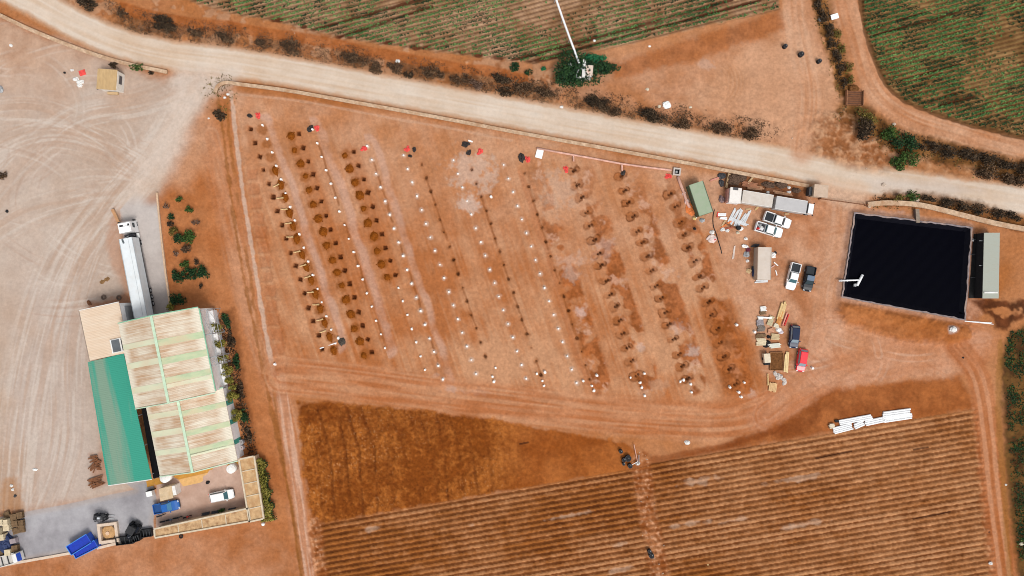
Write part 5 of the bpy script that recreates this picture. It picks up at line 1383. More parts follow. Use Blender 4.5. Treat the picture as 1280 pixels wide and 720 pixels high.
# ------------------------------------------------------------------ vehicles
def lerp3(a, b, t): return tuple(a[i] + (b[i] - a[i]) * t for i in range(3))
def pane(mb, q, mx, my, off=0.012):
    """window set a little inside one face of the cabin"""
    a, b, c, d = [Vector(p) for p in q]
    n = (b - a).cross(d - a).normalized() * off
    f = lambda u, v: (a.lerp(b, u)).lerp(d.lerp(c, u), v) + n
    mb.add([f(mx, my), f(1 - mx, my), f(1 - mx, 1 - my), f(mx, 1 - my)], [(0, 1, 2, 3)])
    return mb
def wheel(t, x, y, r=0.36, w=0.24):
    s = 1 if y > 0 else -1
    wh = MB().cyl((x, y - s * w, r), (x, y, r), r, n=16).build('wheel', BLACK, t)
    MB().cyl((x, y, r), (x, y + s * 0.015, r), r * .62, n=12).build('rim', GREY, wh)
def vehicle(name, label, cat, px, py, dpx, L, W, paint, kind, glassm=None, roofm=None, bed=None, group=None):
    t = thing(name, label, cat, G(px, py, 0.0), ang(*dpx), group)
    glassm = glassm or glass()
    pick = kind == 'pickup'
    hb = 1.02 if pick else 0.95           # bonnet height
    def sec(x, w, z0, z1, ch=0.10):
        return [(x, -w, z0), (x, -w, z1 - ch * 1.3), (x, -w + ch, z1), (x, w - ch, z1), (x, w, z1 - ch * 1.3), (x, w, z0)]
    w = W / 2; f = L / 2
    zb = hb
    xs = [(-f, .80, .42, .70 if not pick else .95), (-f + .10, .94, .36, zb), (-f + .6, 1, .30, zb), (-.2, 1, .28, zb), (f - 1.3, 1, .28, hb + .02), (f - .75, .985, .30, hb - .05), (f - .30, .92, .34, hb - .16), (f - .08, .80, .38, hb - .30), (f, .66, .42, hb - .42)]
    if pick: xs[2] = (-f + .5, 1, .3, .95); xs[1] = (-f + .06, .98, .4, .95); xs[0] = (-f, .92, .45, .93); xs.insert(3, (-.86, 1, .28, .95)); xs[4] = (-.80, 1, .28, zb)
    mb = MB(); mb.loft([sec(x, w * k, a, b) for x, k, a, b in xs]); mb.build('body', paint, t)
    # cabin
    if pick: xb0, xb1, xr0, xr1, zr = -.80, f - 1.35, -.62, f - 2.05, 1.72
    elif kind == 'suv': xb0, xb1, xr0, xr1, zr = -f + .12, f - 1.05, -f + .55, f - 1.75, 1.62
    else: xb0, xb1, xr0, xr1, zr = -f + .22, f - 1.05, -f + .95, f - 1.9, 1.45
    wb, wr = w * .94, w * .76
    B = [(xb0, -wb, zb), (xb1, -wb * .97, zb), (xb1, wb * .97, zb), (xb0, wb, zb)]; R_ = [(xr0, -wr, zr), (xr1, -wr * .97, zr), (xr1, wr * .97, zr), (xr0, wr, zr)]
    sh = MB(); sh.add(B + R_, [(0, 1, 5, 4), (1, 2, 6, 5), (2, 3, 7, 6), (3, 0, 4, 7)]); sh.build('cabin', paint, t)
    ro = MB(); k = .06
    ro.add(R_ + [(xr0 + k, -wr + k, zr + .05), (xr1 - k, -wr + k, zr + .05), (xr1 - k, wr - k, zr + .05), (xr0 + k, wr - k, zr + .05)], [(4, 5, 6, 7), (0, 1, 5, 4), (1, 2, 6, 5), (2, 3, 7, 6), (3, 0, 4, 7)])
    ro.build('roof', roofm or paint, t)
    pane(MB(), (B[1], B[2], R_[2], R_[1]), .06, .07).build('windscreen', glassm, t)
    pane(MB(), (B[3], B[0], R_[0], R_[3]), .08, .14).build('rear_window', glassm, t)
    for q in ((B[0], B[1], R_[1], R_[0]), (B[2], B[3], R_[3], R_[2])):
        pane(MB(), q, .05, .16).build('side_window', glassm, t)
    for s in (-1, 1):
        MB().box((xb1 - .35, s * (wb + .13), zb + .12), (.16, .24, .16)).build('mirror', paint, t)
        wheel(t, f - .85, s * (w + .005)); wheel(t, -f + .95, s * (w + .005))
        MB().box((f - .16, s * w * .66, hb - .30), (.16, .34, .10), ry=.6).build('headlight', mat('lamp_glass', (.7, .72, .74), .2, .03), t)
        MB().box((-f + .03, s * w * .78, .80), (.10, .16, .24)).build('taillight', RED, t)
    MB().box((f - .02, 0, .50), (.12, W * .62, .16)).build('bumper', DARK, t)
    if pick:
        x0, x1 = -f + .10, -.86
        fl = MB(); fl.box(((x0 + x1) / 2, 0, .975), (x1 - x0 - .14, W - .32, .03)); fl.build('cargo_bed', bed or DARK, t)
        for s in (-1, 1):
            MB().box(((x0 + x1) / 2, s * (w - .07), 1.12), (x1 - x0, .12, .36)).build('bed_side', paint, t)
        MB().box((x0 + .02, 0, 1.12), (.10, W - .28, .36)).build('tailgate', paint, t)
    return t
WPAINT = mat('white_car_paint', (0.80, 0.80, 0.80), 0.25, 0.02, 2, .5)
RPAINT = mat('red_car_paint', (0.70, 0.015, 0.03), 0.25, 0.04, 2, .5)
NPAINT = mat('navy_car_paint', (0.004, 0.013, 0.045), 0.3, 0.05, 2, .25)
KPAINT = mat('black_car_paint', (0.008, 0.010, 0.016), 0.35, 0.05, 2, .2)
SPAINT = mat('slate_blue_car_paint', (0.11, 0.15, 0.21), 0.25, 0.05, 2, .5)
BPAINT = mat('blue_car_paint', (0.010, 0.10, 0.36), 0.25, 0.05, 2, .5)
GL_T = glass('teal_glass', (0.03, 0.10, 0.12)); GL_L = glass('pale_grey_glass', (0.22, 0.28, 0.32))  # second glass has a pale grey-blue base colour
BEDBLK = mat('black_bed_cover', (.010, .014, .020), .5, .2)
vehicle('pickup_truck', 'white double-cab pickup with black covered bed, nearest the container lorry', 'pickup', 970, 275.5, (285, 96), 5.5, 1.95, WPAINT, 'pickup', bed=BEDBLK)
pk2 = vehicle('pickup_truck', 'white pickup with tools cluttering its bed, lower of a parked pair', 'pickup', 959.5, 287.5, (290, 84), 5.5, 1.95, WPAINT, 'pickup', glassm=GL_T, bed=mat('tool_bed', (.10, .09, .10), .8, .6, 6))
for i, (x, y, s, m) in enumerate([(-2.1, .3, .4, GREY), (-1.6, -.3, .5, PIPEW), (-1.3, .35, .35, DARK), (-2.2, -.4, .35, RED), (-1.7, .1, .3, WHITE_D)]):
    p = Matrix.Rotation(ang(290, 84), 4, 'Z') @ Vector((x, y, 0)); q = G(959.5, 287.5)
    tag(MB().lump((0, 0, 0), s, s * .6, .35, i, .35).build('tool_bag', m, loc=(q.x + p.x, q.y + p.y, .99)),
        ['grey tool bag in the cluttered pickup bed', 'white tool bag in the cluttered pickup bed', 'black tool bag in the cluttered pickup bed', 'red tool bag in the cluttered pickup bed', 'dusty pale tool bag in the cluttered pickup bed'][i], 'tool bag')
vehicle('pickup_truck', 'white pickup with black bed parked nose-down beside the dark one', 'pickup', 989.5, 345.5, (-72, 300), 5.3, 1.95, WPAINT, 'pickup', glassm=GL_T, bed=BEDBLK)
vehicle('pickup_truck', 'black and slate-blue pickup parked right of a white one', 'pickup', 1009.5, 348.5, (-46, 270), 4.9, 1.9, KPAINT, 'pickup', roofm=SPAINT, bed=BEDBLK)
vehicle('car', 'dark navy hatchback parked above the red car', 'car', 991.5, 420.5, (-22, 290), 4.5, 1.85, NPAINT, 'suv', glassm=GL_L)
vehicle('car', 'bright red hatchback parked below the navy car', 'car', 1000.8, 450, (-44, 285), 4.5, 1.8, RPAINT, 'suv', glassm=GL_L)
vehicle('pickup_truck', 'blue pickup parked beside the small tan hut', 'pickup', 210.5, 632, (200, -38), 5.0, 1.95, BPAINT, 'pickup', glassm=glass('blue_glass', (.05, .18, .32)), bed=mat('blue_bed', (.01, .06, .2), .5, .1))
vehicle('car', 'white estate car parked alone on the terrace', 'car', 279, 618.5, (206, -42), 4.8, 1.9, WPAINT, 'suv', glassm=GL_T)

def lorry_wheels(t, xs, hw, r=.5):
    for x in xs:
        for s in (-1, 1):
            wh = MB().cyl((x, s * hw, r), (x, s * (hw - .55), r), r, n=16).build('wheel', BLACK, t)
            MB().cyl((x, s * hw, r), (x, s * (hw + .02), r), r * .55, n=12).build('rim', GREY, wh)
def semi():
    """articulated lorry backed down the loading ramp"""
    fr_, re_ = P(164, 276, 0), P(184.5, 396, 0)
    d = (P(164.5, 290) - P(185.5, 398)); rz = math.atan2(d.y, d.x)
    zl = zat(175, 330)
    org = P(174.9, 338); org.z = 0
    t = thing('lorry', 'white articulated lorry backed down the ramp to the warehouse', 'lorry', (org.x, org.y, zat(175, 345)), rz)
    TB = mat('trailer_roof_white', (0.66, 0.70, 0.72), .45, .06, .6, .4, dirt=(.5, .45, .4), dirt_amt=.3, dirt_scale=.5)
    hw = 1.28
    x0, x1 = -9.2, 6.2
    tr = MB(); tr.box(((x0 + x1) / 2, 0, 2.6), (x1 - x0, hw * 2, 2.8)); T_ = tr.build('trailer', TB, t)
    for s in (-1, 1):
        MB().box(((x0 + x1) / 2, s * (hw - .04), 4.03), (x1 - x0, .10, .08)).build('roof_rail', mat('rail_grey', (.36, .40, .42), .5, .1), T_)
        MB().box(((x0 + x1) / 2, s * (hw + .02), 1.3), (x1 - x0, .05, .16)).build('side_rail', DARK, T_)
    MB().box(((x0 + x1) / 2, -.45, 4.02), (x1 - x0 - .2, .05, .03)).build('roof_seam', mat('seam_grey', (.40, .44, .46), .5, .1), T_)
    MB().box((x1 - .5, hw * .45, 4.015), (.9, .35, .02), rz=.2).build('oil_stain', mat('stain', (.10, .12, .13), .9, .3), T_)
    MB().box((x1 + .04, 0, 2.9), (.06, 2.2, 1.6)).build('cooling_unit', DARK, T_)
    MB().box((0.0, 0, 1.0), (15.5, 1.0, .35)).build('chassis', DARK, t)
    MB().box((7.0, 0, .8), (3.6, 1.0, .4)).build('tractor_chassis', DARK, t)
    lorry_wheels(t, (-6.8, -5.5, -4.2), 1.24); lorry_wheels(t, (5.4, 9.0), 1.24)
    cab = MB()
    cab.loft([[(7.35, -1.22, .7), (7.35, 1.22, .7), (7.35, 1.18, 3.55), (7.35, -1.18, 3.55)], [(9.2, -1.24, .6), (9.2, 1.24, .6), (9.2, 1.16, 3.65), (9.2, -1.16, 3.65)], [(9.75, -1.2, .6), (9.75, 1.2, .6), (9.45, 1.05, 3.2), (9.45, -1.05, 3.2)]])
    cb = cab.build('cab', WPAINT, t)
    MB().quad((9.772, -1.0, 1.75), (9.772, 1.0, 1.75), (9.58, .95, 2.85), (9.58, -.95, 2.85)).build('windscreen', glass(), cb)
    MB().box((8.5, .55, 3.63), (.75, .7, .06)).build('roof_hatch', BLACK, cb)
    MB().box((8.35, -.85, 3.62), (1.1, .34, .18)).build('air_horn', BLACK, cb)
    MB().box((8.0, .0, 3.66), (1.0, 2.1, .22), ry=-.12).build('roof_deflector', WPAINT, cb)
    for s in (-1, 1):
        MB().box((9.62, s * 1.42, 2.3), (.2, .35, .7)).build('mirror', BLACK, cb)
        MB().quad((8.2, s * 1.235, 1.9), (9.1, s * 1.235, 1.9), (9.1, s * 1.2, 2.8), (8.2, s * 1.2, 2.8)).build('side_window', glass(), cb)
        MB().box((9.74, s * .9, .95), (.1, .4, .2)).build('headlight', mat('lamp_glass', (.7, .72, .74), .2, .03), cb)
        MB().cyl((6.3, s * 1.0, .85), (7.2, s * 1.0, .85), .32, n=12).build('fuel_tank', WHITE_D if s < 0 else GREY, t)
    MB().box((6.85, .2, 1.5), (.5, 1.8, 1.0)).build('air_tanks', DARK, t)
    MB().box((6.5, .75, 2.4), (.14, 1.4, .2), rz=.35).build('hose_bracket', WHITE_D, t)
semi()
def box_lorry():
    t = thing('lorry', 'grey-topped box lorry with small white cab facing east', 'lorry', P(988.9, 259.2), ang(40, 6.6))
    BX = mat('grey_box_roof', (.42, .41, .41), .5, .05, 1, .3)
    MB().box((-1.05, 0, 1.85), (6.0, 2.35, 2.3)).build('box_body', BX, t)
    for s in (-1, 1): MB().box((-1.05, s * 1.19, 2.98), (6.0, .08, .1)).build('roof_rail', WHITE_D, t)
    MB().box((.3, 0, .6), (7.0, .9, .25)).build('chassis', DARK, t)
    c = MB(); c.loft([[(2.55, -1.0, .5), (2.55, 1.0, .5), (2.55, .95, 2.3), (2.55, -.95, 2.3)], [(3.6, -1.0, .5), (3.6, 1.0, .5), (3.5, .92, 2.32), (3.5, -.92, 2.32)], [(4.0, -.95, .5), (4.0, .95, .5), (3.85, .85, 1.6), (3.85, -.85, 1.6)]])
    cb = c.build('cab', WPAINT, t)
    MB().quad((3.86, -.82, 1.65), (3.86, .82, 1.65), (3.53, .84, 2.25), (3.53, -.84, 2.25)).build('windscreen', glass(), cb)
    MB().box((2.3, 0, 1.3), (.3, 2.0, 1.6)).build('cab_gap_shade', BLACK, t)  # black block standing in for the dark gap behind the cab
    for s in (-1, 1): MB().box((3.7, s * 1.15, 1.7), (.12, .25, .4)).build('mirror', BLACK, cb)
    lorry_wheels(t, (-3.0, 2.9), 1.08, .42)
    t2 = thing('box_trailer', 'pale box trailer between the grey-topped lorry and the white cabin', 'trailer', P(941.3, 250.6), ang(40, 6.6))
    B2 = mat('beige_box_roof', (.54, .49, .44), .5, .05, 1, .3, dirt=(.42, .34, .27), dirt_amt=.5)
    MB().box((0, 0, 1.75), (5.9, 2.3, 2.2)).build('box_body', B2, t2)
    for s in (-1, 1): MB().box((0, s * 1.17, 2.83), (5.9, .08, .1)).build('roof_rail', WHITE_D, t2)
    MB().box((.3, 0, .6), (6.6, .8, .2)).build('chassis', DARK, t2)
    MB().box((3.6, 0, .6), (1.1, .12, .12)).build('drawbar', DARK, t2)
    lorry_wheels(t2, (-2.2, 2.2), 1.06, .4)
    t3 = thing('site_cabin', 'small square white cabin at the west end of the lorry line', 'cabin', P(914.6, 246.2), ang(40, 4))
    MB().box((0, 0, 1.3), (2.1, 2.8, 2.4)).build('cabin_body', WALLW, t3)
    MB().box((.0, 0, 2.55), (2.2, 2.95, .12)).build('roof', mat('white_cabin_roof', (.70, .66, .62), .6, .06), t3)
    MB().box((-.1, 1.25, 2.66), (.9, .5, .3)).build('air_unit', DARK, t3)
    MB().box((-1.2, 0, .9), (.3, 2.6, 1.8)).build('awning', mat('pink_tarp', (.5, .25, .2), .9, .2), t3)
box_lorry()
def container(label, corners, h, m_roof, m_side, cat='container', ribs=True):
    p = [P(x, y, h) for x, y in corners]; c = sum(p, Vector()) / 4; d = p[1] - p[0]; e = p[3] - p[0]
    t = thing('container', label, cat, Vector((c.x, c.y, 0)), math.atan2(e.y, e.x))
    L, W = e.length, d.length
    MB().box((0, 0, h / 2), (L - .06, W - .06, h - .05)).build('body', m_side, t)
    MB().box((0, 0, h), (L, W, .06)).build('roof', m_roof, t)
    for s in (-1, 1): MB().box((0, s * (W / 2 - .04), h + .05), (L, .1, .1)).build('top_rail', m_side, t)
    MB().box((L / 2 + .02, 0, h / 2), (.05, W * .92, h * .88)).build('door', m_side, t)
    return t
container('green shipping container at a slant beside the orange hose', [(860.8, 231.9), (878.8, 226.7), (891.3, 263), (873.6, 270.5)], 2.6,
          mat('sage_green_roof', (.27, .34, .225), .55, .06, .8, .3, dirt=(.30, .31, .25), dirt_amt=.5), mat('dark_green_steel', (.06, .10, .06), .6, .1))
container('beige container with clutter along both of its long sides', [(947, 309.5), (964, 309), (964.5, 348.5), (946, 350)], 2.6,
          mat('beige_ribbed_roof', (.53, .46, .40), .6, .05, 1, .3, dirt=(.46, .36, .28), dirt_amt=.4), mat('sand_steel', (.42, .34, .27), .6, .1))

# machines in the concrete yard
def forklift():
    t = thing('forklift', 'black forklift in front of the square sand box', 'forklift', P(130, 645), ang(26, 2))
    MB().loft([[(-1.1, -.55, .3), (-1.1, .55, .3), (-1.1, .55, 1.1), (-1.1, -.55, 1.1)], [(-.2, -.6, .3), (-.2, .6, .3), (-.2, .6, 1.0), (-.2, -.6, 1.0)], [(.8, -.55, .3), (.8, .55, .3), (.8, .55, .7), (.8, -.55, .7)]]).build('body', KPAINT, t)
    MB().box((-1.15, 0, .8), (.5, 1.1, .9)).build('counterweight', BLACK, t)
    MB().box((-.25, 0, 1.15), (.5, .55, .25)).build('seat', GREY, t)
    g = MB()
    for x in (-.7, .5):
        for y in (-.5, .5): g.cyl((x, y, .9), (x * .9, y, 2.1), .05, n=6)
    for k in range(5): g.box((-.65 + k * .27, 0, 2.12), (.07, 1.1, .05))
    for y in (-.5, .5): g.box((-.1, y, 2.11), (1.25, .08, .08))
    g.build('overhead_guard', DARK, t)
    m = MB()
    for y in (-.32, .32): m.box((.95, y, 1.2), (.14, .12, 2.2))
    m.box((.97, 0, 2.2), (.14, .8, .12)); m.box((.97, 0, .8), (.14, .9, .5)); m.build('mast', BLACK, t)
    for y in (-.3, .3): MB().box((1.55, y, .12), (1.1, .12, .06)).build('fork', GREY, t)
    for x in (-.85, .5):
        for s in (-1, 1): 
            w = MB().cyl((x, s * .6, .32), (x, s * .4, .32), .32, n=14).build('wheel', BLACK, t)
            MB().cyl((x, s * .6, .32), (x, s * .615, .32), .16, n=10).build('rim', WHITE_D, w)
    MB().box((.05, .2, 2.2), (.5, .35, .08)).build('beacon_plate', mat('pale_plate', (.5, .52, .55), .4, .05), t)
forklift()
def tractor():
    t = thing('tractor', 'black tractor backed against the wall south of the concrete yard', 'tractor', P(169, 661), ang(-12, 22))
    MB().loft([[(.2, -.45, .6), (.2, .45, .6), (.2, .42, 1.5), (.2, -.42, 1.5)], [(1.6, -.4, .6), (1.6, .4, .6), (1.6, .34, 1.35), (1.6, -.34, 1.35)], [(1.9, -.3, .65), (1.9, .3, .65), (1.85, .25, 1.15), (1.85, -.25, 1.15)]]).build('bonnet', KPAINT, t)
    MB().loft([[(-1.1, -.75, .7), (-1.1, .75, .7), (-1.0, .66, 2.3), (-1.0, -.66, 2.3)], [(.3, -.7, .7), (.3, .7, .7), (.15, .6, 2.35), (.15, -.6, 2.35)]]).build('cab', mat('dark_cab_glass', (.012, .014, .016), .2, .1), t)
    MB().box((-.45, 0, 2.4), (1.5, 1.55, .14)).build('roof', mat('charcoal_roof', (.022, .022, .024), .5, .2), t)
    for s in (-1, 1):
        for x, r_, w_ in ((-.8, .75, .42), (1.35, .45, .3)):
            wh = MB().cyl((x, s * 1.0, r_), (x, s * (1.0 - w_), r_), r_, n=18).build('wheel', BLACK, t)
            MB().cyl((x, s * 1.0, r_), (x, s * 1.02, r_), r_ * .5, n=12).build('rim', DARK, wh)
        MB().box((-.8, s * .82, 1.55), (1.2, .45, .08)).build('mudguard', KPAINT, t)
    MB().cyl((1.0, .3, 1.4), (1.0, .3, 2.3), .05, n=8).build('exhaust', GREY, t)
    MB().box((-1.5, 0, .5), (.6, .9, .15)).build('hitch', DARK, t)
tractor()
def crate_black(px, py, rz, L, W, H, lab):
    t = thing('plastic_crate', lab, 'crate', P(px, py), rz)
    m = MB(); th = .08
    m.box((0, 0, .1), (L, W, .1))
    for s in (-1, 1):
        m.box((0, s * (W / 2 - th / 2), H / 2 + .05), (L, th, H - .002)); m.box((s * (L / 2 - th / 2), 0, H / 2 + .049), (th, W - 2 * th, H))
    m.build('crate_shell', mat('black_crate', (.014, .015, .017), .6, .3), t)
    for k in (-1, 0, 1): MB().box((k * L * .27, 0, H * .7), (.08, W - .2, .1)).build('divider', mat('grey_crate_rib', (.06, .065, .07), .6, .2), t)
crate_black(158.5, 674, .12, 3.4, 1.5, 1.0, 'black open crate left of the tractor by the kerb')
crate_black(185, 665, .15, 2.2, 1.5, .9, 'black open crate between tractor and streaked terrace wing')
crate_black(173, 671, .3, 1.5, 1.2, 1.3, 'tall black crate standing close behind the tractor')
def skip(label, p0, p1, W, H):
    a, b = P(*p0), P(*p1); d = b - a; L = d.length
    t = thing('skip', label, 'skip', (a + b) / 2, math.atan2(d.y, d.x))
    m = MB(); th = .1
    m.prism([(-L / 2, -W / 2), (L / 2, -W / 2), (L / 2, W / 2), (-L / 2, W / 2)], .05, .2)
    for s in (-1, 1):
        m.box((0, s * (W / 2 - th / 2), .2 + H / 2), (L, th, H)); m.box((s * (L / 2 - th / 2), 0, .2 + H / 2 - .002), (th, W - 2 * th, H))
    m.build('skip_body', BLUE, t)
    MB().box((0, .03, H * .8 + .2), (L - .3, W - .3, .06)).build('cover', mat('deep_blue_cover', (.008, .035, .36), .5, .15), t)
    MB().box((-L / 2 - .03, 0, .2 + H / 2), (.06, W, H)).build('end_plate', BLUE_L, t)
    for s in (-1, 1): MB().box((0, s * (W / 2 + .02), .2 + H), (L, .12, .12)).build('rim_bar', mat('sky_blue_rim', (.05, .22, .62), .45, .1), t)
skip('longer blue skip, upper one of the pair beside the sand box', (92, 685), (117, 669.5), 1.9, 1.5)
skip('shorter blue skip, lower one of the pair against the kerb', (97, 691), (124.5, 677), 1.5, 1.1)
def sandbox():
    t = thing('sand_box', 'square pale-framed box of tan sand in the concrete yard', 'sand box', P(137, 665), .12)
    A_, th = 3.9, .55
    for s in (-1, 1):
        MB().box((0, s * (A_ - th) / 2, .35), (A_, th, .7)).build('frame_beam', KERB, t); MB().box((s * (A_ - th) / 2, 0, .348), (th, A_ - 2 * th, .7)).build('frame_beam', KERB, t)
    MB().lump((-.1, .0, .0), 1.35, 1.35, .35, 3, .1).build('sand', mat('tan_sand', (.46, .27, .12), .95, .2, 3), t)
    MB().box((0, 0, .05), (A_ - 2 * th, A_ - 2 * th, .1)).build('floor', mat('dark_brown_floor', (.12, .08, .05), .95, .3), t)  # box floor in a dark brown, deeper than the sand
    MB().cyl((-.2, -.1, .3), (-.2, -.1, .5), .38, n=14).build('lid', mat('peach_lid', (.62, .42, .28), .7, .08), t)
sandbox()
# pallets
PALM = mat('cream_pallet_wood', (.60, .50, .34), .85, .15, 2); PALD = mat('weathered_pallet_wood', (.17, .105, .055), .9, .3, 2)
def pallet_stack(px, py, n, rz, m, lab, w=1.25, group='pallet stacks'):
    t = thing('pallet_stack', lab, 'pallet stack', P(px, py), rz, group)
    for k in range(n):
        mb = MB(); z = .02 + k * .15
        mb.box((0, 0, z + .06), (w * .98, .1, .09)); 
        for s in (-1, 1): mb.box((0, s * w * .42, z + .06), (w, .1, .09))
        for j in range(6): mb.box((-w / 2 + .1 + j * (w - .2) / 5, 0, z + .118), (w / 7.2, w, .024))
        mb.build('pallet', m, t)
for a in [(7, 650, 12, .1, 'cream pallet stack at the photo edge, second row from the north'), (12.5, 650.5, 11, .12, 'cream pallet stack right of the edge one in the second row'), (13, 657.5, 9, .1, 'cream pallet stack in the middle of the pallet yard'),
          (3.5, 661.5, 13, .15, 'broad cream pallet stack at the photo edge in the third row'), (7, 669, 10, .1, 'cream pallet stack just above the navy tarpaulin'), (14.5, 688, 9, .1, 'lone cream pallet stack below the navy tarpaulin')]:
    pallet_stack(a[0], a[1], a[2], a[3], PALM, a[4], 1.15)
for a in [(20, 645, 6, .15, 'brown weathered pallet stack at the north end of the pallet yard'), (27, 643, 5, .12, 'brown weathered pallet stack beside the concrete edge, northernmost'), (22, 653, 7, .2, 'brown weathered pallet stack with a tan top'),
          (28, 653, 5, .14, 'brown weathered pallet stack on the concrete edge, middle one'), (21, 663, 3, .3, 'low grey-brown pallet stack near the navy tarpaulin'), (28.5, 661, 3, .1, 'brown weathered pallet stack on the concrete edge, southernmost'),
          (21.5, 684, 6, .1, 'dark pallet stack right of the lone cream stack'), (10, 643, 3, .4, 'low dark pallet stack beside the dirt north of the yard'), (3, 691, 5, .2, 'reddish brown pallet stack at the photo edge above the flatbed')]:
    pallet_stack(a[0], a[1], a[2], a[3], PALD, a[4], 1.2)
tag(MB().lump((0, 0, 0), 1.3, 2.2, 1.2, 8, .12, 14, 6).build('tarpaulin', NAVY, loc=P(9, 679), rz=.1), 'navy tarpaulin heap between the pallet stacks', 'tarpaulin')
tag(MB().box((0, 0, .4), (1.3, 1.0, .8), top=.9).build('fabric_sack', mat('mauve_sack', (.30, .25, .26), .9, .15), loc=P(19, 675), rz=.2), 'mauve grey bulk sack beside the navy tarpaulin', 'sack')
def flatbed():
    t = thing('flatbed_truck', 'pale flatbed truck with blue cab at the south-west corner', 'truck', P(13, 697.5), ang(28, -8))
    MB().box((-.7, 0, .95), (4.6, 1.9, .12)).build('deck', mat('pale_deck', (.50, .47, .43), .8, .12), t)
    for s in (-1, 1): MB().box((-.7, s * .96, 1.12), (4.6, .08, .35)).build('side_board', WHITE_D, t)
    for x in (-2.2, -.9, .3): MB().box((x, 0, 1.12), (.12, 1.7, .22)).build('cross_bar', DARK, t)
    MB().loft([[(1.75, -.9, .4), (1.75, .9, .4), (1.75, .85, 1.95), (1.75, -.85, 1.95)], [(2.6, -.9, .4), (2.6, .9, .4), (2.5, .82, 1.95), (2.5, -.82, 1.95)], [(3.0, -.86, .4), (3.0, .86, .4), (2.95, .8, 1.1), (2.95, -.8, 1.1)]]).build('cab', WHITE_D, t)
    MB().quad((2.96, -.78, 1.15), (2.96, .78, 1.15), (2.53, .78, 1.9), (2.53, -.78, 1.9)).build('windscreen', mat('blue_windscreen', (.02, .06, .35), .2, .1), t)
    MB().box((0, 0, .55), (5.2, .8, .2)).build('chassis', DARK, t)
    lorry_wheels(t, (-1.8, 2.1), .92, .38)
flatbed()
# bicycles and small goods on the terrace wall
def bike(px, py, rz, lab, m):
    t = thing('motorbike', lab, 'motorbike', P(px, py), rz, 'motorbikes by the terrace wing')
    for x in (-.62, .62): 
        w = MB(); w.torus((0, 0, 0), .27, .06, 14, 6); o = w.build('wheel', BLACK, t); o.rotation_euler = (math.pi / 2 - .25, 0, 0); o.location = (x, 0, .32)
    MB().tube([(-.62, 0, .32), (-.2, 0, .75), (.4, 0, .8), (.62, 0, .32)], .07, 6).build('frame', m, t)
    MB().box((-.25, 0, .85), (.75, .26, .12)).build('seat', BLACK, t); MB().lump((.2, 0, .75), .28, .16, .2, 1, .05, floor=False).build('tank', m, t)
    MB().tube([(.42, -.36, 1.02), (.5, 0, 1.0), (.42, .36, 1.02)], .035, 6).build('handlebar', DARK, t)
bike(202, 643.5, .3, 'black motorbike standing just below the blue pickup', KPAINT)
bike(206, 650.5, .2, 'black motorbike against the terrace wing, westernmost', KPAINT)
bike(214, 648.5, .2, 'grey motorbike against the terrace wing, next to the westernmost', SPAINT)
bike(223, 646, .2, 'dark motorbike nearest the red one on the terrace', KPAINT)
bike(235, 645, .3, 'red motorbike parked against the streaked terrace wing', RED)
for i, (x, y) in enumerate([(258, 641), (270, 639), (291, 635.5)]):
    t = thing('bench', 'black bench along the terrace wing, %s from the west' % ORD[i], 'bench', P(x, y), .2, 'benches along the terrace wing')
    MB().box((0, 0, .42), (1.5, .4, .06)).build('seat', DARK, t); MB().box((0, -.2, .65), (1.5, .06, .35)).build('backrest', DARK, t)
    for s in (-.6, .6): MB().box((s, 0, .2), (.08, .36, .4)).build('leg', DARK, t)
bush('garden_shrub', 'green potted shrub against the terrace wing', 'shrub', 279, 637, 4.5, LEAF_MD, ry_px=2.5, rz=.2, dens=2.5, h=1.0, leaf=.13)
tag(MB().lump((0, 0, 0), .45, .3, .5, 2, .2).build('bundle', BLACK, loc=P(260, 603), rz=.4), 'small dark bundle lying on the terrace north of the white car', 'bundle')
def lamp_ball(px, py):
    t = thing('bollard', 'white round-topped bollard at the south-east terrace corner', 'bollard', P(px, py))
    MB().cyl((0, 0, -.2), (0, 0, .8), .22, n=12).build('post', CONCR, t); MB().lump((0, 0, .8), .36, .36, .4, 1, .02, 14, 6).build('cap', WHITE, t)
lamp_ball(330.5, 653.5)
tag(MB().torus((0, 0, .3), .3, .13, 16, 8).build('tyre', BLACK, loc=P(227, 670), rz=0), 'black tyre lying at the outer foot of the streaked wing', 'tyre')
def drum_stack(px, py, m, lab):
    t = thing('drum', lab, 'drum', P(px, py)); MB().cyl((0, 0, 0), (0, 0, .95), .55, n=16).build('drum_body', m, t)
    MB().torus((0, 0, .95), .5, .05, 16, 6).build('rim', GREY, t); MB().cyl((.2, .1, .95), (.2, .1, 1.02), .09, n=8).build('bung', DARK, t)
drum_stack(302.5, 552, mat('grey_drum', (.33, .30, .29), .7, .15), 'grey drum by the warehouse south-east corner, upper of a pair')
drum_stack(303, 559, mat('pinkish_drum', (.45, .36, .34), .7, .15), 'paler drum by the warehouse south-east corner, lower of a pair')
for i, (x, y) in enumerate([(130, 371.5), (149, 372)]):
    o = MB().torus((0, 0, .16), .36, .16, 18, 8).build('tyre', mat('dusty_tyre', (.13, .09, .07), .9, .25), loc=P(x, y)); tag(o, 'dusty tyre lying north of the annexe, %s of the two' % ('western', 'eastern')[i], 'tyre', 'tyres north of the annexe')
tag(MB().lump((0, 0, 0), .35, .55, .25, 3, .3).build('dead_branch', RUST, loc=P(111.5, 378.5), rz=.5), 'small dark brown clump left of the two tyres', 'debris')
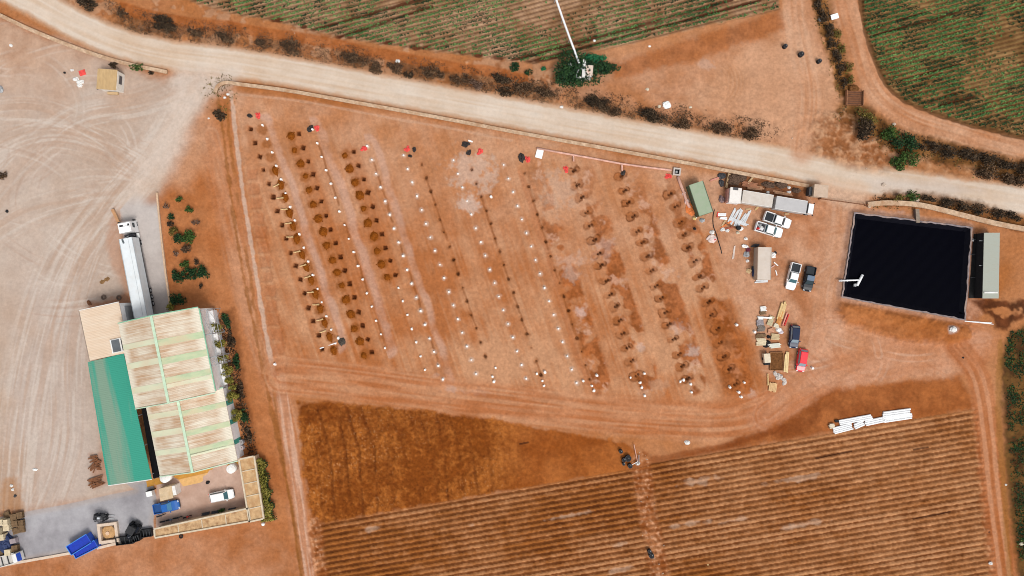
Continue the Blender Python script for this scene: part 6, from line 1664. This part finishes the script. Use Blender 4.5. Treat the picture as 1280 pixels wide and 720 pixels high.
for i, (x, y, a, b, rz) in enumerate([(118, 573, 1.0, .7, .3), (123, 578, .8, .7, -.4), (117, 584, .9, .6, .9), (124, 585, .5, .4, .1), (120, 600, 1.6, .7, .15), (123, 605, 1.4, .5, .2), (116, 606, .7, .6, .8)]):
    t = MB()
    for k in range(5): t.box((jr.uniform(-.15, .15) * a, (k - 2) * b * .36, .1 + .06 * k), (a * jr.uniform(1.4, 2), b * .3, .08), rz=jr.uniform(-.3, .3))
    tag(t.build('scrap_pile', RUST, loc=P(x, y), rz=rz), 'rusty scrap heap west of the teal canopy, %s from the north' % ORD[i], 'scrap heap', 'rusty scrap west of the canopy')
tag(MB().lump((0, 0, 0), .5, .22, .2, 5, .2).build('paper_scrap', WHITE, loc=P(44, 587), rz=-.1), 'white scrap lying alone in the south of the lorry yard', 'litter')
for i, (x, y) in enumerate([(14.5, 607), (16, 612), (19, 620)]):
    tag(MB().lump((0, 0, 0), .28, .28, .3, i, .2).build('plastic_jug', WHITE_D if i < 2 else DARK, loc=P(x, y)), ['white jug north of the pallet yard, upper', 'white jug north of the pallet yard, lower', 'dark jug just north of the pallet yard'][i], 'jug')
# north-west rubbish by the kiosk
tag(MB().box((0, 0, .12), (1.3, 1.1, .22), top=.8).build('red_tarp', REDCLOTH, loc=P(103, 91), rz=.3), 'folded red cloth west of the tan kiosk', 'cloth')
for i, (x, y, s) in enumerate([(95, 99, .55), (101, 103, .7), (100, 107, .5), (90, 88, .35)]):
    tag(MB().lump((0, 0, 0), s, s * .75, .4, i + 20, .25).build('sack', WHITE_D, loc=P(x, y)), 'pale sack on the powdery ground west of the kiosk, %s of four' % ('leftmost lower', 'rightmost', 'lowest', 'topmost')[i], 'sack', 'pale sacks west of the kiosk')
tag(MB().lump((0, 0, 0), .22, .22, .3, 3).build('stump', BLACK, loc=P(81, 91)), 'small black stump left of the pale sacks', 'stump')
tag(MB().lump((0, 0, 0), .35, .3, .3, 31, .2).build('sack', WHITE_D, loc=P(14, 57)), 'small white sack below the north-west wall', 'sack')
tag(MB().lump((0, 0, 0), .55, .7, .6, 4, .2).build('grey_bin', GREY, loc=P(1.5, 112)), 'grey object cut by the west edge of the photo', 'bin')
tag(MB().lump((0, 0, 0), .3, .3, .3, 41, .2).build('stone', BLACK, loc=P(9, 264)), 'small black stone in the west of the lorry yard', 'stone')
for i, (x, y) in enumerate([(128, 352), (134, 349)]):
    tag(MB().lump((0, 0, -.02), .55, .35, .1, 50 + i, .4).build('dung_pile', mat('brown_litter', (.22, .12, .05), .95, .3), loc=P(x, y), rz=.5), 'flat brown litter patch west of the lorry, %s one' % ('lower', 'upper')[i], 'litter')

# ------------------------------------------------------------------ the building site: pipe stubs, heaps, battens, red cloths
POSTM = mat('white_stub_cap', (.82, .80, .78), .5, .04, 3)
def make_post():
    t = thing('pipe_stub', 'x', 'pipe stub', (0, 0, 0))
    MB().lump((0, 0, -.05), .33, .33, .12, 4, .25, 12, 3).build('concrete_collar', mat('collar_concrete', (.58, .46, .38), .95, .15), t)
    MB().cyl((0, 0, -.1), (0, 0, .5), .19, n=14).build('pipe', POSTM, t)
    MB().cyl((0, 0, .5), (0, 0, .55), .215, .16, n=14).build('cap', POSTM, t)
    return t
post0 = make_post(); first = [True]
def put(proto, used, x, y, rz, lab, grp, dz=0.0, sc=1.0):
    q = G(x, y, dz)
    if used[0]:
        used[0] = False; o = proto; o.location = q; o.rotation_euler = (0, 0, rz); o['label'] = lab; o['group'] = grp
    else: o = dup(proto, q, rz, lab, grp)
    o.scale = (sc,) * 3
    return o
for ri, r_ in enumerate(POST_ROWS):
    for i, (x, y) in enumerate(r_):
        put(post0, first, x, y, jr.random() * 6, 'white pipe stub, %s from the road in the %s stub row from the west' % (ORD[i], ORD[ri]), 'white pipe stubs in rows', sc=(.92 if ri < 4 else .8) * jr.uniform(.8, 1.12))
RN = ['seventh', 'eighth', 'ninth', 'tenth', 'eleventh', 'twelfth']
for ci, c in enumerate(CLUSTERS):
    for i, (x, y) in enumerate(sorted(c)):
        put(post0, first, x, y, jr.random() * 6, 'white stub in the %s southern stub cluster from the west, %s from its left' % (ORD[ci], ORD[i]), 'white stub clusters at the southern row ends', sc=jr.uniform(.85, 1.2))
put(post0, first, 423.5, 422.5, 0, 'pale stub beside the foot of the long white pole', 'white pipe stubs in rows', sc=1.2)
for x, y, lab in ((344, 455, 'small pale stub at the south end of the western pad line'), (1015, 460, 'lone white stub on the track right of the red car'), (614, 246, 'pale stub beside the second dark-pit row'), (943, 415, 'white stub beside the palletised materials'), (920.5, 406, 'white stub in the eastern loose soil')):
    put(post0, first, x, y, 0, lab, 'lone white stubs', sc=1.1)
# spoil heaps
def heap_proto(seed, m):
    t = thing('soil_heap', 'x', 'soil heap', (0, 0, 0))
    r = random.Random(seed); mb = MB(); nu, nv = 14, 5; vs = []; fs = []
    for j in range(nv):
        rr = 1 - j / nv * .8
        for i in range(nu):
            a = 2 * math.pi * i / nu; k = 1 + .13 * r.uniform(-1, 1)
            vs.append((.86 * rr * k * math.cos(a), .86 * rr * k * math.sin(a), -.05 + .52 * (1 - rr ** 1.6) + .06 * r.uniform(-1, 1) * (j > 0)))
    vs.append((0, 0, .44))
    for j in range(nv - 1):
        for i in range(nu): fs.append((j * nu + i, j * nu + (i + 1) % nu, (j + 1) * nu + (i + 1) % nu, (j + 1) * nu + i))
    for i in range(nu): fs.append(((nv - 1) * nu + i, (nv - 1) * nu + (i + 1) % nu, nv * nu))
    mb.add(vs, fs).build('mound', m, t)
    for k in range(2):
        a = r.random() * 6.28; MB().lump((.9 * math.cos(a), .9 * math.sin(a), -.02), .16, .13, .14, seed + k, .3, 7, 3).build('clod', m, t)
    return t
SOIL_H = mat('moist_orange_soil', alb(158, 88, 28), 1.0, .3, 2.2, .05, dirt=alb(96, 48, 14), dirt_amt=.9, dirt_scale=1.6, bump=.8)
H0 = [(heap_proto(s, SOIL_H), [True]) for s in (3, 8, 15)]
RW = ['western', 'middle', 'eastern']
for ri, off in ((0, (14.5, 1.5)), (1, (-9.5, 3.5)), (2, (-9.8, 4.0))):
    for i, (x, y) in enumerate(PITS_SQ[ri]):
        if ri == 0 and i < 3: continue
        pr, us = H0[(i * 7 + ri) % 3]
        o = put(pr, us, x + off[0] + jr.uniform(-1, 1), y + off[1] + jr.uniform(-1.2, 1.2), jr.random() * 6, 'damp orange soil heap, %s from the road in the %s heap row' % (ORD[i], RW[ri]), 'soil heaps beside the square pits', sc=jr.uniform(.68, 1.1))
        if ri == 0: o.scale = (.8, 1.25, .9); o.rotation_euler = (0, 0, .32)
BAT = [(346, 232.5), (351, 248), (356, 262), (361, 279.5), (363, 296.5), (372, 315), (379.5, 332), (385, 346.5), (388.5, 365.5), (395.5, 381), (400.5, 400), (404.5, 414.5)]
for i, (x, y) in enumerate(BAT):
    o = MB().box((0, 0, .42), (1.35, .16, .12)).box((0.1, .05, .34), (1.0, .12, .1), rz=.25).build('timber_batten', WOOD2, loc=G(x, y), rz=.2 + jr.uniform(-.25, .25))
    tag(o, 'pale timber batten laid across the westernmost heaps, %s from the road' % ORD[i], 'batten', 'battens across the heaps')
q0_, q1_ = P(399.5, 435.5), P(419, 429)
tag(MB().tube([(0, 0, .5), (q1_.x - q0_.x, q1_.y - q0_.y, .62)], .13, 8).build('white_pole', PIPEW, loc=G(399.5, 435.5)), 'long white pole lying at the south end of the westernmost heaps', 'pole')
tag(MB().lump((0, 0, 0), .7, .8, .5, 61, .3).build('debris_heap', mat('dark_debris', (.06, .05, .04), .9, .5, 5), loc=G(427, 427)), 'dark debris heap beside the pale stub at the row end', 'debris')
REDS = [(323, 145), (397, 160.5), (455.5, 185.5), (509, 187), (600, 190), (660, 199.5), (708, 212), (836, 220)]
for i, (x, y) in enumerate(REDS):
    t = thing('red_cloth', 'crumpled red cloth at a road-side row end, %s from the west' % ORD[i], 'cloth', G(x, y), jr.random() * 3, 'red cloths at the row ends')
    MB().lump((0, 0, -.02), .62, .42, .32, 70 + i, .35, 12, 4).build('cloth', REDCLOTH, t)
    MB().lump((.35, .45, -.02), .3, .28, .16, 90 + i, .4, 9, 3).build('loose_end', REDCLOTH, t)
for i, (x, y, w_, lab) in enumerate([(312, 145, .5, 'dark tool heap left of the westernmost red cloth'), (388, 161, .75, 'dark tool heap left of the second red cloth'), (518, 187, .5, 'brown tool heap right of the fourth red cloth'), (582, 180.5, .75, 'black bag left of the fifth red cloth'), (586, 191, .55, 'brown heap under the black bag'), (652, 197.5, .8, 'dark tool heap left of the sixth red cloth'), (512.5, 195, .4, 'small dark heap under the fourth red cloth'), (779, 216, .55, 'dark maroon heap under the second pipe tee')]):
    tag(MB().lump((0, 0, 0), w_, w_ * .7, .4, 110 + i, .4).build('tool_heap', mat('dark_tools', (.035, .028, .026), .85, .5, 6), loc=G(x, y), rz=i), lab, 'tool heap')
tag(MB().box((0, 0, .05), (.9, .3, .1)).build('white_board', WHITE, loc=G(588, 176.5), rz=-.3), 'short white board above the black bag', 'board')
tag(MB().box((0, 0, .06), (1.35, 1.75, .08)).build('sign_board', WHITE, loc=G(674.3, 192.3, .1), rz=-.25), 'blank white board lying at the west end of the pink pipe', 'board')
def site_pipe():
    pts = [(671, 185.5), (700, 191), (740, 198), (777, 205), (810, 209.5), (839, 213)]
    a = P(*pts[0]); t = thing('drain_pipe', 'long pinkish drain pipe with two tees below the site wall', 'pipe', a)
    L_ = [P(*q) - a for q in pts]
    MB().tube([(q.x, q.y, .25) for q in L_], .2, 8).build('pipe', PINKP, t, True)
    for x, y0, y1 in ((716.5, 194, 202), (777, 205, 214)):
        u, v = P(x, y0) - a, P(x + .5, y1) - a; MB().cyl((u.x, u.y, .25), (v.x, v.y, .22), .17, n=8).build('tee', PINKP, t)
    hx = [(847, 221), (851, 232), (855, 242), (858, 252), (862, 260)]
    b = P(*hx[0]); t = thing('hose', 'flattened pink hose from the square manhole to the orange sheet', 'hose', b)
    MB().tube([(P(*q).x - b.x, P(*q).y - b.y, .2) for q in hx], .3, 8).build('hose', PINKP, t, True)
    for q, r_ in (((855, 242), .42), ((858.5, 252), .5)):
        u = P(*q) - b; MB().lump((u.x, u.y, 0), r_, r_, .5, 5).build('coupling', mat('pale_pink', (.6, .42, .38), .8, .1), t)
site_pipe()
def manhole():
    t = thing('manhole', 'square concrete manhole with black opening where pipe and hose meet', 'manhole', P(845.5, 215), -.12); A_, th = 1.45, .26
    for s in (-1, 1):
        MB().box((0, s * (A_ - th) / 2, .3), (A_, th, .7)).build('wall', mat('manhole_concrete', (.48, .42, .38), .9, .1), t); MB().box((s * (A_ - th) / 2, 0, .299), (th, A_ - 2 * th, .7)).build('wall', mat('manhole_concrete', (.48, .42, .38), .9, .1), t)
    MB().box((0, 0, .06), (A_ - 2 * th, A_ - 2 * th, .1)).build('opening', BLACK, t); MB().box((0, 0, .14), (.4, .4, .08)).build('step', GREY, t)
manhole()
tag(MB().lump((0, 0, 0), .95, 1.25, .4, 121, .18).build('orange_sheet', ORANGE, loc=P(863.5, 262), rz=.5), 'crumpled orange sheet left of the green container', 'sheet')

# ------------------------------------------------------------------ materials yard
def L1(px, py, name, label, cat, m, sx, sy, sz, rz=0.0, kind='lump', seed=None, group=None, z=0.0):
    mb = MB()
    sd = seed if seed is not None else int(px * 3 + py * 5)
    if kind == 'lump': mb.lump((0, 0, 0), sx, sy, sz, sd, .22)
    elif kind == 'disc': mb.cyl((0, 0, 0), (0, 0, sz), sx, sx * .94, n=16)
    elif kind == 'boards':
        n = max(2, int(sy * 2 / .22)); r = random.Random(sd)
        for k in range(n): mb.box((r.uniform(-.12, .12) * sx, -sy + (k + .5) * 2 * sy / n, sz * (.55 + .1 * r.random())), (sx * 2 * r.uniform(.8, 1.05), 2 * sy / n * .92, sz * r.uniform(.9, 1.1)), rz=r.uniform(-.03, .03))
    o = mb.build(name, m); o.location = G(px, py, z); o.rotation_euler = (0, 0, rz)
    return tag(o, label, cat, group)
ALU = mat('aluminium_sheet', (.52, .54, .56), .4, .15, 2, .5)
DSOIL = mat('mixed_rubble', (.10, .06, .04), .95, .6, 4)
L1(902, 268.5, 'panel', 'white folded panel with dark slot left of the aluminium sheets', 'panel', PIPEW, .75, .3, .2, .0, 'boards')
L1(904, 273, 'panel', 'second white folded panel under the first one', 'panel', PIPEW, .7, .25, .2, -.1, 'boards')
for i, (x, y, l_, rz) in enumerate([(915, 269, 1.6, 1.1), (919, 270, 1.9, 1.05), (923, 272, 1.7, 1.15), (928, 274, 1.5, .95), (933, 272, 1.7, 1.1), (921, 276, 1.6, -.35), (926, 279, 1.5, -.3)]):
    L1(x, y, 'aluminium_sheet', 'pale aluminium sheet in the loose stack below the box trailer, %s from the left' % ORD[i], 'metal sheet', ALU, l_, .26, .12, rz, 'boards', group='aluminium sheets below the trailer')
for x, y, m, s, lab in [(903, 287, WHITE_D, .45, 'white sack in the yard clutter, left of a tight pair'), (909, 288.5, WHITE_D, .4, 'white sack in the yard clutter, right of a tight pair'), (922, 291, CREAM, .35, 'cream sack below the black-and-white drum'), (925.5, 286, WHITE, .5, 'white drum lid next to a black drum'),
                    (890, 290.5, WHITE_D, .5, 'round white sack west of the black cable'), (889, 299, mat('pale_pink_sack', (.62, .5, .46), .9, .1), .95, 'large pale pink sack on the west side of the cable'), (932, 298.5, WHITE, .38, 'round white bag between pickups and beige container'), (893, 299.5, RED, .3, 'red can on the pale pink sack'),
                    (868, 273, mat('yellow_sack', (.62, .46, .2), .9, .1), .4, 'yellow sack below the orange sheet'), (877.5, 275.5, GREY, .5, 'grey drum below the green container'), (870, 272, WHITE, .2, 'tiny white can at the container corner'), (868, 286, BLACK, .3, 'small black bucket among the eastern pit rings'), (1086, 258, STONE, .35, 'stone at the gate end')]:
    L1(x, y, 'yard_sack', lab, 'sack', m, s, s * .85, .45)
L1(922.5, 285, 'drum', 'black drum beside the white drum lid', 'drum', BLACK, .45, .45, .8, 0, 'disc')
for x, y, rz, l_, m, lab in [(907, 281, .6, 1.3, ORANGE, 'orange plank left of the rusty beams'), (914, 282.5, -.4, 1.2, RUST, 'rusty beam crossing the orange plank'), (911, 285, .2, 1.0, mat('red_beam', (.35, .09, .05), .8, .3), 'red beam below the rusty one'), (905, 278, 1.0, 1.0, WOOD, 'tan plank in the yard clutter'),
                         (897, 268.5, 1.4, .5, REDCLOTH, 'red rag beside the white panels'), (935, 261.5, .1, .6, WOOD, 'tan board under the box trailer'), (946, 260, .8, .55, WOOD2, 'yellow board leaning by the box trailer'), (983, 267.5, .1, .5, WOOD, 'tan board under the grey-topped lorry'),
                         (917, 316, 1.45, 1.3, mat('pale_beam', (.6, .5, .44), .8, .1), 'lone pale beam lying left of the beige container')]:
    L1(x, y, 'plank', lab, 'plank', m, l_, .16, .14, rz, 'boards')
# black cable
cp = [(893, 262), (891.5, 268), (891, 276), (892, 284), (895, 292), (898, 302), (901, 312), (902, 317)]
cb0 = P(*cp[0]); tag(MB().tube([(P(*q).x - cb0.x, P(*q).y - cb0.y, .1) for q in curve(cp, 4)], .09, 6).build('cable', BLACK, loc=cb0), 'black cable snaking along the west side of the clutter', 'cable')
# junk north of the lorries
for x, y, sx, sy, rz, m, lab in [(902, 220, .8, .6, 0, DARK, 'black machine part west of the tan fence strip'), (901.5, 229, .5, .7, .3, DARK, 'second black machine part below the first'), (902, 249, .6, .8, .2, mat('mauve_scrap', (.22, .15, .15), .9, .4), 'mauve scrap bundle above the cable'),
                              (917, 224, 1.3, 1.3, 0, DSOIL, 'dark rubble heap at the west end of the scrap strip'), (926, 222, 1.0, .8, 0, DSOIL, 'smaller dark rubble heap beside the first'), (960, 231, 1.3, .6, -.2, DSOIL, 'long dark rubble heap in the middle of the scrap strip'), (976, 231, 1.4, .7, -.2, DSOIL, 'dark rubble heap under the wall'), (995, 238, 1.0, .5, -.15, DSOIL, 'dark rubble heap nearest the gatehouse')]:
    L1(x, y, 'scrap_heap', lab, 'scrap heap', m, sx, sy, .6, rz)
for x, y, l_, w_, rz, m, lab in [(937, 231, 1.7, .5, -.15, mat('reddish_timber', (.30, .13, .07), .85, .3), 'reddish timber stack in the scrap strip, upper'), (944, 235, 1.6, .4, -.12, mat('brown_timber', (.38, .2, .11), .85, .3), 'brown timber stack in the scrap strip, lower'), (938, 225, .9, .2, .9, WOOD, 'tan pole leaning over the scrap strip'), (966, 238, 1.6, .35, -.15, RUST, 'rusty beams stacked above the box lorry'), (978, 242, 1.8, .3, -.15, mat('brown_timber', (.38, .2, .11), .85, .3), 'brown timber stack above the grey-topped lorry'), (893, 224, 1.0, .12, .35, mat('pale_red_pole', (.6, .25, .2), .8, .1), 'pale red pole left of the black machine part')]:
    L1(x, y, 'timber_stack', lab, 'timber', m, l_, w_, .25, rz, 'boards')
for x, y, s, lab in [(959.5, 240.5, .35, 'white can in the scrap strip, western'), (986, 234.5, .35, 'white can in the scrap strip, upper eastern'), (986, 240.5, .4, 'pale pink can in the scrap strip, lower eastern')]:
    L1(x, y, 'can', lab, 'can', WHITE_D, s, s * .8, .35)
st = thing('fence_strip', 'thin tan fence running north from the clutter to the wall', 'fence', P(909.5, 217), ang(-4, 18))
MB().box((1.4, 0, .5), (2.9, .08, .9)).build('fence_panel', WOOD, st); MB().box((1.4, .4, .1), (2.9, .25, .2)).build('footing', WOOD, st)
# around the beige container
for x, y, sx, sy, rz, m, lab in [(931, 308, .7, .35, -.2, WHITE, 'white bag heap at the container north-west corner'), (935, 312, .5, .4, .2, mat('maroon_rag', (.16, .03, .05), .9, .3), 'maroon rag heap beside the container'), (933, 318, .6, .6, .1, GREY, 'grey tool heap west of the container'), (934, 326, .32, .3, 0, WHITE, 'white bucket west of the container'),
                              (936, 338.5, .55, .5, 0, mat('tan_sack', (.62, .45, .25), .9, .1), 'tan sack near the container south-west side'), (941.5, 341, .3, .9, .1, NAVY, 'dark blue roll along the container side'), (966.5, 319, .5, .6, .3, WHITE, 'white bag heap at the container east side'), (969, 316, .25, .3, 0, DARK, 'dark can behind the white bag heap'),
                              (944, 307, .9, .3, .2, DARK, 'dark bundle along the container north end')]:
    L1(x, y, 'site_clutter', lab, 'clutter', m, sx, sy, .5, rz)
for x, y, l_, w_, rz, m, lab in [(944.5, 320.5, .95, .32, 1.5, mat('yellow_board', (.60, .42, .16), .8, .15), 'yellow board leaning on the container west side'), (969.5, 330, .55, .1, -.7, WHITE, 'short white plank east of the container, upper'), (970, 341, .6, .09, -1.3, WHITE, 'short white plank east of the container, lower'), (966, 333, .5, .1, .6, mat('pink_plank', (.6, .36, .3), .8, .1), 'pinkish plank east of the container'),
                              (952, 351.5, 1.3, .3, .05, ALU, 'aluminium sheets at the container south end'), (942, 334, .5, .25, .2, DARK, 'dark crate against the container')]:
    L1(x, y, 'board', lab, 'board', m, l_, w_, .2, rz, 'boards')
# timber and pallet racks between the container and the navy car
for x, y, l_, w_, rz, m, lab in [(953.5, 386, .6, .5, .1, WHITE_D, 'white crate at the north end of the pallet racks'), (953, 391, .6, .35, .1, PALD, 'brown crate under the white crate'), (955, 397, 1.5, .16, -.06, WHITE, 'long white bar across the pallet racks'), (950, 397.5, .5, .3, .0, WHITE_D, 'white bundle at the west end of the white bar'), (950, 403, .7, .55, .1, mat('grey_parts', (.25, .22, .23), .7, .5, 5), 'grey parts crate under the white bar'),
                              (951, 410.5, .8, .6, .05, mat('mixed_parts', (.16, .13, .11), .7, .6, 5), 'mixed dark parts rack in the middle'), (951, 419.5, 1.0, .35, .03, PALD, 'brown pallet rack, third from the south'), (951, 425, 1.0, .35, .02, PALM, 'cream pallet rack, second from the south'), (951, 429.5, 1.0, .35, .02, PALM, 'cream pallet rack, southernmost'), (963, 401, .5, .95, -.35, mat('olive_board', (.45, .38, .24), .85, .1), 'olive plywood sheets beside the racks'),
                              (977, 388, 1.7, .55, 1.3, WOOD2, 'yellow timber lengths at the north of the yard stack'), (974.5, 397, 1.6, .45, 1.25, mat('orange_timber', (.52, .22, .06), .8, .2), 'orange timber lengths below the yellow ones'), (980.5, 399, 1.6, .1, 1.2, mat('pink_bar', (.72, .30, .24), .7, .1), 'pinkish white bar right of the orange timber'), (983, 399.5, 1.4, .1, 1.2, RED, 'red bar right of the pinkish one'),
                              (970, 407, .5, .4, -.3, CREAM, 'cream board between racks and white bags'), (969, 421, .9, .6, -.1, mat('tan_sheet', (.50, .38, .22), .85, .15), 'tan sheet under the white bags'), (968, 432, 1.1, .45, .1, mat('pale_mint_sheet', (.60, .60, .52), .7, .08), 'pale sheet at the south end of the stack'), (963, 413, .6, .4, .2, mat('salmon_box', (.5, .26, .16), .85, .2), 'salmon box between the racks and bags')]:
    L1(x, y, 'stacked_material', lab, 'building material', m, l_, w_, .35, rz, 'boards')
for x, y, s, m, lab in [(973, 412, .6, WHITE, 'white bag beside the orange timber, upper'), (976, 415, .5, mat('lilac_bag', (.6, .54, .58), .9, .1), 'lilac bag beside the orange timber, lower'), (960.5, 421, .4, BLACK, 'black sack right of the brown rack'), (960, 428, .5, BLACK, 'black sack right of the cream racks'), (957, 432, .55, BLACK, 'black sack at the south end of the racks'), (960, 431, .22, WHITE, 'white can on the black sack')]:
    L1(x, y, 'bag', lab, 'bag', m, s, s * .8, .45)
def small_trailer():
    t = thing('box_trailer', 'tiny cream box trailer with black tail left of the brown soil bay', 'trailer', P(956.5, 448), ang(-1, -10) )
    MB().box((.15, 0, .85), (1.75, 1.2, 1.0)).build('body', CREAM, t); MB().box((-.95, 0, .6), (.5, 1.1, .7)).build('tail_box', BLACK, t)
    for s in (-1, 1): 
        w = MB().cyl((0, s * .68, .3), (0, s * .5, .3), .3, n=12).build('wheel', BLACK, t)
    MB().box((1.3, 0, .4), (.7, .08, .08)).build('drawbar', DARK, t)
small_trailer()
def soil_bay():
    t = thing('soil_bay', 'square brown bay of damp soil left of the yellow lumber', 'soil bay', P(970, 451.5), -.02)
    MB().box((0, 0, .14), (2.4, 3.3, .26)).build('soil', SOIL2, t)
    for s in (-1, 1): MB().box((s * 1.25, 0, .2), (.1, 3.5, .4)).build('side_board', mat('brown_board', (.26, .12, .05), .9, .2), t); MB().box((0, s * 1.72, .2), (2.4, .1, .4)).build('end_board', mat('brown_board', (.26, .12, .05), .9, .2), t)
soil_bay()
for x, y, l_, w_, rz, m, lab in [(982.5, 453, 2.1, .42, 1.5, mat('straw_lumber', (.66, .50, .26), .85, .12), 'straw coloured lumber pile right of the soil bay'), (959.5, 475, 1.2, .1, 1.6, WOOD2, 'thin yellow plank left of the plywood'), (965.5, 484, 1.0, .75, 1.4, mat('plywood', (.56, .36, .18), .85, .12), 'tan plywood pile south of the grey bags')]:
    L1(x, y, 'lumber_pile', lab, 'lumber', m, l_, w_, .3, rz, 'boards')
for i, (x, y) in enumerate([(969, 467), (973, 469), (976, 471), (972, 472.5), (980, 475), (980.5, 478.5)]):
    L1(x, y, 'cement_bag', 'grey cement bag south of the soil bay, %s from the left' % ORD[i], 'cement bag', mat('grey_paper_bag', (.55, .50, .46), .9, .1), .5, .38, .4, jr.random() * 3, group='grey cement bags')
# pipes on the edge of the furrowed field
def pipes():
    n = [0]
    def bundle(p0, p1, cnt, r_, lab, layers=1):
        a, b = P(*p0), P(*p1); d = b - a; L = d.length; rz = math.atan2(d.y, d.x); side = Vector((-d.y, d.x, 0)).normalized()
        for k in range(cnt):
            o = MB().cyl((0, 0, 0), (L, 0, 0), r_, n=12).build('plastic_pipe', PIPEW, smooth=False)
            off = (k - (cnt - 1) / 2) * r_ * 2.04
            o.location = a + side * off + d.normalized() * jr.uniform(-.15, .15) + Vector((0, 0, zat(*p0) + r_)); o.rotation_euler = (0, 0, rz)
            tag(o, lab % ORD[k], 'pipe', 'white plastic pipes by the furrowed field')
            n[0] += 1
    bundle((1103, 519.3), (1137, 514.8), 4, .19, 'white pipe in the right upper bundle, %s from its lower side')
    bundle((1104.5, 524.7), (1139, 519.5), 3, .19, 'white pipe in the right lower bundle, %s from its lower side')
    bundle((1080.5, 529), (1104, 524), 3, .19, 'white pipe in the middle bundle, %s from its lower side')
    bundle((1067.5, 533), (1079, 528), 3, .19, 'short white pipe in the crooked bundle, %s from its lower side')
    bundle((1048, 528), (1089, 520.5), 3, .17, 'long white pipe in the left upper bundle, %s from its lower side')
    bundle((1041, 538.5), (1064, 532.5), 4, .17, 'white pipe in the left lower bundle, %s from its lower side')
    L1(1038.5, 532, 'crate', 'cream crate at the west end of the white pipes', 'crate', CREAM, .55, .45, .5, .1, 'boards')
    L1(1045, 526, 'crate', 'black crate behind the left upper pipes', 'crate', BLACK, .45, .25, .4, .1, 'boards')
pipes()
# black barrels and the well on the haul track
def barrel(px, py, s, lab, m=BLACK):
    t = thing('barrel', lab, 'barrel', G(px, py), 0, None)
    MB().cyl((0, 0, 0), (0, 0, .9), .42 * s, n=14).build('barrel_body', m, t); MB().torus((0, 0, .9), .38 * s, .04, 14, 6).build('rim', DARK, t); MB().cyl((.12, .1, .9), (.12, .1, .96), .07, n=8).build('bung', GREY, t)
for x, y, s, lab in [(775.5, 563.5, .9, 'black barrel standing apart north-west of the pole'), (779.5, 574, 1.0, 'black barrel left of the big one by the pole'), (784.5, 572, 1.5, 'biggest black barrel by the pole'), (787, 581.5, 1.1, 'black barrel south of the biggest one'), (779, 579, .7, 'small black barrel below the left one'),
                     (811, 687.5, .9, 'upper black barrel of the pair in the furrowed field'), (813.5, 693, 1.2, 'lower black barrel of the pair in the furrowed field'),
                     (980, 59, 1.0, 'black barrel on the north-east dirt, westernmost of three'), (1000, 69, 1.2, 'black barrel on the north-east dirt, middle of three'), (1022.5, 77.5, 1.0, 'black barrel on the north-east dirt, easternmost of three')]:
    barrel(x, y, s, lab)
w0 = G(797, 579); wp = thing('standpipe', 'white standpipe frame with a long pale pole on the haul track', 'standpipe', w0)
MB().tube([(0, 0, .3), (P(792, 555).x - w0.x, P(792, 555).y - w0.y, .5)], .08, 6).build('pole', PINKP, wp); MB().lump((0, 0, 0), .45, .35, .7, 6, .3).build('valve_box', WHITE_D, wp); MB().box((-.6, .15, .6), (1.2, .1, .1), rz=.5).build('cross_arm', WHITE, wp); MB().box((.2, 1.0, .4), (.12, 1.4, .12)).build('arm', GREY, wp)
# stones and litter one can point at
for x, y, s, m, lab in [(833, 131.5, .85, WHITE, 'big white sack on the dirt north of the road'), (824, 133.5, .35, CREAM, 'small cream stone left of the big white sack'), (809, 112, .35, CREAM, 'pale stone alone on the north-east dirt'), (863, 134.5, .3, CREAM, 'pale stone east of the big white sack'), (497.5, 77, .5, WHITE_D, 'white stone among the verge bushes'), (743, 51, .28, WHITE, 'white scrap in the dark crop rut'),
                        (812, 58, .25, WHITE, 'white scrap at the crop edge'), (702, 134, .35, WHITE_D, 'white stone at the road edge below the pump house'), (859, 553, .55, WHITE_D, 'white rubbish heap on the haul track'), (1104, 231, .5, STONE, 'pale stone left of the tall green bush'), (1118, 155, .35, STONE, 'pale stone at the head of the ditch'), (1145, 250, .8, STONE, 'pale ring stone by the fresh green bush'),
                        (1189, 411.5, .7, WHITE_D, 'white bag heap on the reservoir mound'), (1215, 300, .35, WHITE, 'white can between the reservoir and the shed'), (1238, 704, .4, WHITE_D, 'white stone at the south end of the eastern track'), (1257.5, 606, .25, WHITE_D, 'pale stone on the east side of the eastern track'), (885, 706, .2, WOOD2, 'tiny yellow scrap in the furrowed field'), (261, 148, .22, WHITE_D, 'white stone west of the site corner'),
                        (285, 118, .35, WHITE_D, 'white stone on the site corner'), (281, 122, .3, WHITE_D, 'second white stone on the site corner'), (1237, 665, .2, BLACK, 'black stone beside the eastern track'), (1204, 447, .22, BLACK, 'black stone at the track fork'), (1277, 680, .4, CREAM, 'pale clump in the green strip')]:
    L1(x, y, 'stone', lab, 'stone', m, s, s * .8, s * .7)
tag(MB().box((0, 0, .1), (1.5, 1.0, .12), rx=.08).build('sheet', WHITE, loc=G(1043, 21), rz=.3), 'white sheet lying between the two northern tracks', 'sheet')
tag(MB().box((0, 0, .1), (.8, .7, .12), rx=.08).build('sheet', WHITE_D, loc=G(1026, 24), rz=.6), 'smaller white sheet left of the first one', 'sheet')
for k, (x, y, l_) in enumerate([(1218, 402.5, 3.2), (1232, 403.5, 1.2)]):
    L1(x, y, 'white_pipe', 'thin white pipe below the shed, %s' % ('long one', 'short one')[k], 'pipe', PIPEW, l_, .12, .12, -.08, 'boards')
for k, y in enumerate((300, 318, 347)):
    L1(1214.5, y, 'post', 'dark post between reservoir and shed, %s from the north' % ORD[k], 'post', DARK, .5, .08, .4, .05, 'boards', group='dark posts by the reservoir')
